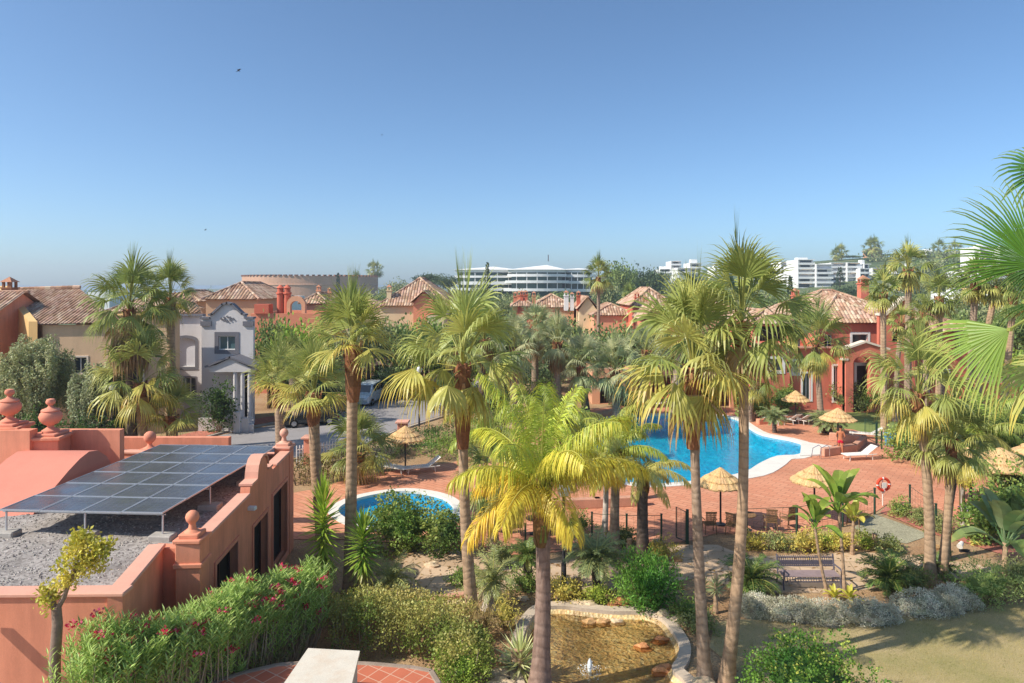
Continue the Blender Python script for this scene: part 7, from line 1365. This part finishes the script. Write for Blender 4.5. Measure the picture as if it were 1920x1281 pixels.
# life ring on a stand -------------------------------------------------------------------
p = W(1655, 949); T = thing('life_ring_stand', 'post with an orange-red life ring at the near edge of the deck', 'life ring', (p.x, p.y, .02)); b = MB(); b.tube([(p.x, p.y, 0), (p.x, p.y, 1.25)], .025, 8); b.box((p.x, p.y - .02, .85), (.16, .03, .45), bev=.01); b.build('post', plastic_white, T)
b = MB(); k = 32; ring = [(p.x + .28 * math.cos(q * 6.2832 / k), p.y - .07, 1.05 + .28 * math.sin(q * 6.2832 / k)) for q in range(k + 1)]; b.tube(ring, .065, 10, False, [H('#e9e2dc') if (q % 8) in (0,) else H('#d9482c') for q in range(k + 1)]); b.build('life_ring', attrmat('ring_foam', .5, 0, 5, .05), T, smooth=True)
b = MB(); b.box((p.x + .0, p.y - .16, 1.03), (.2, .03, .26), bev=.01); b.build('notice_plate', plastic_white, T)
p = W(1246, 764); T = thing('life_ring_stand', 'second life ring stand with pinkish ring behind the pool', 'life ring', (p.x, p.y, .02)); b = MB(); b.tube([(p.x, p.y, 0), (p.x, p.y, 1.25)], .025, 8); b.build('post', plastic_white, T); b = MB(); ring = [(p.x + .36 * math.cos(q * 6.2832 / k), p.y - .07, 1.15 + .36 * math.sin(q * 6.2832 / k)) for q in range(k + 1)]; b.tube(ring, .075, 10, False, [H('#e9e2dc') if (q % 8) in (0,) else H('#dd6a5a') for q in range(k + 1)]); b.build('life_ring', attrmat('ring_foam_pink', .5, 0, 5, .05), T, smooth=True)
# pool ladder ---------------------------------------------------------------------------
chrome = glossmat('polished_steel', (.7, .7, .72), .15, 1.0); p = W(1540, 862); T = thing('pool_handrail', 'steel handrail by the cream pool steps', 'handrail', (p.x, p.y, .02), 'steel pool rails')
for dx in (0, .5): b = MB(); b.tube([(p.x + dx, p.y, 0), (p.x + dx, p.y, .75), (p.x + dx - .15, p.y, .88), (p.x + dx - .5, p.y, .7), (p.x + dx - .6, p.y, .1)], .022, 8); b.build('rail', chrome, T, smooth=True)
p = W(1355, 786); T = thing('pool_ladder', 'dark ladder at the far edge of the pool', 'ladder', (p.x, p.y, 0), 'steel pool rails')
for dx in (-.25, .25): b = MB(); b.tube([(p.x + dx, p.y + .5, .04), (p.x + dx, p.y + .45, .7), (p.x + dx, p.y + .15, .85), (p.x + dx, p.y - .15, .6), (p.x + dx, p.y - .2, -.7)], .025, 8); b.build('rail', metal_dark, T, smooth=True)
b = MB(); [b.box((p.x, p.y - .2, z), (.5, .08, .03)) for z in (-.2, -.45)]; b.build('step', metal_dark, T)
# low planter walls and steps
ledge_m = mat('planter_ledge', H('#cf9b80'), .9, .12, 2, .3, 20, stain=.3)
def ledge(label, px, h=.45, wd=.35, m=None, name='planter_wall'):
    P = [W(a, c) for a, c in px]; b = MB()
    for a, c in zip(P, P[1:]): d = c - a; b.box(((a + c) / 2) + Vector((0, 0, h / 2 + .02)), (d.length + wd * .9, wd, h), math.atan2(d.y, d.x), bev=.03)
    o = b.build(name, m or ledge_m, loc=P[0]); tag(o, label, 'low wall', 'planter ledges on the deck'); return o
ledge('angular planter ledge on the deck in front of the pool', [(955, 962), (1042, 955), (1120, 952), (1205, 948)]); ledge('short planter ledge end left of the golden palm crown', [(1010, 935), (1042, 953)], .35); ledge('pinkish planter ledge behind the standing person', [(1545, 856), (1602, 848), (1620, 832), (1560, 826)], .5); ledge('brick ledge beneath the three white loungers', [(1424, 796), (1462, 793), (1500, 790)], .4, .4, stucco_red); ledge('low ledge along the back of the planter near the thick brown trunk', [(1015, 800), (1090, 792), (1150, 778)], .5); ledge('low stone edge of the sandy path at left', [(806, 1128), (880, 1118)], .12, .25)
b = MB(); q = [W(1503, 829, .05), W(1560, 838, .05), W(1562, 853, .05), W(1500, 856, .05)]; b.prism([(v.x, v.y) for v in q][::-1], .03, .12); o = b.build('pool_steps', coping); o['kind'] = 'structure'
# gate piers along the road, hedge fence
for px, py, s_, lab in ((755, 838, 1.0, 'pink square pier beside the straw umbrella hedge'), (582, 872, 1.0, 'pink pier behind the palm trunk at the clubhouse corner'), (1205, 935, .6, 'small terracotta box on the ledge behind the dark trunk')):
    p = W(px, py); T = thing('gate_pier', lab, 'pier', (p.x, p.y, 0), 'pink piers'); b = MB(); b.box((p.x, p.y, .8 * s_), (.6 * s_, .6 * s_, 1.6 * s_), bev=.02); b.build('pier', stucco_salmon, T); b = MB(); b.box((p.x, p.y, 1.64 * s_), (.85 * s_, .85 * s_, .12), bev=.02); b.build('cap', stucco_coral, T)
p = W(575, 872); T = thing('picket_fence', 'pale picket fence between clubhouse corner and road hedge', 'fence', W(556, 875)); b = MB()
for i in range(16): q = W(556, 875).lerp(W(640, 862), i / 15); b.box((q.x, q.y, .6), (.05, .04, 1.2))
b.build('picket', stucco_white, T); b = MB(); a, c = W(556, 875), W(640, 862); d = c - a; [b.box(((a + c) / 2) + Vector((0, .05, z)), (d.length, .03, .06), math.atan2(d.y, d.x)) for z in (.3, .95)]; b.build('rail', stucco_white, T)
b = MB(); P = [(W(700, 742), W(790, 735)), (W(790, 735), W(868, 716))]; T = thing('garden_wall', 'low beige wall with piers across the road', 'wall', W(700, 742))
for a, c in P: d = c - a; b.box(((a + c) / 2) + Vector((0, 0, .45)), (d.length, .3, .9), math.atan2(d.y, d.x))
b.build('wall', stucco_tan, T)
for a in (W(716, 742), W(762, 738), W(790, 736)): b = MB(); b.box((a.x, a.y, .65), (.6, .6, 1.3), bev=.03); b.build('pier', stucco_cream, T)
# lamp posts -----------------------------------------------------------------------------
def lamp(label, px, py, h, r=.05, head=True, base=.0, Y=None):
    p = W(px, py) if Y is None else Vector((X(px, Y), Y, 0)); T = thing('lamp_post', label, 'lamp post', (p.x, p.y, 0), 'garden lamp posts'); b = MB(); b.tube([(p.x, p.y, 0), (p.x, p.y, .9), (p.x, p.y, .95), (p.x, p.y, h)], [r * 1.7, r * 1.6, r, r * .9], 10); b.build('pole', metal_dark, T, smooth=True)
    if head: b = MB(); b.lathe([(.05, 0), (.16, .04), (.2, .16), (.22, .3), (.18, .38), (.06, .45), (.02, .5)], (p.x, p.y, h), 14); b.build('lantern', glossmat('lamp_globe', (.75, .75, .72), .3), T, smooth=True)
lamp('black garden lamp post in front of the deck, right of the golden palm trunk', 1057, 1106, 3.2, .055); lamp('thin grey lamp post on the street by the road bend', 786, 800, 4.0, .045); lamp('thin grey lamp post under the left palms beside the clubhouse finials', 211, 868, 4.3, .05)
T = thing('waste_bin', 'blue bin on the lawn behind the gate', 'bin', W(1668, 835)); p = W(1668, 835); b = MB(); b.lathe([(.28, 0), (.33, .7), (.36, .72)], p, 16); b.build('bin', mat('blue_plastic', H('#3f8fc4'), .5, .05, 2), T, smooth=True); b = MB(); b.lathe([(.38, .72), (.38, .78), (.1, .84)], p, 16); b.build('lid', mat('blue_lid', H('#57a6d6'), .5, .05, 2), T)
p = W(710, 884); T = thing('glazed_pot', 'blue glazed pot in shade by the road hedge', 'pot', p); b = MB(); b.lathe([(.2, 0), (.34, .25), (.38, .5), (.3, .72), (.34, .8), (.28, .8), (.25, .6)], p, 20, cap=False); b.build('pot', glossmat('blue_glaze', (.08, .16, .3), .25), T, smooth=True)
for px, py, lab in ((150, 872, 'terracotta pot at the end of the planter by the finials'), (1545, 812, 'dark pot in the planter behind the person'),):
    p = W(px, py); T = thing('flower_pot', lab, 'pot', p, 'flower pots'); b = MB(); b.lathe([(.2, 0), (.3, .45), (.34, .45), (.34, .52), (.26, .52), (.2, .4)], p, 16, cap=False); b.build('pot', stucco_tan if px < 500 else wood_dark, T)
T = thing('planter_box', 'long tan planter wall beyond the clubhouse finials with a small white plate', 'planter', (X(185, 37), 37, 0)); b = MB(); b.box((X(180, 37), 37, .45), (3.0, .6, .9), R(10), bev=.04); b.build('planter', stucco_tan, T); b = MB(); b.box((X(187, 37), 36.7, .55), (.35, .03, .2), R(10)); b.build('plate', stucco_white, T)
# rocks and fountain ---------------------------------------------------------------------
rock_m = attrmat('warm_rock', .9, .6, 5, .25)
def rock(label, p, s_, seed, col, flat=.6, stretch=1.3, group='rocks around the pond'):
    rng = random.Random(seed); p = Vector(p); b = MB(); n = 10; vs = []
    for i in range(1, 7):
        ph = math.pi * i / 7
        for j in range(n): th = 2 * math.pi * j / n; v = Vector((math.sin(ph) * math.cos(th), math.sin(ph) * math.sin(th), math.cos(ph))); k = s_ * (1 + .55 * noise.noise(v * 1.6 + Vector((seed * 3.1, 0, 0))) + rng.uniform(-.06, .06)); vs.append(p + Vector((v.x * k * stretch, v.y * k * .8, v.z * k * flat + s_ * flat * .35)))
    vs += [p + Vector((0, 0, s_ * flat * 1.3)), p - Vector((0, 0, s_ * .3))]; fs = []
    for i in range(5):
        for j in range(n): fs.append((i * n + j, (i + 1) * n + j, (i + 1) * n + (j + 1) % n, i * n + (j + 1) % n))
    for j in range(n): fs.append((60, j, (j + 1) % n)); fs.append((61, 50 + (j + 1) % n, 50 + j))
    for f in fs: b.add([vs[q] for q in f], [tuple(range(len(f)))], jit(col, rng, .12))
    T = b.build('rock', rock_m, loc=p); tag(T, label, 'rock', group)
OC, TN, CR = H('#c1986a'), H('#cdb797'), H('#c78a5c')
for i, (px, py, z, s_, c, lab) in enumerate(((1105, 1172, -.2, .26, OC, 'left of three ochre rocks standing in the pond'), (1130, 1171, -.2, .25, OC, 'middle of three ochre rocks standing in the pond'), (1156, 1170, -.2, .24, TN, 'right of three ochre rocks standing in the pond'), (1205, 1218, -.22, .25, CR, 'left lump of the orange rocks in the pond'), (1240, 1205, -.22, .25, CR, 'right lump of the orange rocks in the pond'), (1245, 1262, -.2, .3, CR, 'orange rock at the near right rim of the pond'),
     (1078, 1135, 0, .24, TN, 'pale rock on the far pond bank by the bright tuft'), (1100, 1138, 0, .3, TN, 'larger pale rock on the far pond bank'), (1165, 1132, 0, .28, CR, 'reddish rock left of the round bushy shrub'), (1148, 1136, 0, .2, CR, 'small reddish rock on the far bank'), (1245, 1158, 0, .3, TN, 'pale rock right of the pond rim'), (1275, 1168, 0, .32, TN, 'pale rock beside the pond, nearer the twin palms'), (1235, 1018, 0, .25, TN, 'pale rock at the end of the terrace edge'), (1268, 1052, 0, .2, OC, 'small orange rock on the sandy path'),
     (810, 1062, 0, .25, TN, 'rock on the sandy path below the dark round shrub'), (980, 1125, 0, .2, TN, 'rock at the foot of the slim cycad'), (1750, 1028, 0, .28, OC, 'ochre rock between the right-hand palms'), (1318, 1290, 0, .35, TN, 'pale rock at the foot of the twin palms'), (958, 1240, 0, .3, TN, 'grey rock left of the striped plant'), (935, 1270, 0, .3, TN, 'grey rock at the bottom left of the pond'), (1832, 1022, 0, .25, YEL[1], 'yellowish rock above the red walk'), (940, 1290, 0, .35, TN, 'rock at the bottom edge beside the striped plant'))):
    rock(lab, W(px, py, z), s_ * .85, i + 1, c)
foam, t_, b_, o_ = newmat('fountain_foam'); b_.inputs['Base Color'].default_value = (.85, .9, .92, 1); b_.inputs['Roughness'].default_value = .3; b_.inputs['Alpha'].default_value = .75
p = W(1106, 1258, -.1); T = thing('fountain', 'small white fountain jet bubbling in the pond', 'fountain', p); b = MB(); rg = random.Random(3)
b.tube([p + Vector((0, 0, z)) for z in (-.1, 0, .12, .24, .33)], [.05, .05, .06, .055, .02], 10, True, None, .25, rg); b.build('jet', foam, T, smooth=True); b = MB()
for i in range(150):
    a = rg.uniform(0, 6.28); q = abs(rg.gauss(0, .22)); z = max(.0, .25 * math.exp(-q * 6) * rg.random()); c_ = p + Vector((q * math.cos(a), q * math.sin(a), z + .006)); s_ = rg.uniform(.008, .022); b.add([c_ + Vector(k) * s_ for k in ((1, 0, 0), (0, 1, 0), (-1, 0, 0), (0, -1, 0), (0, 0, .8))], [(0, 1, 4), (1, 2, 4), (2, 3, 4), (3, 0, 4)])
for r_ in (.26,): b.tube([p + Vector((r_ * math.cos(k * .21) * rg.uniform(.95, 1.05), r_ * math.sin(k * .21), .0)) for k in range(31)], .004, 4, False)
b.build('spray', foam, T)
# garden spotlight / lantern on the path at right
p = W(1802, 1035); T = thing('garden_spotlight', 'small black and white garden spotlight beside the red walk', 'lamp', p); b = MB(); b.tube([p, p + Vector((0, 0, .22))], .02, 8); b.box(p + Vector((.12, 0, .05)), (.35, .1, .1)); b.build('stand', metal_dark, T); b = MB(); b.tube([p + Vector((-.12, -.1, .25)), p + Vector((.1, .1, .33))], [.11, .07], 12); b.build('lamp_head', plastic_white, T)
# cars -----------------------------------------------------------------------------------
tyre_m = mat('tyre_rubber', H('#232323'), .85, .1, 10); rim_m = glossmat('alloy_rim', (.55, .56, .58), .3, .8); car_glass = glossmat('car_glass', (.03, .04, .05), .06, 0, .8)
def car(label, cat, name, loc, rz, prof, roof, W2, paint, wheels, wr=.31, bottom=.22, tail=None, lights=True, winx=()):
    """prof: [(x, belt z, roof z, half width)] nose to tail; glazing fills belt to roof inside the cabin"""
    T = thing(name, label, cat, loc); b = MB(); rows = []
    for x, bz, rz_, hw in prof: rows.append([(x, -hw * .9, bottom), (x, -hw, bottom + .12), (x, -hw * 1.0, (bottom + bz) / 2), (x, -hw * .97, bz), (x, -hw * .80 if rz_ > bz + .12 else -hw * .9, rz_ - .04), (x, -hw * .68, rz_), (x, 0, rz_ + .025), (x, hw * .68, rz_), (x, hw * .80 if rz_ > bz + .12 else hw * .9, rz_ - .04), (x, hw * .97, bz), (x, hw, (bottom + bz) / 2), (x, hw, bottom + .12), (x, hw * .9, bottom)])
    n = 13
    for i in range(len(rows) - 1):
        m = len(b.v); b.v += rows[i] + rows[i + 1]
        for j in range(n - 1): b.f.append((m + j, m + n + j, m + n + j + 1, m + j + 1)); b.c.append(None)
        b.f.append((m + n - 1, m + 2 * n - 1, m + n, m)); b.c.append(None)
    b.poly(rows[0]); b.poly(rows[-1][::-1]); b.v = [(x + 0, y, z) for x, y, z in b.v]; me = MB(); me.v, me.f, me.c = b.v, b.f, b.c
    o = me.build('body', paint, None); o.parent = T; o.location = (0, 0, 0)
    def g(pts, nm='window', m_=None):
        q = MB(); q.poly(pts); w_ = q.build(nm, m_ or car_glass, None); w_.parent = T; return w_
    for (xa, za, zta, xb, zb, ztb) in winx:
        for s_ in (-1, 1):
            def yy(x, z, top):
                for (x1, b1, r1, h1), (x2, b2, r2, h2) in zip(prof, prof[1:]):
                    if x1 <= x <= x2 or x2 <= x <= x1: t = (x - x1) / (x2 - x1) if x2 != x1 else 0; h = h1 + (h2 - h1) * t; return h
                return W2
            pa, pb = yy(xa, 0, 0), yy(xb, 0, 0); k1, k2 = .955 + .022, .83 + .014
            g([(xa, s_ * pa * k1, za), (xb, s_ * pb * k1, zb), (xb, s_ * pb * k2, ztb), (xa, s_ * pa * k2, zta)], 'side_window')
    if tail:
        for nm, pts in tail: g(pts, nm)
    for x in wheels:
        for s_ in (-1, 1):
            q = MB(); y = s_ * (W2 - .02); prof_ = [(wr * .62, -.1), (wr * .95, -.1), (wr, -.07), (wr, .07), (wr * .95, .1), (wr * .62, .1)]; k = 22
            for (r1, a1), (r2, a2) in zip(prof_, prof_[1:]):
                for j in range(k): t1, t2 = 6.2832 * j / k, 6.2832 * (j + 1) / k; q.add([(x + r1 * math.cos(t1), y + a1, wr + r1 * math.sin(t1)), (x + r1 * math.cos(t2), y + a1, wr + r1 * math.sin(t2)), (x + r2 * math.cos(t2), y + a2, wr + r2 * math.sin(t2)), (x + r2 * math.cos(t1), y + a2, wr + r2 * math.sin(t1))], [(0, 1, 2, 3)])
            wo = q.build('tyre', tyre_m, None); wo.parent = T; q = MB()
            for j in range(5): t = 6.2832 * j / 5; c1, c2 = math.cos(t), math.sin(t); q.add([(x - c2 * .04, y + s_ * .09, wr + c1 * .04), (x + c2 * .04, y + s_ * .09, wr - c1 * .04), (x + c1 * wr * .62 + c2 * .05, y + s_ * .08, wr + c2 * wr * .62 - c1 * .05), (x + c1 * wr * .62 - c2 * .05, y + s_ * .08, wr + c2 * wr * .62 + c1 * .05)], [(0, 1, 2, 3)])
            q.poly([(x + wr * .63 * math.cos(6.2832 * j / 20), y + s_ * .04, wr + wr * .63 * math.sin(6.2832 * j / 20)) for j in range(20)]); ro = q.build('rim', rim_m, None); ro.parent = wo
    if lights:
        x, bz, rz_, hw = prof[0]
        for s_ in (-1, 1): q = MB(); q.box((x + .02, s_ * hw * .72, bz - .1), (.08, .3, .14), bev=.03); lo = q.build('headlight', glossmat('headlight_glass', (.8, .82, .85), .1), None); lo.parent = T
        x, bz, rz_, hw = prof[-1]
        for s_ in (-1, 1): q = MB(); q.box((x - .02, s_ * hw * .85, bz - .08), (.07, .16, .3), bev=.02); lo = q.build('tail_light', glossmat('tail_lens', (.5, .03, .03), .2), None); lo.parent = T
    T.rotation_euler = (0, 0, rz); return T
black = glossmat('black_car_paint', (.025, .03, .032), .22, .2, .6, .5); vanp = glossmat('pale_blue_van_paint', (.52, .60, .66), .25, .1, .5, .4)
p = W(578, 800); car('black hatchback parked on the street behind the palm trunks', 'car', 'parked_car', (p.x - .1, p.y + .7, .02), R(205), [(2.02, .58, .6, .55), (1.9, .72, .75, .76), (1.2, .86, .90, .84), (.95, .9, 1.0, .85), (.25, .93, 1.42, .86), (-.3, .94, 1.48, .86), (-1.1, .96, 1.44, .86), (-1.65, .97, 1.12, .84), (-1.95, .9, .95, .76), (-2.0, .6, .62, .7)][::1], None, .86, black, (1.25, -1.3),
    winx=[(.15, .95, 1.34, -.35, .96, 1.41), (-.42, .97, 1.41, -1.05, .98, 1.38)], tail=[('windscreen', [(.98, -.62, .99), (.98, .62, .99), (.29, .56, 1.43), (.29, -.56, 1.43)])])
p = W(694, 757); car('pale blue van parked facing the viewer behind the tall straight palm', 'van', 'parked_van', (p.x - .25, p.y + .3, .02), R(262), [(2.0, .7, .74, .6), (1.85, .9, .95, .8), (1.35, 1.05, 1.12, .86), (.75, 1.1, 1.72, .87), (.2, 1.12, 1.82, .87), (-.8, 1.12, 1.84, .87), (-1.85, 1.12, 1.82, .87), (-2.0, 1.1, 1.6, .85)], None, .87, vanp, (1.3, -1.25),
    winx=[(.7, 1.14, 1.64, .1, 1.15, 1.72), (0, 1.15, 1.73, -.85, 1.15, 1.74), (-.95, 1.15, 1.74, -1.75, 1.15, 1.72)], tail=[('windscreen', [(1.34, -.66, 1.16), (1.34, .66, 1.16), (.80, .58, 1.70), (.80, -.58, 1.70)]), ('rear_window', [(-1.93, .6, 1.2), (-1.93, -.6, 1.2), (-1.90, -.55, 1.72), (-1.90, .55, 1.72)])])
# people ---------------------------------------------------------------------------------
def skinmat(name, c):
    m = mat(name, c, .6, .06, 4, 0, 30, spec=.35); return m
skin_m = skinmat('tanned_skin', H('#b9744f')); skin_m2 = skinmat('sunlit_skin', H('#c98a66')); hair_m = mat('dark_hair', H('#2a1d16'), .7, .2, 20); shorts_m = mat('crimson_swim_shorts', H('#d0213f'), .8, .08, 6)
def skeleton(name, m, parent, J, E, Rr, sub=2):
    me = bpy.data.meshes.new(name); keys = list(J); me.from_pydata([J[k] for k in keys], [(keys.index(a), keys.index(b_)) for a, b_ in E], []); me.materials.append(m)
    o = bpy.data.objects.new(name, me); COL.objects.link(o); o.parent = parent; sk = o.modifiers.new('skin', 'SKIN'); sk.use_smooth_shade = True
    for i, k in enumerate(keys): r_ = Rr[k]; me.skin_vertices[0].data[i].radius = (r_ if isinstance(r_, tuple) else (r_, r_)); me.skin_vertices[0].data[i].use_root = (i == 0)
    s_ = o.modifiers.new('sub', 'SUBSURF'); s_.levels = sub; s_.render_levels = sub; return o
def person(label, loc, rz, pose, skin, garment):
    T = thing('person', label, 'person', loc); T.rotation_euler = (0, 0, rz); J, E, Rr = {}, [], {}
    def j(n, p, r_, par=None): J[n] = p; Rr[n] = r_; (E.append((par, n)) if par else None)
    if pose == 'stand':     # one foot ahead, arms up near the chest, head a little down
        j('pelvis', (0, 0, .93), (.15, .12)); j('waist', (0, 0, 1.08), (.125, .095), 'pelvis'); j('chest', (0, .01, 1.28), (.155, .115), 'waist'); j('neck0', (0, 0, 1.44), (.07, .065), 'chest'); j('neck', (0, -.01, 1.52), .052, 'neck0'); j('head0', (0, -.02, 1.60), (.075, .085), 'neck'); j('head', (0, -.02, 1.69), (.08, .095), 'head0'); j('crown', (0, -.015, 1.75), (.05, .06), 'head')
        for s_, n, kn, an, el, wr_ in ((1, 'l', (.11, -.04, .50), (.12, .03, .08), (.24, -.02, 1.12), (.20, -.22, 1.02)), (-1, 'r', (-.10, .03, .50), (-.13, .10, .08), (-.25, .02, 1.12), (-.16, -.24, 1.10))):
            j(n + 'hip', (s_ * .09, 0, .86), .10, 'pelvis'); j(n + 'thigh', (s_ * .1, -.01, .68), .082, n + 'hip'); j(n + 'knee', kn, .058, n + 'thigh'); j(n + 'calf', (kn[0], kn[1] + .03, kn[2] - .12), .06, n + 'knee'); j(n + 'ankle', an, .037, n + 'calf'); j(n + 'foot', (an[0], an[1] - .1, .035), (.04, .03), n + 'ankle'); j(n + 'toe', (an[0] + s_ * .01, an[1] - .18, .025), (.038, .02), n + 'foot')
            j(n + 'sh', (s_ * .17, 0, 1.40), .062, 'chest'); j(n + 'arm', (s_ * .215, 0, 1.27), .047, n + 'sh'); j(n + 'elb', el, .036, n + 'arm'); j(n + 'fore', tuple((a + c) / 2 for a, c in zip(el, wr_)), .036, n + 'elb'); j(n + 'wrist', wr_, .025, n + 'fore'); v = (Vector(wr_) - Vector(el)).normalized(); hp = Vector(wr_) + v * .06; j(n + 'palm', tuple(hp), (.036, .018), n + 'wrist')
            sd_ = Vector((1, 0, 0))
            for q in range(4): f0 = hp + v * .035 + sd_ * (q - 1.5) * .019; f1 = f0 + v * (.035 - abs(q - 1.3) * .004); f2 = f1 + v * .025 + Vector((0, .012, -.015)); j(f'{n}f{q}a', tuple(f0), .009, n + 'palm'); j(f'{n}f{q}b', tuple(f1), .0085, f'{n}f{q}a'); j(f'{n}f{q}c', tuple(f2), .0075, f'{n}f{q}b')
            t0 = hp - v * .015 - sd_ * s_ * .035; t1 = t0 + v * .03 - sd_ * s_ * .02; j(n + 't0', tuple(t0), .011, n + 'palm'); j(n + 't1', tuple(t1), .009, n + 't0')
        hd = Vector((0, -.02, 1.68)); g0 = [(.17, .98), (.165, .93), (.155, .86)]
    else:                   # lying back on a lounger, legs along +x toward the feet (-x), head toward +x
        j('pelvis', (.28, 0, .50), (.13, .14)); j('waist', (.45, 0, .56), (.10, .12), 'pelvis'); j('chest', (.64, 0, .69), (.11, .15), 'waist'); j('neck0', (.78, 0, .80), (.06, .06), 'chest'); j('neck', (.84, 0, .86), .05, 'neck0'); j('head0', (.90, 0, .92), .08, 'neck'); j('head', (.96, 0, .98), (.085, .085), 'head0'); j('crown', (1.0, 0, 1.03), .05, 'head')
        up = .80 if pose == 'knees' else .52
        for s_, n in ((1, 'l'), (-1, 'r')):
            j(n + 'hip', (.2, s_ * .09, .49), .095, 'pelvis'); j(n + 'thigh', (.0, s_ * .1, .5 + (up - .5) * .5), .078, n + 'hip'); j(n + 'knee', (-.2, s_ * .1, up), .056, n + 'thigh'); j(n + 'calf', (-.34, s_ * .1, .46 + (up - .5) * .6), .055, n + 'knee'); j(n + 'ankle', (-.58, s_ * .1, .44), .036, n + 'calf'); j(n + 'toe', (-.64, s_ * .11, .55), (.035, .028), n + 'ankle')
            j(n + 'sh', (.72, s_ * .17, .75), .058, 'chest'); j(n + 'elb', (.50, s_ * .26, .60), .036, n + 'sh'); j(n + 'wrist', (.28, s_ * .17, .66), .025, n + 'elb'); j(n + 'palm', (.22, s_ * .13, .67), (.034, .02), n + 'wrist')
            for q in range(4): j(f'{n}f{q}a', (.17, s_ * .13 + (q - 1.5) * .018, .672), .009, n + 'palm'); j(f'{n}f{q}b', (.13, s_ * .13 + (q - 1.5) * .019, .655), .008, f'{n}f{q}a')
            j(n + 't0', (.21, s_ * .13 - s_ * .04, .69), .009, n + 'palm')
        hd = Vector((.955, 0, .975))
    body = skeleton('body', skin, T, J, E, Rr)
    b = MB(); fwd = Vector((0, -1, 0)) if pose == 'stand' else Vector((-.6, 0, .8)); upv = Vector((0, 0, 1)) if pose == 'stand' else Vector((.7, 0, .7))
    c = hd - fwd * .02 + upv * .035; b.v = []; rg = random.Random(1)
    for i in range(9):
        for k in range(14):
            ph = math.pi * i / 8; th = 2 * math.pi * k / 14; v = Vector((math.sin(ph) * math.cos(th), math.sin(ph) * math.sin(th), math.cos(ph))); v2 = v.copy()
            if v.dot(fwd) > .45: v2 = v * .8
            b.v.append(tuple(c + v2 * .107 * (1 + rg.uniform(-.04, .04))))
    for i in range(8):
        for k in range(14): k2 = (k + 1) % 14; b.f.append((i * 14 + k, (i + 1) * 14 + k, (i + 1) * 14 + k2, i * 14 + k2)); b.c.append(None)
    h_ = b.build('hair', hair_m, None, smooth=True); h_.parent = T
    b = MB(); right = fwd.cross(upv).normalized(); f0 = hd + fwd * .095
    b.lathe([(.012, -.015), (.016, 0), (.006, .03)], f0 + fwd * .008 - upv * .01, 8); fo = b.build('nose', skin, None, smooth=True); fo.parent = T
    for s_ in (-1, 1):
        b = MB(); b.lathe([(.001, -.008), (.008, -.004), (.009, .003), (.001, .008)], hd + fwd * .092 + right * s_ * .034 + upv * .018, 8); e_ = b.build('eye', hair_m, None, smooth=True); e_.parent = T
        b = MB(); b.lathe([(.004, -.03), (.012, -.015), (.015, .01), (.006, .03)], hd + right * s_ * .092 - upv * .0, 8); e_ = b.build('ear', skin, None, smooth=True); e_.parent = T
    b = MB(); b.box(hd + fwd * .094 - upv * .052, (.045, .012, .012) if pose == 'stand' else (.012, .045, .012), bev=.004); e_ = b.build('mouth', mat('lips', H('#94503f'), .6), None); e_.parent = T
    J2, E2, R2 = {}, [], {}
    if garment:
        def j2(n, p, r_, par=None): J2[n] = p; R2[n] = r_; (E2.append((par, n)) if par else None)
        P = J['pelvis']; wv = Vector(J['waist']) - Vector(P); j2('a', tuple(Vector(P) + wv * .45), (Rr['pelvis'][0] * 1.06, Rr['pelvis'][1] * 1.12)); j2('p', tuple(Vector(P) - wv * .1), (Rr['pelvis'][0] * 1.14, Rr['pelvis'][1] * 1.18), 'a')
        for n in 'lr': j2(n + 'h', J[n + 'hip'], .122, 'p'); th = Vector(J[n + 'hip']).lerp(Vector(J[n + 'thigh']), 1.15); j2(n + 't', tuple(th), .108, n + 'h')
        skeleton('swim_shorts', garment, T, J2, E2, R2)
    return T
p = W(1576, 853); person('person in crimson swim shorts standing by the pool steps with hands held in front', (p.x, p.y, .025), R(150), 'stand', skin_m, shorts_m)
person('person lying back with raised knees on the blue-covered lounger under the big umbrellas', (p0.x, p0.y, .01), R(12), 'knees', skin_m2, mat('navy_swimwear', H('#23315e'), .8))
p = W(1895, 975); place(lp, fl2, (p.x, p.y, .022), R(8), 'lounger of the second sun bather behind the leafy shrub at the right', None, 'white sun loungers'); person('second sun bather lying flat behind the leafy shrub at the right edge', (p.x, p.y, -.02), R(8), 'flat', skin_m, mat('black_swimwear', H('#222226'), .8))
# birds ----------------------------------------------------------------------------------
for px, py, Y, s_, lab in ((447, 132, 55, .45, 'dark swift high in the sky on the left, largest of the birds'), (716, 253, 80, .25, 'tiny bird in the middle of the sky'), (385, 431, 90, .35, 'tiny bird low over the left palms')):
    p = D(px, py, Y); b = MB(); b.tube([p + Vector((-.25, 0, .22)) * s_, p, p + Vector((.28, .1, -.25)) * s_], [.01, .09 * s_, .01], 6); 
    for s2 in (-1, 1): b.add([p + Vector((-.12, 0, .1)) * s_, p + Vector((.12, 0, -.08)) * s_, p + Vector((.35 * s2, .5 * s2, .40 * s2)) * s_, p + Vector((.1 * s2 - .05, .3 * s2, .36 * s2)) * s_], [(0, 1, 2, 3)])
    tag(b.build('bird', metal_dark, loc=p), lab, 'bird', 'birds in flight')

# ---- light sea haze: one box of thin air round the camera and the whole scene
b = MB(); b.box((0, 930, 20), (3600, 2000, 90)); hz = b.build('haze', bpy.data.materials.new('sea_haze')); hz['kind'] = 'stuff'; hm = hz.data.materials[0]; hm.use_nodes = True; t_ = hm.node_tree; t_.nodes.remove(t_.nodes['Principled BSDF'])
pv = t_.nodes.new('ShaderNodeVolumePrincipled'); pv.inputs['Color'].default_value = (.82, .9, 1, 1); pv.inputs['Density'].default_value = .0004; pv.inputs['Anisotropy'].default_value = .2; t_.links.new(pv.outputs[0], t_.nodes['Material Output'].inputs['Volume'])
